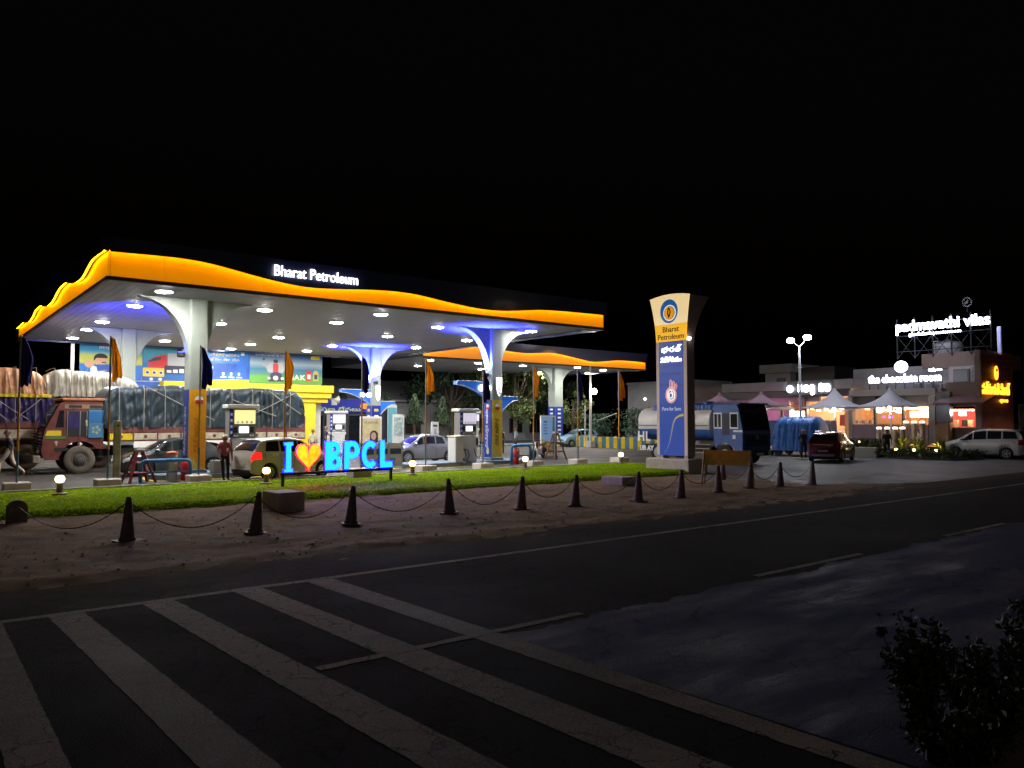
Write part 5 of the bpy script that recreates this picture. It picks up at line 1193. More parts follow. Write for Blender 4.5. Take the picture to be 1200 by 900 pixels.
# ------------------------------------------------------------------ people
SKINS = [mat("skin_a", (.28, .15, .09), .6), mat("skin_b", (.20, .105, .065), .6)]
def person(label, loc, rz, h=1.7, shirt=(.1, .1, .1), trousers=(.02, .02, .03), pose=None, hair=(.01, .009, .008), cap=None, skin=0, cat="person", shoe=(.02, .02, .02), sandal=False, bag=None, mask=None):
    """front faces local -y. pose: dict of joint overrides in metres for a 1.7 m body"""
    t = thing("person", label, cat, loc, rz); k = h / 1.7
    J = {'pel': (0, 0, .93), 'waist': (0, 0, 1.05), 'chest': (0, .0, 1.28), 'neck': (0, .0, 1.45), 'head0': (0, -.01, 1.52), 'head1': (0, -.015, 1.64),
         'hl': (.10, 0, .90), 'kl': (.12, -.02, .50), 'al': (.13, .02, .09), 'tl': (.14, -.15, .035), 'hr': (-.10, 0, .90), 'kr': (-.12, -.02, .50), 'ar': (-.13, .02, .09), 'tr': (-.14, -.15, .035),
         'sl': (.17, 0, 1.39), 'el': (.24, .03, 1.12), 'wl': (.25, -.06, .88), 'sr': (-.17, 0, 1.39), 'er': (-.24, .03, 1.12), 'wr': (-.25, -.06, .88)}
    if pose: J.update(pose)
    Rr = {'pel': .145, 'waist': .13, 'chest': .155, 'neck': .06, 'head0': .075, 'head1': .10, 'hl': .10, 'kl': .066, 'al': .045, 'tl': .04, 'sl': .075, 'el': .045, 'wl': .032}
    E_ = [('pel', 'waist'), ('waist', 'chest'), ('chest', 'neck'), ('neck', 'head0'), ('head0', 'head1')]
    for s in 'lr': E_ += [('pel', 'h' + s), ('h' + s, 'k' + s), ('k' + s, 'a' + s), ('a' + s, 't' + s), ('chest', 's' + s), ('s' + s, 'e' + s), ('e' + s, 'w' + s)]
    P = {n: Vector(p) * k for n, p in J.items()}
    rad = {n: Rr.get(n, Rr.get(n[:-1] + 'l', .05)) * k for n in J}
    for s in 'lr':      # hand: palm, four fingers, thumb
        w = P['w' + s]; d = (w - P['e' + s]).normalized(); sd = d.cross(Vector((0, 1, 0))).normalized(); fr = d.cross(sd).normalized()
        P['p' + s] = w + d * .075 * k; rad['p' + s] = .030 * k; E_.append(('w' + s, 'p' + s))
        for q in range(4):
            P[f'f{q}{s}'] = P['p' + s] + d * (.085 - .012 * abs(q - 1.4)) * k + fr * (q - 1.5) * .021 * k + sd * .012 * k; rad[f'f{q}{s}'] = .009 * k; E_.append(('p' + s, f'f{q}{s}'))
        P['th' + s] = w + d * .09 * k - fr * .055 * k; rad['th' + s] = .010 * k; E_.append(('w' + s, 'th' + s))
    names_ = list(P); ix = {n: i for i, n in enumerate(names_)}
    me = bpy.data.meshes.new("body"); me.from_pydata([tuple(P[n]) for n in names_], [(ix[a], ix[b]) for a, b in E_], [])
    o = bpy.data.objects.new("b", me); col.objects.link(o)
    md = o.modifiers.new("skin", 'SKIN'); md.use_smooth_shade = True
    sv = me.skin_vertices[0].data
    for n in names_: sv[ix[n]].radius = (rad[n] * (1.15 if n in ('chest', 'waist', 'pel') else 1), rad[n] * (.8 if n in ('chest', 'waist', 'pel') else 1)); sv[ix[n]].use_root = (n == 'pel')
    md2 = o.modifiers.new("sub", 'SUBSURF'); md2.levels = 1; md2.render_levels = 1
    bpy.context.view_layer.update()
    bm_ = bpy.data.meshes.new_from_object(o.evaluated_get(bpy.context.evaluated_depsgraph_get())); bpy.data.objects.remove(o)
    nm = "cloth_%02d%02d%02d" % tuple(int(c * 99) for c in shirt); nt_ = "cloth_%02d%02d%02d" % tuple(int(c * 99) for c in trousers); ns = "cloth_%02d%02d%02d" % tuple(int(c * 99) for c in shoe)
    ms = [SKINS[skin], mat(nm, shirt, .8, var=.15, vscale=8), mat(nt_, trousers, .8, var=.15, vscale=8), mat(ns, shoe, .6)]
    bm_.materials.clear()
    for m in ms: bm_.materials.append(m)
    segs = []
    for a, b in E_:
        mi = 0
        if a in ('waist', 'chest') and b in ('chest', 'sl', 'sr'): mi = 1
        if (a, b) == ('pel', 'waist'): mi = 1
        if a[0] == 's' and len(a) == 2: mi = 1
        if a in ('pel',) and b[0] == 'h': mi = 2
        if a[0] in 'hk' and len(a) == 2: mi = 2
        if a[0] == 'a' and len(a) == 2: mi = 0 if sandal else 3
        segs.append((P[a], P[b], mi, a, b))
    for f in bm_.polygons:
        c = f.center; best = 1e9; m_ = 0
        for A, B, mi, a, b in segs:
            d = B - A; s = max(0, min(1, (c - A).dot(d) / max(1e-9, d.length_squared))); dist = (c - (A + d * s)).length
            if dist < best: best = dist; m_ = mi
        f.material_index = m_; f.use_smooth = True
    bm_.name = "body"; ob = bpy.data.objects.new("body", bm_); col.objects.link(ob); ob.parent = t
    hc = (P['head0'] + P['head1']) / 2 + Vector((0, 0, .035 * k)); f = Vector((0, -1, 0))
    hd = P['head1']
    mb = MB(); rr = .112 * k
    for_ring = []
    for i in range(6):
        a = R(-12 + 102 * i / 5); for_ring.append([(hd.x + rr * math.cos(a) * math.cos(q * math.pi / 8) * 1.0, hd.y + .02 * k + rr * math.cos(a) * math.sin(q * math.pi / 8) * 1.08 - (0), hd.z - .01 * k + rr * 1.05 * math.sin(a) + (.03 * k if math.sin(q * math.pi / 8) < -.5 and i == 0 else 0)) for q in range(16)])
    mb.loft(for_ring); mb.build("hair" if not cap else "cap", mat("hair_black", hair, .7) if not cap else mat("cap_%d" % int(cap[0] * 99), cap, .8), t, smooth=True)
    if cap: MB().prism([(hd.x - .08 * k, hd.y - .08 * k), (hd.x + .08 * k, hd.y - .08 * k), (hd.x + .06 * k, hd.y - .2 * k), (hd.x - .06 * k, hd.y - .2 * k)], hd.z + .015 * k, hd.z + .03 * k, 'z').build("cap_peak", MATS["cap_%d" % int(cap[0] * 99)], t)
    # face
    fz = hc.z
    for sx in (-1, 1):
        MB().sphere((hc.x + sx * .035 * k, hd.y - .092 * k, fz), .013 * k, 8, 6).build("eye", M_black, t); MB().sphere((hc.x + sx * .10 * k, hd.y + .01 * k, fz - .01 * k), .026 * k, 8, 6).build("ear", SKINS[skin], t)
    MB().prism([(-.015 * k, -.04 * k), (.015 * k, -.04 * k), (.004 * k, .02 * k), (-.004 * k, .02 * k)], -.02 * k, .02 * k, 'y').build("nose", SKINS[skin], t, loc=(hc.x, hd.y - .10 * k, fz))
    MB().box(hc.x - .028 * k, hc.x + .028 * k, hd.y - .098 * k, hd.y - .085 * k, fz - .068 * k, fz - .056 * k).build("mouth", mat("lips", (.16, .06, .05), .6), t)
    if mask: MB().lathe([(.085 * k, -.07 * k), (.095 * k, -.03 * k), (.09 * k, .0)], 12, (hc.x, hd.y - .012 * k, fz - .03 * k)).build("face_scarf", mat("scarf_red", mask, .8), t)
    if bag: MB().box(-.15 * k, .15 * k, .11 * k, .26 * k, 1.02 * k, 1.42 * k, .05).build("backpack", mat("bag_black", bag, .8), t)
    return t
TOCAM = lambda x, y: math.atan2(-y, -x) + R(90)   # rz that makes local -y look at the camera
per = person("attendant in red checked shirt and dark trousers behind the white hatchback", (9.75, 29.95, .02), TOCAM(9.7, 30) + .3, 1.72, (.42, .06, .10), (.015, .015, .02), cap=(.65, .55, .35), mask=(.45, .03, .03), pose={'el': (.27, .05, 1.13), 'wl': (.26, -.03, .88), 'er': (-.27, .02, 1.12), 'wr': (-.22, -.10, .90), 'ar': (-.06, -.08, .09), 'kr': (-.09, -.08, .5), 'tr': (-.07, -.25, .035)})
MB().box(.02, .09, -.155, -.135, 1.12, 1.24).build("badge", M_print, per)
person("bald man in dark T-shirt and pale trousers walking by the lorry", (3.55, 37.6, .02), R(250), 1.86, (.02, .025, .035), (.55, .48, .38), hair=(.16, .09, .06), sandal=True, pose={'kl': (.11, -.28, .52), 'al': (.12, -.30, .10), 'tl': (.12, -.46, .05), 'kr': (-.11, .12, .50), 'ar': (-.12, .48, .16), 'tr': (-.12, .42, .04), 'el': (.25, .18, 1.13), 'wl': (.24, .12, .92), 'er': (-.25, -.12, 1.14), 'wr': (-.2, -.34, 1.02), 'neck': (0, -.05, 1.45), 'head0': (0, -.08, 1.52), 'head1': (0, -.09, 1.64), 'chest': (0, -.03, 1.28)})
person("man in white shirt with black backpack beside the yellow column", (32.8, 42.6, .02), TOCAM(33, 42) + 3.3, 1.75, (.55, .55, .52), (.02, .02, .025), cap=(.6, .6, .58), bag=(.015, .015, .015))
person("man in pale blue shirt standing behind the backpack wearer", (36.0, 45.0, .02), TOCAM(33, 42) - 1.2, 1.75, (.25, .42, .52), (.03, .025, .025))
person("man in white shirt raising one hand before the blue wrapped column", (37.9, 42.9, .02), TOCAM(38, 43), 1.72, (.55, .56, .52), (.02, .02, .022), pose={'el': (.30, -.05, 1.3), 'wl': (.2, -.12, 1.52), 'kl': (.17, -.02, .5), 'al': (.2, .02, .09), 'tl': (.22, -.14, .035)})
person("security guard in dark uniform and cap standing by the tanker's front", (42.6, 25.6, .02), TOCAM(42, 25) + .5, 1.74, (.05, .055, .05), (.012, .012, .015), cap=(.5, .5, .5), pose={'el': (.26, .08, 1.14), 'wl': (.12, .14, 1.0), 'er': (-.26, .08, 1.14), 'wr': (-.12, .14, 1.0)})
person("man in pale yellow shirt seen from behind by the back pump", (20.6, 46.4, .02), TOCAM(20, 46) + 3.0, 1.7, (.55, .50, .32), (.12, .10, .16))
person("person in dark clothes leaning at the back pump's left", (21.2, 45.8, .22), TOCAM(21, 45) + 1.5, 1.68, (.03, .03, .06), (.02, .02, .03), pose={'el': (.26, -.15, 1.2), 'wl': (.2, -.38, 1.1)})
# ------------------------------------------------------------------ sales building with poster wall
FY = 54.6
M_wall = mat("wall_white", (.60, .58, .54), .8, var=.1, vscale=1.5); M_by = mat("building_yellow", (.80, .58, .02), .55, var=.06, vscale=2)
t = thing("sales_building", "yellow trimmed sales building behind the lorry under the canopy", "building", (0, FY, .02))
MB().box(8.9, 25.0, .35, 1.1, 0, 7.3).build("wall", M_wall, t); MB().box(11.0, 24.9, 1.102, 9, 0, 7.2).build("rear_wall", M_wall, t)
for k, (z0, z1, d, e) in enumerate(((4.36, 4.90, -.75, .55), (3.95, 4.355, -.62, .42), (3.62, 3.945, -.45, .22))):
    MB().box(13.5, 25.0 + e, d, .345, z0, z1, .02).build("cornice", M_by, t)
for x0, x1 in ((22.55, 24.3), (14.2, 15.6)):
    MB().box(x0 + .32, x1, -.35, .34, 0, 3.615, .02).build("pillar", M_by, t); MB().box(x0, x0 + .315, -.30, .34, 0, 3.615).build("pillar_edge", M_white, t)
MB().box(19.5, 22.5, .30, .345, 2.0, 3.6).build("upper_wall_panel", M_by, t)
MB().box(21.0, 21.6, .2, .29, 2.3, 3.2).build("wall_sign", M_bluelit, t)
# brick-like stacked goods seen past the lorry's tail: shelf of cartons
sh = thing("carton_stack", "stack of brown cartons between lorry tail and yellow pillar", "cartons", (21.4, FY - .75, .02))
M_carton = mat("carton", (.42, .22, .13), .8, var=.25, vscale=5)
for r_ in range(7):
    for c in range(3): MB().box(-.9 + c * .6 + .02, -.32 + c * .6, -.3, .3, r_ * .36, r_ * .36 + .345, .01).build("carton", M_carton, sh)
# posters hung on the wall
def ramp_mat(name, stops, axis='Z', lo=0, hi=1, emit=.03):
    m = bpy.data.materials.new(name); m.use_nodes = True; nt = m.node_tree; b = nt.nodes["Principled BSDF"]
    tc = nt.nodes.new("ShaderNodeTexCoord"); sp = nt.nodes.new("ShaderNodeSeparateXYZ"); mr = nt.nodes.new("ShaderNodeMapRange"); cr = nt.nodes.new("ShaderNodeValToRGB")
    nt.links.new(tc.outputs["Object"], sp.inputs[0]); nt.links.new(sp.outputs[axis], mr.inputs[0]); mr.inputs[1].default_value = lo; mr.inputs[2].default_value = hi
    nt.links.new(mr.outputs[0], cr.inputs[0])
    while len(cr.color_ramp.elements) < len(stops): cr.color_ramp.elements.new(.5)
    for e, (p, c) in zip(cr.color_ramp.elements, stops): e.position = p; e.color = (*c, 1)
    nt.links.new(cr.outputs[0], b.inputs["Base Color"]); nt.links.new(cr.outputs[0], b.inputs["Emission Color"]); b.inputs["Emission Strength"].default_value = emit; b.inputs["Roughness"].default_value = .5
    MATS[name] = m; return m
def flat(name, c, emit=.03): return mat("print_" + name, c, .5, emit=c, strength=emit)
PW = {}
def poster(x0, x1, z0, z1, m, label):
    t = thing("wall_poster", label, "poster", (x0, FY + .33, z0)); t["group"] = "posters on the sales building wall"
    MB().box(0, x1 - x0, -.06, 0, 0, 2.72, .01).build("board", m, t); t.scale = (1, 1, .87); return t
def lay(t, poly, m, layer, name="print_shape"):
    y = -.061 - .004 * layer; MB().prism(poly, y - .003, y, 'y').build(name, m, t)
C_blue = flat("bluep", (.02, .10, .42)); C_dblue = flat("dbluep", (.012, .05, .22)); C_white = flat("whitep", (.75, .75, .75)); C_yel = flat("yelp", (.75, .55, .03)); C_skin = flat("skinp", (.62, .36, .20)); C_hair = flat("hairp", (.02, .012, .01)); C_grey = flat("greyp", (.45, .46, .48)); C_redp = flat("redp", (.6, .03, .03)); C_grn = flat("grnp", (.12, .35, .05)); C_dk = flat("darkp", (.03, .035, .06)); C_teal = flat("tealp", (.05, .30, .40))
Z0p = 5.15; HP = 2.1
t = poster(8.75, 12.4, Z0p - .2, Z0p + HP, ramp_mat("poster_sunrise", [(0, (.02, .12, .5)), (.38, (.03, .18, .55)), (.45, (.55, .55, .05)), (.62, (.5, .55, .1)), (.75, (.05, .35, .6)), (1, (.02, .18, .45))], 'Z', 0, 2.75), "blue and yellow poster with a resting moustached man, leftmost on wall")
lay(t, arc(1.2, 1.35, .36, 0, 360, 18, .42)[:-1], C_skin, 2); lay(t, arc(1.2, 1.55, .40, 0, 180, 12, .34) + [(.78, 1.3), (.95, 1.55)], C_hair, 3); lay(t, rrect(1.25, 1.52, 1.18, 1.26, .03), C_hair, 4)
lay(t, arc(.55, 1.1, .28, 0, 360, 12)[:-1], C_skin, 1); lay(t, [(.75, .55), (2.1, .6), (2.0, .95), (1.5, 1.1), (1.0, 1.08), (.7, .9)], C_blue, 3)
lay(t, [(.6, .75), (.75, .95), (.95, .9), (1.0, .6), (2.2, .45), (2.3, .25), (.9, .25), (.65, .45)], C_white, 4); lay(t, arc(1.3, .25, 1.25, 0, 180, 14, .22), C_grey, 1)
scribble(1.3, .3, C_white, t, (1.75, -.085, 2.25), seed=4, ext=.003); text("ప్రయాణం", .2, C_dk, t, (2.5, -.09, 1.95), extrude=.002)
lay(t, [(2.4, 1.7), (3.3, 1.7), (3.3, 1.1), (2.4, .95)], C_yel, 1)
t = poster(12.42, 15.55, Z0p - .2, Z0p + HP, ramp_mat("poster_teal", [(0, (.02, .10, .4)), (.45, (.02, .16, .45)), (.8, (.06, .38, .48)), (1, (.03, .22, .42))], 'Z', 0, 2.75), "blue poster with a red lorry and badges behind back column")
lay(t, [(.35, 1.05), (1.35, 1.0), (1.5, 1.15), (1.5, 1.95), (1.35, 2.05), (.75, 1.85), (.35, 1.55)], C_redp, 2); lay(t, [(.35, 1.5), (.75, 1.78), (1.15, 1.85), (1.1, 1.62), (.35, 1.4)], C_dk, 3); lay(t, [(1.55, 1.15), (2.9, 1.15), (2.9, 2.15), (1.55, 2.15)], C_grey, 2); lay(t, [(1.35, .55), (2.75, .55), (2.75, 1.2), (1.35, 1.2)], C_dk, 4)
lay(t, rrect(-.1 + .12, 1.35, .32, .98, .06), C_yel, 1); 
for k in range(3): lay(t, arc(.3 + k * .42, .62, .15, 0, 360, 12)[:-1], C_white, 5); lay(t, arc(.3 + k * .42, .62, .10, 0, 360, 12)[:-1], C_dblue, 6)
for k in range(3): lay(t, rrect(1.5 + k * .4, 1.8 + k * .4, .65, .85 + .06 * k, .02), C_white, 5)
lay(t, rrect(2.15, 2.4, 2.3, 2.55, .03), C_dk, 2); lay(t, rrect(2.5, 2.8, 2.3, 2.55, .03), C_white, 2)
for k in range(2): lay(t, arc(.55 + k * .55, .12, .12, 0, 360, 10)[:-1], C_white, 2)
t = poster(15.57, 19.5, Z0p - .2, Z0p + HP, ramp_mat("poster_blue", [(0, (.02, .08, .5)), (.4, (.015, .06, .35)), (.75, (.02, .14, .5)), (1, (.02, .20, .5))], 'Z', 0, 2.75), "blue poster with yellow heading behind the navy flag")
text("మీ డీజిల్ అవసరాల", .27, C_yel, t, (2.2, -.075, 2.15), extrude=.002, width=2.0); text("కోసం మా సేవ", .27, C_yel, t, (2.2, -.075, 1.78), extrude=.002, width=2.0)
lay(t, [(.2, .9), (2.2, .9), (2.6, 1.05), (2.9, 1.25), (3.1, 1.55), (.2, 1.55)], C_dblue, 1)
lay(t, [(1.5, .35), (3.7, .35), (3.7, 1.5), (3.3, 1.35), (3.0, 1.0), (2.4, .7)], C_blue, 2)
for k in range(2): lay(t, arc(.65 + k * .6, 1.2, .17, 0, 360, 14)[:-1], C_teal, 3); lay(t, arc(.65 + k * .6, 1.2, .1, 0, 360, 12)[:-1], C_white, 4)
for k in range(3): lay(t, rrect(2.0 + k * .55, 2.15 + k * .55, .6, .85, .04), C_white, 4); lay(t, rrect(1.9 + k * .55, 2.3 + k * .55, .42, .5, .02), C_white, 4)
lay(t, [(0, .02), (3.9, .02), (3.9, .3), (2.6, .28), (1.2, .2), (0, .1)], C_yel, 3); lay(t, rrect(3.3, 3.55, 2.25, 2.6, .04), C_white, 2)
t = poster(19.52, 25.05, Z0p - .13, Z0p + HP, ramp_mat("poster_meadow", [(0, (.10, .32, .04)), (.22, (.12, .36, .06)), (.27, (.08, .25, .16)), (.45, (.04, .18, .35)), (.62, (.35, .45, .5)), (.85, (.04, .12, .3)), (1, (.02, .06, .2))], 'Z', 0, 2.65), "meadow poster with a motorbike rider and oil cans, rightmost on wall")
lay(t, arc(1.9, 1.85, .17, 0, 360, 12)[:-1], C_hair, 3); lay(t, [(1.35, .9), (2.45, .9), (2.65, 1.35), (2.3, 1.7), (1.5, 1.7), (1.15, 1.35)], C_grey, 2); lay(t, [(1.7, .95), (2.1, .95), (2.1, 1.65), (1.7, 1.65)], C_redp, 3)
lay(t, [(1.35, .15), (2.5, .15), (2.35, .75), (2.1, .95), (1.75, .95), (1.5, .75)], C_dk, 4); lay(t, arc(1.9, .45, .2, 0, 360, 12)[:-1], C_white, 5); lay(t, [(.9, 1.5), (1.3, 1.3), (1.3, 1.45), (.95, 1.65)], C_grey, 2); lay(t, [(2.9, 1.5), (2.5, 1.3), (2.5, 1.45), (2.85, 1.65)], C_grey, 2)
for k in range(2): lay(t, arc(1.4 + k, .42, .12, 0, 360, 10)[:-1], C_white, 5)
[text(c_, .62, C_white, t, (3.05 + .46 * k_, -.075, .35), extrude=.002, bold=.015) for k_, c_ in enumerate("MAK")]
for k, c in enumerate((C_redp, flat("canp", (.55, .45, .12)))):
    x = 4.25 + k * .55; lay(t, [(x, .3), (x + .42, .3), (x + .42, 1.05), (x + .3, 1.2), (x + .12, 1.2), (x, 1.05)], c, 3); lay(t, rrect(x + .08, x + .34, .45, .85, .04), C_dk if k else C_white, 4)
scribble(2.4, .16, C_white, t, (1.6, -.07, 2.3), seed=9, ext=.003); lay(t, rrect(4.6, 5.3, 2.15, 2.45, .05), C_yel, 2)
for k in range(3): lay(t, arc(1.0 + k * .8, 2.0 - .1 * (k % 2), .1, 0, 360, 8)[:-1], C_dk, 1)
t = thing("wall_panel", "blue strip with vehicle badges below the lorry poster", "panel", (11.4, FY + .33, 4.25)); MB().box(0, 4.1, -.06, 0, 0, .62, .01).build("board", C_blue, t)
for k in range(2): MB().prism(rrect(2.0 + k * .7, 2.42 + k * .7, .22, .46, .06), -.068, -.061, 'y').build("badge", C_white, t)
# loudspeaker horn on the corner
t = thing("horn_speaker", "small horn loudspeaker at the yellow cornice's right end", "loudspeaker", (25.65, FY - .4, 3.9)); MB().lathe([(.05, 0), (.08, .15), (.3, .42), (.32, .42)], 14, axis='x').build("horn", mat("horn_cream", (.5, .5, .4), .5), t); MB().box(-.25, .02, -.06, .06, -.06, .06).build("driver", M_pumpg, t)
# thin mast left of the posters
tag(MB().cyl((8.15, 53.5), .10, 0, 7.0, 8).build("drain_pipe", M_white), "thin white drain pipe left of the leftmost poster", "pipe")

# ------------------------------------------------------------------ long white building behind
BY = 70
t = thing("long_shed", "long low white building with pitched roof behind the pumps", "building", (0, BY, 0))
M_shed = mat("shed_wall", (.34, .35, .36), .85, var=.1, vscale=.6); M_shedr = mat("shed_roof", (.36, .36, .37), .75, var=.1, vscale=.5)
MB().box(24, 62, 0, 12, 0, 4.2).build("wall", M_shed, t)
MB().prism([(-.6, 4.25), (-.6, 4.45), (5, 6.7), (11.5, 6.7), (12.6, 4.3)], 24, 62, 'x').build("roof", M_shedr, t)
for k in range(8):
    z = 3.35 + .0 * k
MB().box(24, 62, -.08, -.002, 3.0, 3.1).build("ledge", M_shed, t); MB().box(24, 62, -.10, -.002, 3.55, 3.65).build("ledge", M_shed, t)
for x in (33.5, 38.8, 41.2, 47, 50, 55, 58):
    f = MB().box(x, x + 1.9, -.12, -.003, .9, 2.6).build("window", M_trim, t); MB().box(x + .1, x + 1.8, -.14, -.121, 1.0, 2.5).build("pane", M_glass, f)
    MB().box(x + .92, x + .98, -.155, -.141, 1.0, 2.5).build("mullion", M_shed, f)
# shop front with blue banner
t = thing("shop_front", "shop front with violet blue banner right of the yellow pillar", "shop", (25.6, 58.5, .02))
MB().box(-.8, 8.0, .1, 3.5, 0, 3.3).build("wall", mat("shop_dark", (.05, .055, .07), .6), t)
bn = MB().box(-.8, 6.0, -.1, .09, 2.95, 4.05, .02).build("banner", mat("banner_blue", (.02, .025, .30), .5, emit=(.02, .03, .4), strength=.18), t)
text("తక్షణ సేవలు", .42, mat("banner_text", (.5, .6, .2), .5, emit=(.55, .7, .2), strength=.4), bn, (2.2, -.12, 3.08), extrude=.004, width=4.6)
for x in (0.0, 1.9): MB().prism(rrect(x, x + .5, 3.55, 3.98, .06), -.115, -.102, 'y').build("icon", C_white, bn)
MB().prism(arc(5.0, 3.5, .55, 0, 360, 18, .25)[:-1], -.116, -.103, 'y').build("orange_badge", mat("badge_orange", (.7, .25, .03), .5, emit=(.8, .3, .02), strength=.5), bn)
for x0 in (-.5, 1.5, 3.6): MB().box(x0, x0 + 1.7, -.02, .095, .1, 2.7).build("glass_door", M_glass, t)
t = standee(33.0, 58.2, .9, 3.6, "tall pale teal totem beside the long building")
MB().box(-.4, .4, -.058, -.051, .3, 3.4).build("teal_face", mat("teal_face", (.12, .38, .45), .5, emit=(.12, .4, .48), strength=.12), t)

# ------------------------------------------------------------------ trees
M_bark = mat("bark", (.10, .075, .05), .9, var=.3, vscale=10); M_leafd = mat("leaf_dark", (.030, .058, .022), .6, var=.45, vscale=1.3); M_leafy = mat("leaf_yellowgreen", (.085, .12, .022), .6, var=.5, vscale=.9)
def ashoka(x, y, h, label):
    t = thing("ashoka_tree", label, "tree", (x, y, 0)); MB().tube([(0, 0, 0), (.03, 0, h * .5), (0, .02, h * .97)], [.11, .09, .03], 8).build("trunk", M_bark, t)
    def smp():
        v = random.random() ** .8; r = (.12 + .78 * v) * (.55 + .45 * random.random() ** .5) * h * .20; a = random.random() * 6.28
        return (r * math.cos(a), r * math.sin(a), h * (1.0 - .55 * v) + .12 * random.random())
    leaves(1500, smp, .26, .4, droop=1.5).build("crown", M_leafd, t, recalc=False)
    for k in range(10):
        a = k * 2.4; z = h * (.5 + .045 * k); MB().tube([(0, 0, z), (.3 * math.cos(a), .3 * math.sin(a), z - .05), (.55 * math.cos(a) * (1.3 - k * .08), .55 * math.sin(a) * (1.3 - k * .08), z - .45)], .014, 4).build("limb", M_bark, t)
for x, y, h, lb in ((33.5, 60.0, 4.75, "drooping ashoka tree left of the orange flag and silver sedan"), (36.3, 60.0, 4.7, "drooping ashoka tree behind the orange flag by the silver sedan"), (39.0, 59.5, 4.5, "drooping ashoka tree behind the teal totem and pump"), (29.5, 60.5, 5.0, "drooping ashoka tree partly hidden behind the back right column")): ashoka(x, y, h, lb)
def tree(x, y, h, r, label, m, n=2600, ls=.34, seed=0, base=.35):
    t = thing("broadleaf_tree", label, "tree", (x, y, 0)); rnd = random.Random(seed)
    MB().tube([(0, 0, 0), (.08, .05, h * .25), (.0, .1, h * .5), (.1, 0, h * .75)], [.28, .22, .16, .06], 8).build("trunk", M_bark, t)
    cl = []
    for k in range(15):
        a = rnd.random() * 6.28; z = h * (base + (1 - base) * rnd.random()); f = math.sin(math.pi * min(1, max(.08, (z / h - base) / (1 - base) * .85 + .12))); rr = r * f * (.35 + .6 * rnd.random())
        c = Vector((rr * math.cos(a), rr * math.sin(a), z)); cl.append((c, r * (.20 + .22 * rnd.random())))
        MB().tube([(0, .05, h * .3 + .2 * (z - h * .3)), c * .5 + Vector((0, 0, h * .12)), c], [.09, .05, .02], 5).build("limb", M_bark, t)
    def smp():
        c, s = random.choice(cl); v = Vector((random.gauss(0, 1), random.gauss(0, 1), random.gauss(0, .7))); v = v.normalized() * s * random.random() ** .35
        return c + v
    leaves(n, smp, ls, .5, droop=.3).build("crown", m, t, recalc=False)
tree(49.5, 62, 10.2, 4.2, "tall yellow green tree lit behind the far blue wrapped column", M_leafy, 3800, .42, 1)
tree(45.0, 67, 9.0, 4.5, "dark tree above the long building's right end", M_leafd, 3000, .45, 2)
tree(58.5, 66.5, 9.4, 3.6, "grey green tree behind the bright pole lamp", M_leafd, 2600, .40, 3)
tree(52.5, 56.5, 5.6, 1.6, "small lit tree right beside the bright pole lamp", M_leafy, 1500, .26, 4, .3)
# shrubs behind striped wall
for k, (x, y, h) in enumerate(((51.5, 47.6, 3.4), (54, 44.8, 3.6), (52.8, 43.2, 3.4), (50.2, 50.6, 3.0))):
    t = thing("tall_shrub", ["loose green shrub behind the striped wall, nearest the orange flag", "loose shrub under the pergola behind the striped wall", "loose shrub beside the tanker's tail behind the striped wall", "loose shrub behind the striped wall, right of the pole lamp"][k], "shrub", (x, y, 0), group="shrubs behind the striped wall")
    MB().tube([(0, 0, 0), (.05, 0, h * .6), (0, .05, h * .9)], [.06, .04, .015], 6).build("stem", M_bark, t)
    leaves(700, lambda: (random.gauss(0, .55), random.gauss(0, .55), h * (.3 + .7 * random.random())), .22, .4, .3).build("crown", mat("leaf_teal", (.035, .085, .05), .6, var=.4, vscale=2), t, recalc=False)

# ------------------------------------------------------------------ striped wall, pole lamp, pergola, sheds behind
SWX = 46.5
t = thing("striped_wall", "low wall of yellow and blue painted blocks beyond the forecourt", "wall", (SWX, 0, .02))
yb = 53.5; k = 0
while yb > 37.5:
    MB().box(-.15, .15, yb - .44, yb - .005, 0, .92, .02).build("block", M_ylw if k % 2 else mat("block_blue", (.09, .22, .30), .6, var=.2, vscale=5), t); yb -= .445; k += 1
t = thing("pole_lamp", "white concrete pole with a bright flood lamp beside the flags", "street lamp", (46.0, 47.35, .02))
MB().box(-.3, .3, -.3, .3, 0, .55, .03).build("footing", M_white, t); MB().lathe([(.13, .55), (.08, 6.9)], 10).build("pole", M_white, t); MB().lathe([(.06, .55), (.06, 3.6)], 8, (-.35, .3, 0)).build("conduit", M_white, t)
MB().tube([(0, 0, 4.6), (-.05, -.35, 4.75)], .03, 6).build("arm", M_steel, t); MB().sphere((-.1, -.55, 4.75), .24, 14, 8).build("lamp_globe", glow("pole_lamp_glow", (1.0, .88, .66), 75), t, smooth=True)
for z in (1.0, 2.9): MB().tube([(.2, -.6, z - .6), (.9, -2.2, z)], .03, 5).build("brace", M_white, t)
t = thing("pergola", "flat roofed pergola behind the striped wall left of the tanker", "pergola", (56, 43, 0))
for yv in (-5, -2, 1, 4): 
    for xv in (0, 4): MB().box(xv - .1, xv + .1, yv - .1, yv + .1, 0, 3.2).build("post", mat("pergola_grey", (.30, .31, .30), .7), t)
MB().box(-.4, 4.4, -6, 5, 3.21, 3.4, .02).build("roof_slab", MATS["pergola_grey"], t)
for yv in np.arange(-5.6, 4.8, .6): MB().box(-.6, 4.6, yv, yv + .08, 3.405, 3.5).build("rafter", MATS["pergola_grey"], t)
for yv in (-4, -1, 2): MB().box(.5, .7, yv, yv + .12, 0, 3.0).build("blue_post", M_rail, t)
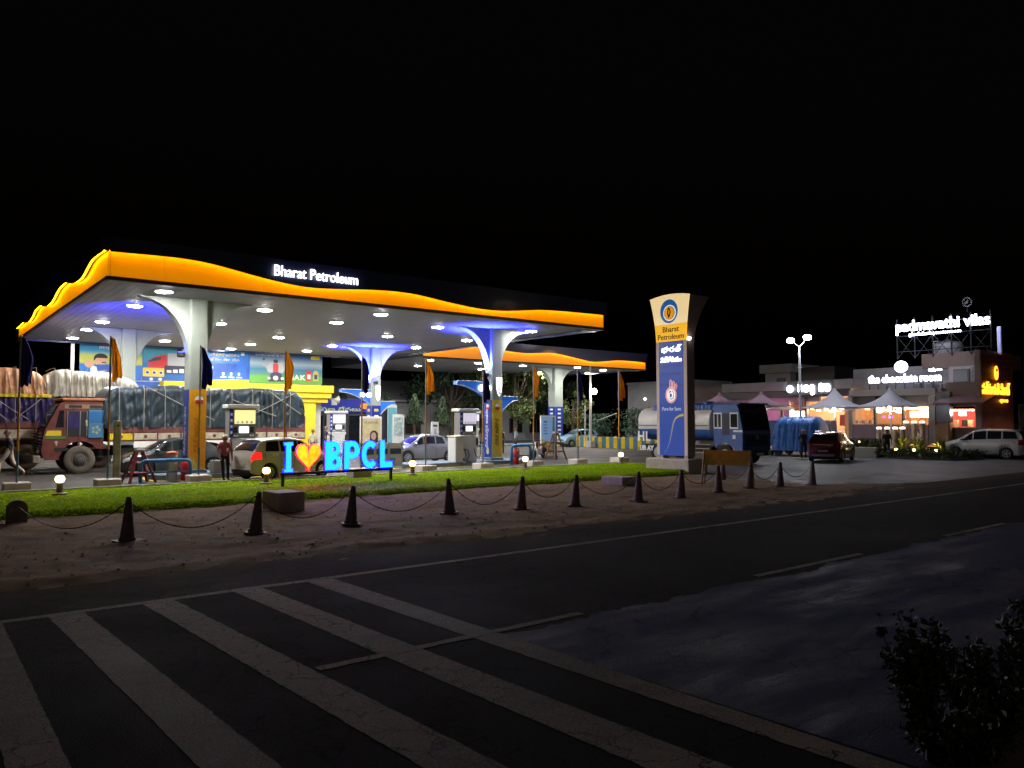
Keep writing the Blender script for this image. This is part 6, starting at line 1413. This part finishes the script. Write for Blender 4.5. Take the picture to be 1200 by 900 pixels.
t = thing("grey_shed", "plain grey flat roofed shed behind the pole lamp", "shed", (62, 53, 0)); MB().box(0, 6, -4, 5, 0, 6.2).build("wall", mat("shed_grey", (.22, .22, .23), .85, var=.15, vscale=.6), t); MB().box(-.15, 6.1, -4.1, 5.1, 6.2, 6.4).build("roof_slab", MATS["shed_grey"], t); MB().box(-.06, -.002, -1.2, .2, 0, 2.4).build("door", M_trim, t); MB().lathe([(.1, -.12), (.12, -.003)], 10, (0, 2.5, 4.6), 'x').build("wall_lamp", M_cleanlamp, t)

# ------------------------------------------------------------------ restaurant complex (front faces -X)
def yz(u, v, X): p = AX(u, v, X); return p.y, p.z
def rb(par, u0, v0, u1, v1, X, depth, m, name, bev=0.0):
    y1, _ = yz(u0, (v0 + v1) / 2, X); y0, _ = yz(u1, (v0 + v1) / 2, X); um = (u0 + u1) / 2
    z1 = yz(um, v0, X)[1]; z0 = max(.03, yz(um, v1, X)[1]) 
    return MB().box(X, X + depth, y0, y1, z0, z1, bev).build(name, m, par)
RX = 58.0
M_rw = mat("rest_wall", (.30, .27, .25), .8, var=.12, vscale=.8); M_rg = mat("rest_grey", (.22, .21, .215), .8, var=.12, vscale=.8); M_rbr = mat("rest_brown", (.13, .085, .065), .7, var=.15, vscale=1.2); M_pur = mat("rest_mauve", (.32, .23, .27), .8, var=.1, vscale=1)
M_warm = mat("interior_warm", (.62, .40, .22), .7); M_dark = mat("rest_dark", (.035, .033, .036), .4)
M_pane = mat("shop_pane", (.9, .9, .9), .02, trans=1.0, alpha=.25); 
M_lampw = glow("interior_lamp", (1.0, .72, .42), 16); M_lampc = glow("interior_lamp_cool", (1, .95, .9), 12)
rest = thing("restaurant", "two storey restaurant building with lit glazed dining front", "building")
rb(rest, 995, 456, 1096, 463.5, RX, 5, M_rw, "front_beam"); rb(rest, 1088, 463.6, 1096, 521, RX, .6, M_rw, "front_post"); rb(rest, 994, 463.6, 999, 521, RX, .5, M_rw, "front_post")
rb(rest, 999.2, 463.6, 1087.8, 477, RX + .4, .2, M_dark, "transom_band")
rb(rest, 999.2, 497.5, 1087.8, 521, RX + .05, .4, M_pur, "parapet_wall")
for u in (1023.5, 1056.5): rb(rest, u, 463.6, u + 2.2, 497.4, RX + .15, .2, M_trim, "mullion")
for u0, u1 in ((999.5, 1023.2), (1026, 1056.2), (1059, 1087.5)): rb(rest, u0, 477.2, u1, 497.3, RX + .22, .03, M_pane, "window_pane")
rb(rest, 1060, 477.3, 1087.5, 479.5, RX + .1, .1, M_lampw, "light_strip")
# interior
rb(rest, 900, 464, 1100, 521, RX + 7.5, .3, M_warm, "interior_back_wall"); rb(rest, 999, 464, 1093, 467, RX + .7, 6.5, M_warm, "interior_ceiling")
for u in (1010, 1033, 1068): rb(rest, u, 480, u + 9, 496, RX + 6.8, .3, mat("interior_orange", (.70, .33, .10), .7), "interior_panel")
rb(rest, 1076, 482, 1087, 489, RX + 4, .3, M_lampc, "lit_menu_panel"); rb(rest, 1041, 487, 1044, 490, RX + 3, .3, glow("violet_lamp", (.5, .1, .9), 4), "violet_lamp")
for k, u in enumerate((1006, 1014, 1022, 1031, 1043, 1051, 1063, 1072)):
    rb(rest, u, 470 + (k % 3), u + 1.6, 471.6 + (k % 3), RX + 3 + (k % 2) * 2, .3, M_lampw, "pendant_lamp")
for k, u in enumerate(range(1002, 1024, 4)): rb(rest, u, 492.5, u + 2.2, 496.5, RX + 1.2, .3, M_print if k % 2 else M_dark, "counter_jar")
# left ground-floor wing
rb(rest, 846, 447, 1000, 457.5, RX + 3.2, 8, M_rg, "roof_parapet"); rb(rest, 846, 457.6, 994, 466, RX + 3.6, .4, M_dark, "shadow_gap"); rb(rest, 846, 466.1, 925, 525, RX + 4.2, .3, M_pur, "wing_wall")
rb(rest, 926, 458, 960, 471, RX + 4.2, .3, M_pur, "wing_lintel"); rb(rest, 930, 471.1, 943, 482, RX + 4.15, .25, mat("rest_terracotta", (.42, .16, .10), .7), "terracotta_panel")
rb(rest, 926, 480, 944, 488, RX + 4.6, .2, M_lampw, "lit_shelf"); rb(rest, 943, 458, 945.5, 524, RX + 4.0, .4, M_trim, "wing_post"); rb(rest, 990, 466, 993.8, 521, RX + 2.8, .4, M_warm, "wing_post")
for k, u in enumerate((950, 957, 966, 975, 984)): rb(rest, u, 478 + (k % 2) * 2, u + 2.5, 480 + (k % 2) * 2, RX + 5.5, .3, M_lampc if k % 2 else M_lampw, "pendant_lamp")
for k, u in enumerate((948, 956, 963)): rb(rest, u, 495, u + 6, 508, RX + 5.0, .5, mat("counter_orange", (.65, .28, .08), .7), "counter")
rb(rest, 984, 486, 989, 499, RX + 5, .3, M_redw if 'M_redw' in globals() else mat("rest_red", (.35, .05, .04), .6), "red_door")
# upper storeys
rb(rest, 897, 436, 926, 453, RX + 9, 4, M_rw, "upper_block"); rb(rest, 890, 427, 927.5, 437, RX + 8.4, 5, M_rw, "upper_slab"); rb(rest, 910, 443, 920, 452, RX + 8.9, .06, M_dark, "upper_window"); rb(rest, 928, 430, 978, 447, RX + 10, 4, M_dark, "upper_dark_wall")
rb(rest, 1000, 430, 1118, 456, RX + 5, 6, M_rg, "second_storey"); rb(rest, 1080, 413, 1149, 431, RX + 4.4, 8, M_rbr, "roof_block"); rb(rest, 1112, 429, 1149, 458, RX + 4.2, 1, M_rw, "second_storey_wall")
f = rb(rest, 1117, 432.5, 1136, 448.5, RX + 4.1, .08, M_trim, "window_frame"); rb(f, 1119, 434, 1134, 447, RX + 4.05, .04, M_dark, "pane")
rb(rest, 1139, 430, 1142, 455, RX + 4.05, .1, M_dark, "vertical_slot"); rb(rest, 1108, 447.5, 1149, 465.5, RX + 1.2, 2, M_rbr, "balcony"); rb(rest, 1146, 428, 1149.5, 465, RX + 1.1, .3, M_rw, "balcony_edge")
for u in (1070, 1084, 1102): f = rb(rest, u, 449, u + 7, 457, RX + 4, .6, M_rg, "air_unit"); rb(f, u + 1, 450, u + 6, 456, RX + 3.95, .04, M_dark, "fan_grille")
# black stone panel, rock column, kiosk window, awning
rb(rest, 1096.5, 459, 1113, 495, RX + .1, .5, mat("black_stone", (.03, .028, .028), .25), "stone_panel"); rb(rest, 1096, 495.2, 1113, 523, RX - .1, .8, mat("sand_rock", (.32, .20, .11), .9, var=.4, vscale=2, bump=1, bscale=3), "rock_column", .1)
yk1, _ = yz(1115, 490, RX + .5); yk0, _ = yz(1148, 490, RX + .5)
rb(rest, 1114, 501, 1149, 521, RX + .4, .6, M_rbr, "kiosk_counter"); rb(rest, 1114, 466, 1149, 476, RX + .6, .3, M_rbr, "kiosk_lintel"); rb(rest, 1143, 476, 1149, 501, RX + .5, .3, M_warm, "kiosk_post")
rb(rest, 1113, 479, 1143, 501, RX + 4, .2, mat("kiosk_red", (.55, .07, .07), .6), "kiosk_back_wall"); rb(rest, 1124, 483, 1131, 487, RX + 2, .2, M_lampc, "kiosk_lamp"); rb(rest, 1116, 480, 1140, 481.2, RX + 1.5, .2, M_lampw, "kiosk_strip")
for u in (1117, 1127, 1134): rb(rest, u, 492, u + 5, 500, RX + 2.2, .3, M_warm if u != 1127 else M_dark, "kiosk_goods")
ya, za = yz(1108, 466, RX + .5); yb_, zb_ = yz(1155, 474, RX - 1.3)
MB().add([(RX + .6, ya, 3.95), (RX + .6, yb_, 3.95), (RX - 1.6, yb_, 3.45), (RX - 1.6, ya, 3.45), (RX + .6, ya, 4.05), (RX + .6, yb_, 4.05), (RX - 1.6, yb_, 3.55), (RX - 1.6, ya, 3.55)], [(0, 1, 2, 3), (7, 6, 5, 4), (0, 4, 5, 1), (1, 5, 6, 2), (2, 6, 7, 3), (3, 7, 4, 0)]).build("awning", mat("awning_maroon", (.12, .04, .035), .7), rest)
# maroon clad end wall facing -Y, planks told apart
yc, _ = yz(1149.5, 480, RX); pe = AY(1187, 480, yc); XE = pe.x
M_mar = mat("cladding_maroon", (.15, .045, .04), .55, var=.25, vscale=1.5)
MB().box(RX, XE, yc, yc + .35, .02, 7.2).build("end_wall_core", M_rbr, rest)
nb = 14
for k in range(nb):
    z = 1.5 + k * (5.7 / nb)
    for q in range(3): MB().box(RX + .02 + (XE - RX - .04) * q / 3 + .015, RX + .02 + (XE - RX - .04) * (q + 1) / 3 - .015, yc - .06, yc - .002, z + .012, z + 5.7 / nb - .012).build("cladding_board", M_mar, rest)
MB().box(RX, XE, yc - .25, yc - .002, .9, 1.42).build("plinth_ledge", mat("ledge_sand", (.50, .32, .18), .7), rest); MB().box(RX + .2, XE - .2, yc - .32, yc - .26, 1.3, 1.36).build("ledge_strip_light", M_lampw, rest)
for q in range(3): lamp('AREA', "wall_wash", rest, (RX + 1.5 + q * (XE - RX - 3) / 2, yc - .8, 1.6), 22, (1, .6, .4), .4, (R(-120), 0, 0))
lamp('POINT', "dining_light", rest, (RX + 3.2, yz(1015, 470, RX)[0], 3.3), 260, (1, .62, .34), .4); lamp('POINT', "dining_light", rest, (RX + 3.2, yz(1068, 470, RX)[0], 3.3), 260, (1, .60, .32), .4)
lamp('POINT', "counter_light", rest, (RX + 5.2, yz(965, 470, RX + 5)[0], 3.2), 260, (1, .66, .42), .4); lamp('POINT', "kiosk_light", rest, (RX + 2, (yk0 + yk1) / 2, 2.9), 120, (1, .75, .6), .2)
lamp('POINT', "wing_light", rest, (RX + 2.5, yz(905, 480, RX + 4)[0], 2.8), 90, (1, .35, .7), .3)
# rooftop and front signs
def sign(label, s, u0, u1, vb, X, m, h, bold=.02, ext=.06, sub=None, backing=True, bw=None, group=None):
    t = thing("illuminated_sign", label, "sign"); y1, z = yz(u0, vb, X); y0, z2 = yz(u1, vb, X); zc = (z + z2) / 2; t.location = (X, (y0 + y1) / 2, zc)
    split_words(text(s, h, m, t, (0, 0, 0), RL, ext, bold, width=(y1 - y0)), .14 * h); return t, (y1 - y0)
M_sw = glow("restaurant_sign_white", (.80, .82, 1.0), 9)
t, w = sign("large white glowing rooftop sign above the restaurant", "padmavathi vilas", 1050, 1160, 384.5, RX + 2, M_sw, 1.15, .012)
scribble(w * .56, .26, M_sw, t, (0, .1 * w - .2, -.40), RL, 3, .03)
M_truss = mat("truss_steel", (.03, .03, .035), .8)
zb0 = 7.05 - t.location.z
for k in range(6):
    y = -w / 2 + w * k / 5; MB().box(.12, .2, y - .04, y + .04, zb0, 1.0).build("truss_post", M_truss, t)
    if k < 5: MB().tube([(.16, y, zb0), (.16, y + w / 5, -.35)], .025, 4).build("truss_brace", M_truss, t); MB().tube([(.16, y, -.35), (.16, y + w / 5, zb0)], .025, 4).build("truss_brace", M_truss, t)
for z in (zb0 + .5, -.4, .5): MB().box(.1, .16, -w / 2 - .1, w / 2 + .1, z, z + .06).build("truss_rail", M_truss, t)
MB().tube([(.2, -w * .27 + .3 * math.cos(R(a)), 1.75 + .3 * math.sin(R(a))) for a in range(0, 361, 24)], .05, 5).build("round_emblem", mat("emblem_dim", (.3, .3, .34), .5), t); MB().box(.17, .23, -w * .27 - .03, -w * .27 + .03, 1.0, 1.46).build("emblem_stem", M_truss, t)
scribble(.3, .26, MATS["emblem_dim"], t, (.16, -w * .27, 1.66), RL, 3, .02)
t, w = sign("white glowing sign the chocolate room over the dining front", "the chocolate room", 1018, 1103, 447.5, RX + 1.0, M_sw, .85, .008)
MB().prism(arc(0, 0, .48, 0, 360, 20, .42)[:-1], 0, .1, 'z').build("round_logo", M_sw, t, loc=(-.05, .12, 1.15), rot=RL); MB().box(-.05, .1, .0, .22, .62, .78).build("logo_foot", mat("violet_foot", (.1, .05, .4), .5, emit=(.1, .05, .6), strength=1), t)
scribble(.85, .22, M_sw, t, (0, -w * .42, .72), RL, 5, .03)
for k in range(9): y = -w / 2 + w * k / 8; MB().box(.12, .18, y - .03, y + .03, -.72, .5).build("bracket", M_truss, t)
MB().box(.10, .14, -w / 2, w / 2, .1, .16).build("rail", M_truss, t)
t = thing("illuminated_sign", "blazing white cafe sign left of the tall street lamp", "sign"); y1, z = yz(922, 461, RX + 3); y0, z2 = yz(975, 461, RX + 3); w = y1 - y0; t.location = (RX + 3, (y0 + y1) / 2, (z + z2) / 2)
scribble(w, 1.0, glow("cafe_sign_white", (.86, .88, 1.0), 14), t, (0, 0, .12), RL, 12, .05, 1.5)
MB().box(.12, .18, -w / 2, w / 2, -.1, 1.1).build("backing_panel", M_dark, t)
# orange sign on the maroon end wall
M_so = glow("sign_amber", (1.0, .40, .02), 2.2)
t = thing("illuminated_sign", "amber glowing script sign on the maroon end wall", "sign"); p0 = AY(1152, 462, yc - .2); p1 = AY(1184, 464, yc - .2)
t.location = ((p0.x + p1.x) / 2, yc - .16, p0.z); text("పద్మావతి విలాస్", 1.0, M_so, t, (0, 0, .05), (R(90), 0, 0), .04, .015, width=(p1.x - p0.x)); scribble(1.5, .34, M_so, t, ((p1.x - p0.x) * .28, 0, -.5), seed=7, ext=.03)
MB().prism(arc(0, 1.55, .32, 0, 360, 16, .5)[:-1], -.06, 0, 'y').build("lamp_emblem", M_so, t); MB().prism(arc(0, 1.75, .12, 0, 360, 10)[:-1], -.09, -.062, 'y').build("emblem_core", M_mar, t)
for dx in (-1, 1): MB().box(dx - .03, dx + .03, 0, .16, -.1, .3).build("bracket", M_truss, t)
# water tank, tube lamp, roof lamp
t = thing("water_tank", "round black and grey water tank on the restaurant roof under the sign", "tank"); ya, za = yz(1111, 415, RX + 5); t.location = (RX + 6.5, yz(1111, 412, RX + 6.5)[0], 7.3); MB().lathe([(1.0, 0), (1.05, .1), (1.05, 1.0), (.9, 1.15), (.3, 1.3)], 18).build("drum", mat("tank_grey", (.30, .30, .32), .5), t, auto=40); MB().lathe([(.28, 1.3), (.28, 1.4)], 14).build("lid", M_dark, t); MB().tube([(-1.1, .6, 0), (-1.1, .6, 1.2), (-.6, .5, 1.25)], .04, 6).build("pipe", M_print, t)
for z in (.35, .7): MB().lathe([(1.06, z), (1.075, z + .03), (1.06, z + .06)], 18).build("rib", MATS["tank_grey"], t)
t = thing("tube_lamp", "upright blue white tube lamp at the restaurant roof's right end", "lamp"); p = AX(1172, 418, RX + 3); t.location = (RX + 3, p.y, 7.0); MB().box(-.08, .08, -.14, .14, 0, 2.0, .03).build("housing", M_print, t); MB().box(-.1, -.082, -.10, .10, .1, 1.95).build("tube", glow("tube_blue", (.45, .5, 1.0), .35), t)
# ------------------------------------------------------------------ patio: tents, posts, hedge, palms
M_tent = cloth("tent_fabric", (.60, .60, .68), .25, .05); M_tentp = cloth("tent_pink", (.56, .46, .54), .4, .05)
def tent(u, vtop, vedge, X, half, label, m, lampc, pw_):
    t = thing("patio_tent", label, "tent"); p = AX(u, vtop, X); e = AX(u, vedge, X); t.location = (X, p.y, .03); zt, ze = p.z, e.z
    rings = []
    for k in range(9):
        f = k / 8; r = .14 + (half - .14) * f; z = ze + (zt - ze) * (1 - f) ** 2.1
        ring = []
        for q in range(24):
            a = 2 * math.pi * q / 24; s = 1 / max(abs(math.cos(a)), abs(math.sin(a))); s = 1 + (s - 1) * f; ring.append((r * s * math.cos(a), r * s * math.sin(a), z - .10 * f * (1.4 - s)))
        rings.append(ring)
    mb = MB(); mb.loft(rings, cap=False); o = mb.build("canopy_sheet", m, t, smooth=True); o.modifiers.new("s", 'SOLIDIFY').thickness = .02
    MB().lathe([(.15, zt - .02), (.12, zt + .1), (.02, zt + .22)], 10).build("finial", m, t)
    MB().cyl((0, 0), .07, 0, zt - .1, 8).build("mast", M_white, t)
    for k in range(8): a = math.pi / 4 * k; MB().tube([(0, 0, ze - .35), (half * .9 * math.cos(a), half * .9 * math.sin(a), ze - .04)], .025, 4).build("spoke", M_white, t)
    MB().sphere((-.12, 0, ze - .1), .12, 10, 6).build("tent_lamp", glow("tent_lamp_%d" % int(lampc[1] * 100), lampc, 18), t)
    lamp('POINT', "tent_light", t, (-.3, 0, ze - .25), pw_, lampc, .1)
    return t
tent(978, 458, 478, 54.0, 2.15, "grey white peaked patio tent right of the street lamp", M_tent, (.85, .85, 1.0), 60)
tent(1043, 458, 476.5, 54.0, 2.15, "grey white peaked patio tent before the glazed dining front", M_tent, (.80, .82, 1.0), 60)
tent(892, 462, 476, 55.5, 2.2, "pinkish peaked tent above the tanker's cab", M_tentp, (1.0, .82, .96), 70)
tent(843, 463, 473, 57.0, 2.0, "small pink peaked tent behind the tanker's tank", M_tentp, (.95, .6, .8), 60)
M_cap = glow("post_cap", (1.0, .75, .5), 5); M_post = mat("post_tan", (.42, .30, .20), .8)
for k, (u, vt, vb, X) in enumerate(((1030, 501, 520, 50.8), (1039.5, 501, 519, 50.9), (1049, 501, 518, 51.0), (1057.5, 501, 517, 51.1), (1061.5, 494, 513, 53.0), (1071, 494, 512, 53.2), (1080.5, 494, 512, 53.4))):
    p = AX(u, vt, X); t = thing("lit_post", f"round tan patio post with glowing cap, {['first','second','third','fourth','fifth','sixth','seventh'][k]} from the left", "post", (X, p.y, .03), 0, "posts with glowing caps on the patio")
    MB().lathe([(.17, 0), (.17, p.z - .12)], 12).build("shaft", M_post, t); MB().lathe([(.15, p.z - .118), (.15, p.z - .03), (.17, p.z - .028), (.1, p.z)], 12).build("cap", M_cap, t)
# planter with hedge
t = thing("hedge_planter", "pale low planter wall with clipped hedge behind the red SUV", "planter", (47.2, 25.3, .02)); MB().box(-.15, .15, -1.9, 2.6, 0, .62, .02).build("planter_wall", mat("planter_pale", (.42, .42, .38), .8), t); MB().box(.16, 2.0, -1.9, 2.6, 0, .55).build("soil", M_chassis, t)
leaves(3200, lambda: (.2 + 1.4 * random.random(), -1.9 + 4.5 * random.random(), .55 + .55 * random.random() ** .7), .13, .4).build("hedge", mat("leaf_hedge", (.055, .085, .03), .6, var=.4, vscale=2), t, recalc=False)
for dy in (-.6, 1.6): MB().sphere((.3, dy, .95), .06, 10, 6).build("planter_lamp", glow("planter_glow", (1, .75, .45), 4), t)
# rough verge and agaves lit from below
t = tag(MB().grid(lambda i, j: (46.8 + 5.6 * i / 23, 18.6 + 5.2 * j / 23, .02 + .45 * math.sin(math.pi * i / 23) * math.sin(math.pi * j / 23) + .05 * noise.noise((i * .4, j * .4, 0)) - (.1 if i in (0, 23) or j in (0, 23) else 0)), 24, 24).build("planted_mound", mat("mound_soil", (.05, .05, .028), .95, var=.4, vscale=2), smooth=True, recalc=False), kind="structure")
leaves(4200, lambda: (47 + 5.2 * random.random(), 18.8 + 4.8 * random.random(), .22 + .26 * random.random()), .16, .5).build("ground_cover", MATS["leaf_hedge"], recalc=False)
o = [q for q in col.objects if q.name.startswith("ground_cover")][0]; tag(o, "low leafy ground cover on the mound before the restaurant", "ground cover", kind="stuff")
M_agave = mat("agave_leaf", (.22, .24, .04), .5)
for k, (u, v) in enumerate(((1057, 527), (1078, 527), (1104, 526))):
    g = AX(u, v, 48.6); g.z = .52; t = thing("agave_plant", ["spiky agave lit yellow from below, leftmost on the mound", "spiky agave lit yellow from below, middle of the mound", "spiky agave lit yellow from below, beside the people carrier"][k], "plant", tuple(g), 0, "uplit agaves on the mound")
    mb = MB()
    for q in range(22):
        a = q * 2.4; el = R(25 + 50 * random.random()); L_ = .85 + .4 * random.random(); d = Vector((math.cos(a) * math.cos(el), math.sin(a) * math.cos(el), math.sin(el))); s = d.cross(uz).normalized() * .06; up_ = s.cross(d).normalized() * .03
        P0, P1, P2 = Vector((0, 0, 0)), d * L_ * .6, d * L_ + Vector((0, 0, -.15 * L_))
        mb.add([tuple(P0 + s), tuple(P0 - s), tuple(P1 - s), tuple(P1 + up_ * -1), tuple(P1 + s), tuple(P2)], [(0, 1, 3), (1, 2, 3), (0, 3, 4), (4, 3, 5), (3, 2, 5)])
    mb.build("rosette", M_agave, t, recalc=False)
    MB().lathe([(.07, -.05), (.08, .06), (.05, .08)], 10, (-.55, .1, 0)).build("spot_lamp", glow("agave_spot", (1, .8, .3), 8), t); AB = lamp('SPOT', "agave_beam", t, (-.6, .1, .02), 300, (1.0, .72, .12), .05, (0, 0, 0), spot_size=R(100), spot_blend=.5)
    AB.rotation_euler = Vector((.7, 0, .75)).to_track_quat('-Z', 'Y').to_euler()
person("person in black standing at the dark mound before the patio posts", (47.4, 22.9, .05), TOCAM(47, 23), 1.7, (.012, .012, .014), (.012, .012, .014))
for k, (u, X, c, lb) in enumerate(((972, 57.0, (.5, .03, .02), "person in red shirt at the cafe counter under the tent"), (1053, 55.5, (.05, .05, .07), "seated looking dark clad guest behind the patio posts"), (1076, 54.6, (.4, .42, .5), "guest in pale shirt between the patio posts"), (947, 58.5, (.03, .03, .04), "dark clad guest standing at the cafe counter"))):
    p = AX(u, 500, X); person(lb, (X, p.y, .05), TOCAM(p.x, p.y) + k, 1.66, c, (.03, .03, .04))
# patio tables
for k, (u, X) in enumerate(((994, 55), (1008, 55.2), (1021, 55.4), (1034, 55.6))):
    p = AX(u, 500, X); t = thing("patio_table", f"dark square patio table below the dining front, {['first','second','third','fourth'][k]} from left", "table", (X, p.y, .03), 0, "dark patio tables"); MB().box(-.4, .4, -.4, .4, .72, .78, .01).build("table_top", M_dark, t)
    for a in (-.33, .33):
        for b in (-.33, .33): MB().box(a - .03, a + .03, b - .03, b + .03, 0, .72).build("leg", M_dark, t)
tag(MB().box(52.4, 63, 16, 45, .013, .16).build("patio_floor", mat("patio_stone", (.26, .22, .20), .7, var=.2, vscale=1)), kind="structure")
# ------------------------------------------------------------------ twin street lamp
t = thing("street_lamp", "tall twin headed street lamp with yellow painted foot", "street lamp", (47.3, 28.6, .02)); zt = AX(944, 397, 47.3).z
MB().lathe([(.12, 0), (.11, 2.6)], 10).build("painted_foot", M_ylw, t); MB().lathe([(.10, 2.6), (.06, zt - .5)], 10).build("pole", mat("pole_galv", (.55, .56, .6), .4, metal=.5), t)
for z in (zt * .62, zt * .47, zt * .75): MB().box(-.25, .25, -.05, .05, z, z + .05).build("step_bar", M_steel, t)
for sg, dz in ((-1, .0), (1, .12)):
    hd = Vector((0, -sg * .62, zt + dz)); MB().tube([(0, 0, zt - .55), (0, -sg * .3, zt - .3), (0, -sg * .5, zt - .05 + dz)], .035, 6).build("arm", M_steel, t)
    MB().box(-.12, .12, hd.y - .24, hd.y + .24, hd.z, hd.z + .1, .03).build("lamp_head", M_steel, t); MB().sphere((-.02, hd.y, hd.z - .06), .25, 12, 8, .75).build("lamp_lens", glow("street_lamp_lens", (.94, .96, 1.0), 300), t)
# curved pole and small hoarding at the right edge
p = AY(1187, 480, yc + 3); t = thing("curved_pole", "slim pole with curved top at the right of the maroon wall", "pole", (p.x + .8, yc + 1.0, 0)); MB().tube([(0, 0, 0), (0, 0, 5.3), (-.15, 0, 5.75), (-.5, 0, 5.9)], .06, 6).build("tube", mat("pole_galv2", (.4, .4, .42), .4, metal=.4), t); MB().lathe([(.14, 0), (.14, .1)], 10).build("foot", M_steel, t)
p = AY(1200, 495, yc + 6); t = thing("hoarding", "small pale hoarding at the right picture edge", "hoarding", (p.x + .5, yc + 6, 0)); MB().box(-1.6, 2.5, 0, .08, 1.6, 3.9).build("panel", mat("hoarding_pale", (.30, .33, .34), .7, var=.8, vscale=.8), t)
for x in (-1.2, 2.0): MB().box(x - .06, x + .06, .09, .2, 0, 3.9).build("post", M_steel, t)

# ------------------------------------------------------------------ foreground right: kerb and bush
t = thing("foreground_kerb", "dark concrete kerb stones under the bush at bottom right", "kerb", (0, 0, 0))
for k in range(9):
    x = 5.5 + k * 1.0; MB().box(x + .01, x + .99, 2.2, 2.46, -.02, .17 + random.uniform(-.01, .01), .02).build("kerb_stone", mat("kerb_dark", (.20, .19, .18), .9, var=.4, vscale=5), t)
tag(MB().grid(lambda i, j: (4.6 + 8 * i / 39, .2 + 2.0 * j / 19, .10 + .05 * noise.noise((i * .3, j * .3, 0))), 40, 20).build("roadside_soil", M_dirt, recalc=False), kind="structure")
M_bush = mat("leaf_bush", (.05, .065, .035), .55, var=.4, vscale=6)
def bush(x, y, h, r, label, n, tall):
    t = thing("leafy_bush", label, "bush", (x, y, .1)); tips = []
    for k in range(tall):
        a = random.random() * 6.28; lean = r * random.uniform(.2, 1.0); hh = h * random.uniform(.45, 1.0); pts = [Vector((.05 * math.cos(a), .05 * math.sin(a), 0))]
        for q in range(1, 6): f = q / 5; pts.append(Vector((lean * f ** 1.4 * math.cos(a) + .02 * random.gauss(0, 1), lean * f ** 1.4 * math.sin(a) + .02 * random.gauss(0, 1), hh * f)))
        MB().tube(pts, [.009, .008, .006, .005, .004, .002], 5).build("twig", M_bark, t); tips.append(pts)
    def smp():
        p = random.choice(tips); f = random.random() ** .7 * 4.98; i = int(f); return p[i].lerp(p[i + 1], f - i) + Vector((random.gauss(0, .02), random.gauss(0, .02), random.gauss(0, .02)))
    leaves(n, smp, .055, .45).build("foliage", M_bush, t, recalc=False)
for bx, by, bh, br, bl, bn, bt in (
    (5.62, 2.50, .82, .30, "dark leafy bush with tall upright sprigs at bottom right", 1700, 26),
    (5.25, 2.15, .46, .36, "low dark bush at the bottom edge beside the last crosswalk stripe", 2000, 28),
    (6.05, 2.20, .58, .38, "dark bush right of the tall sprigs over the kerb", 2300, 30),
    (6.45, 2.62, .50, .22, "slim dark sprig bush standing out against the sheen of the road", 700, 12),
    (6.75, 2.10, .70, .42, "dark bush at the bottom right, below the kerb gap", 2300, 30),
    (7.45, 2.30, .80, .42, "tall dark bush at the right picture edge", 2300, 30),
    (8.30, 2.35, .78, .45, "dark bush farthest along the kerb at the right edge", 1800, 26)):
    bush(bx, by, bh, br, bl, bn, bt)
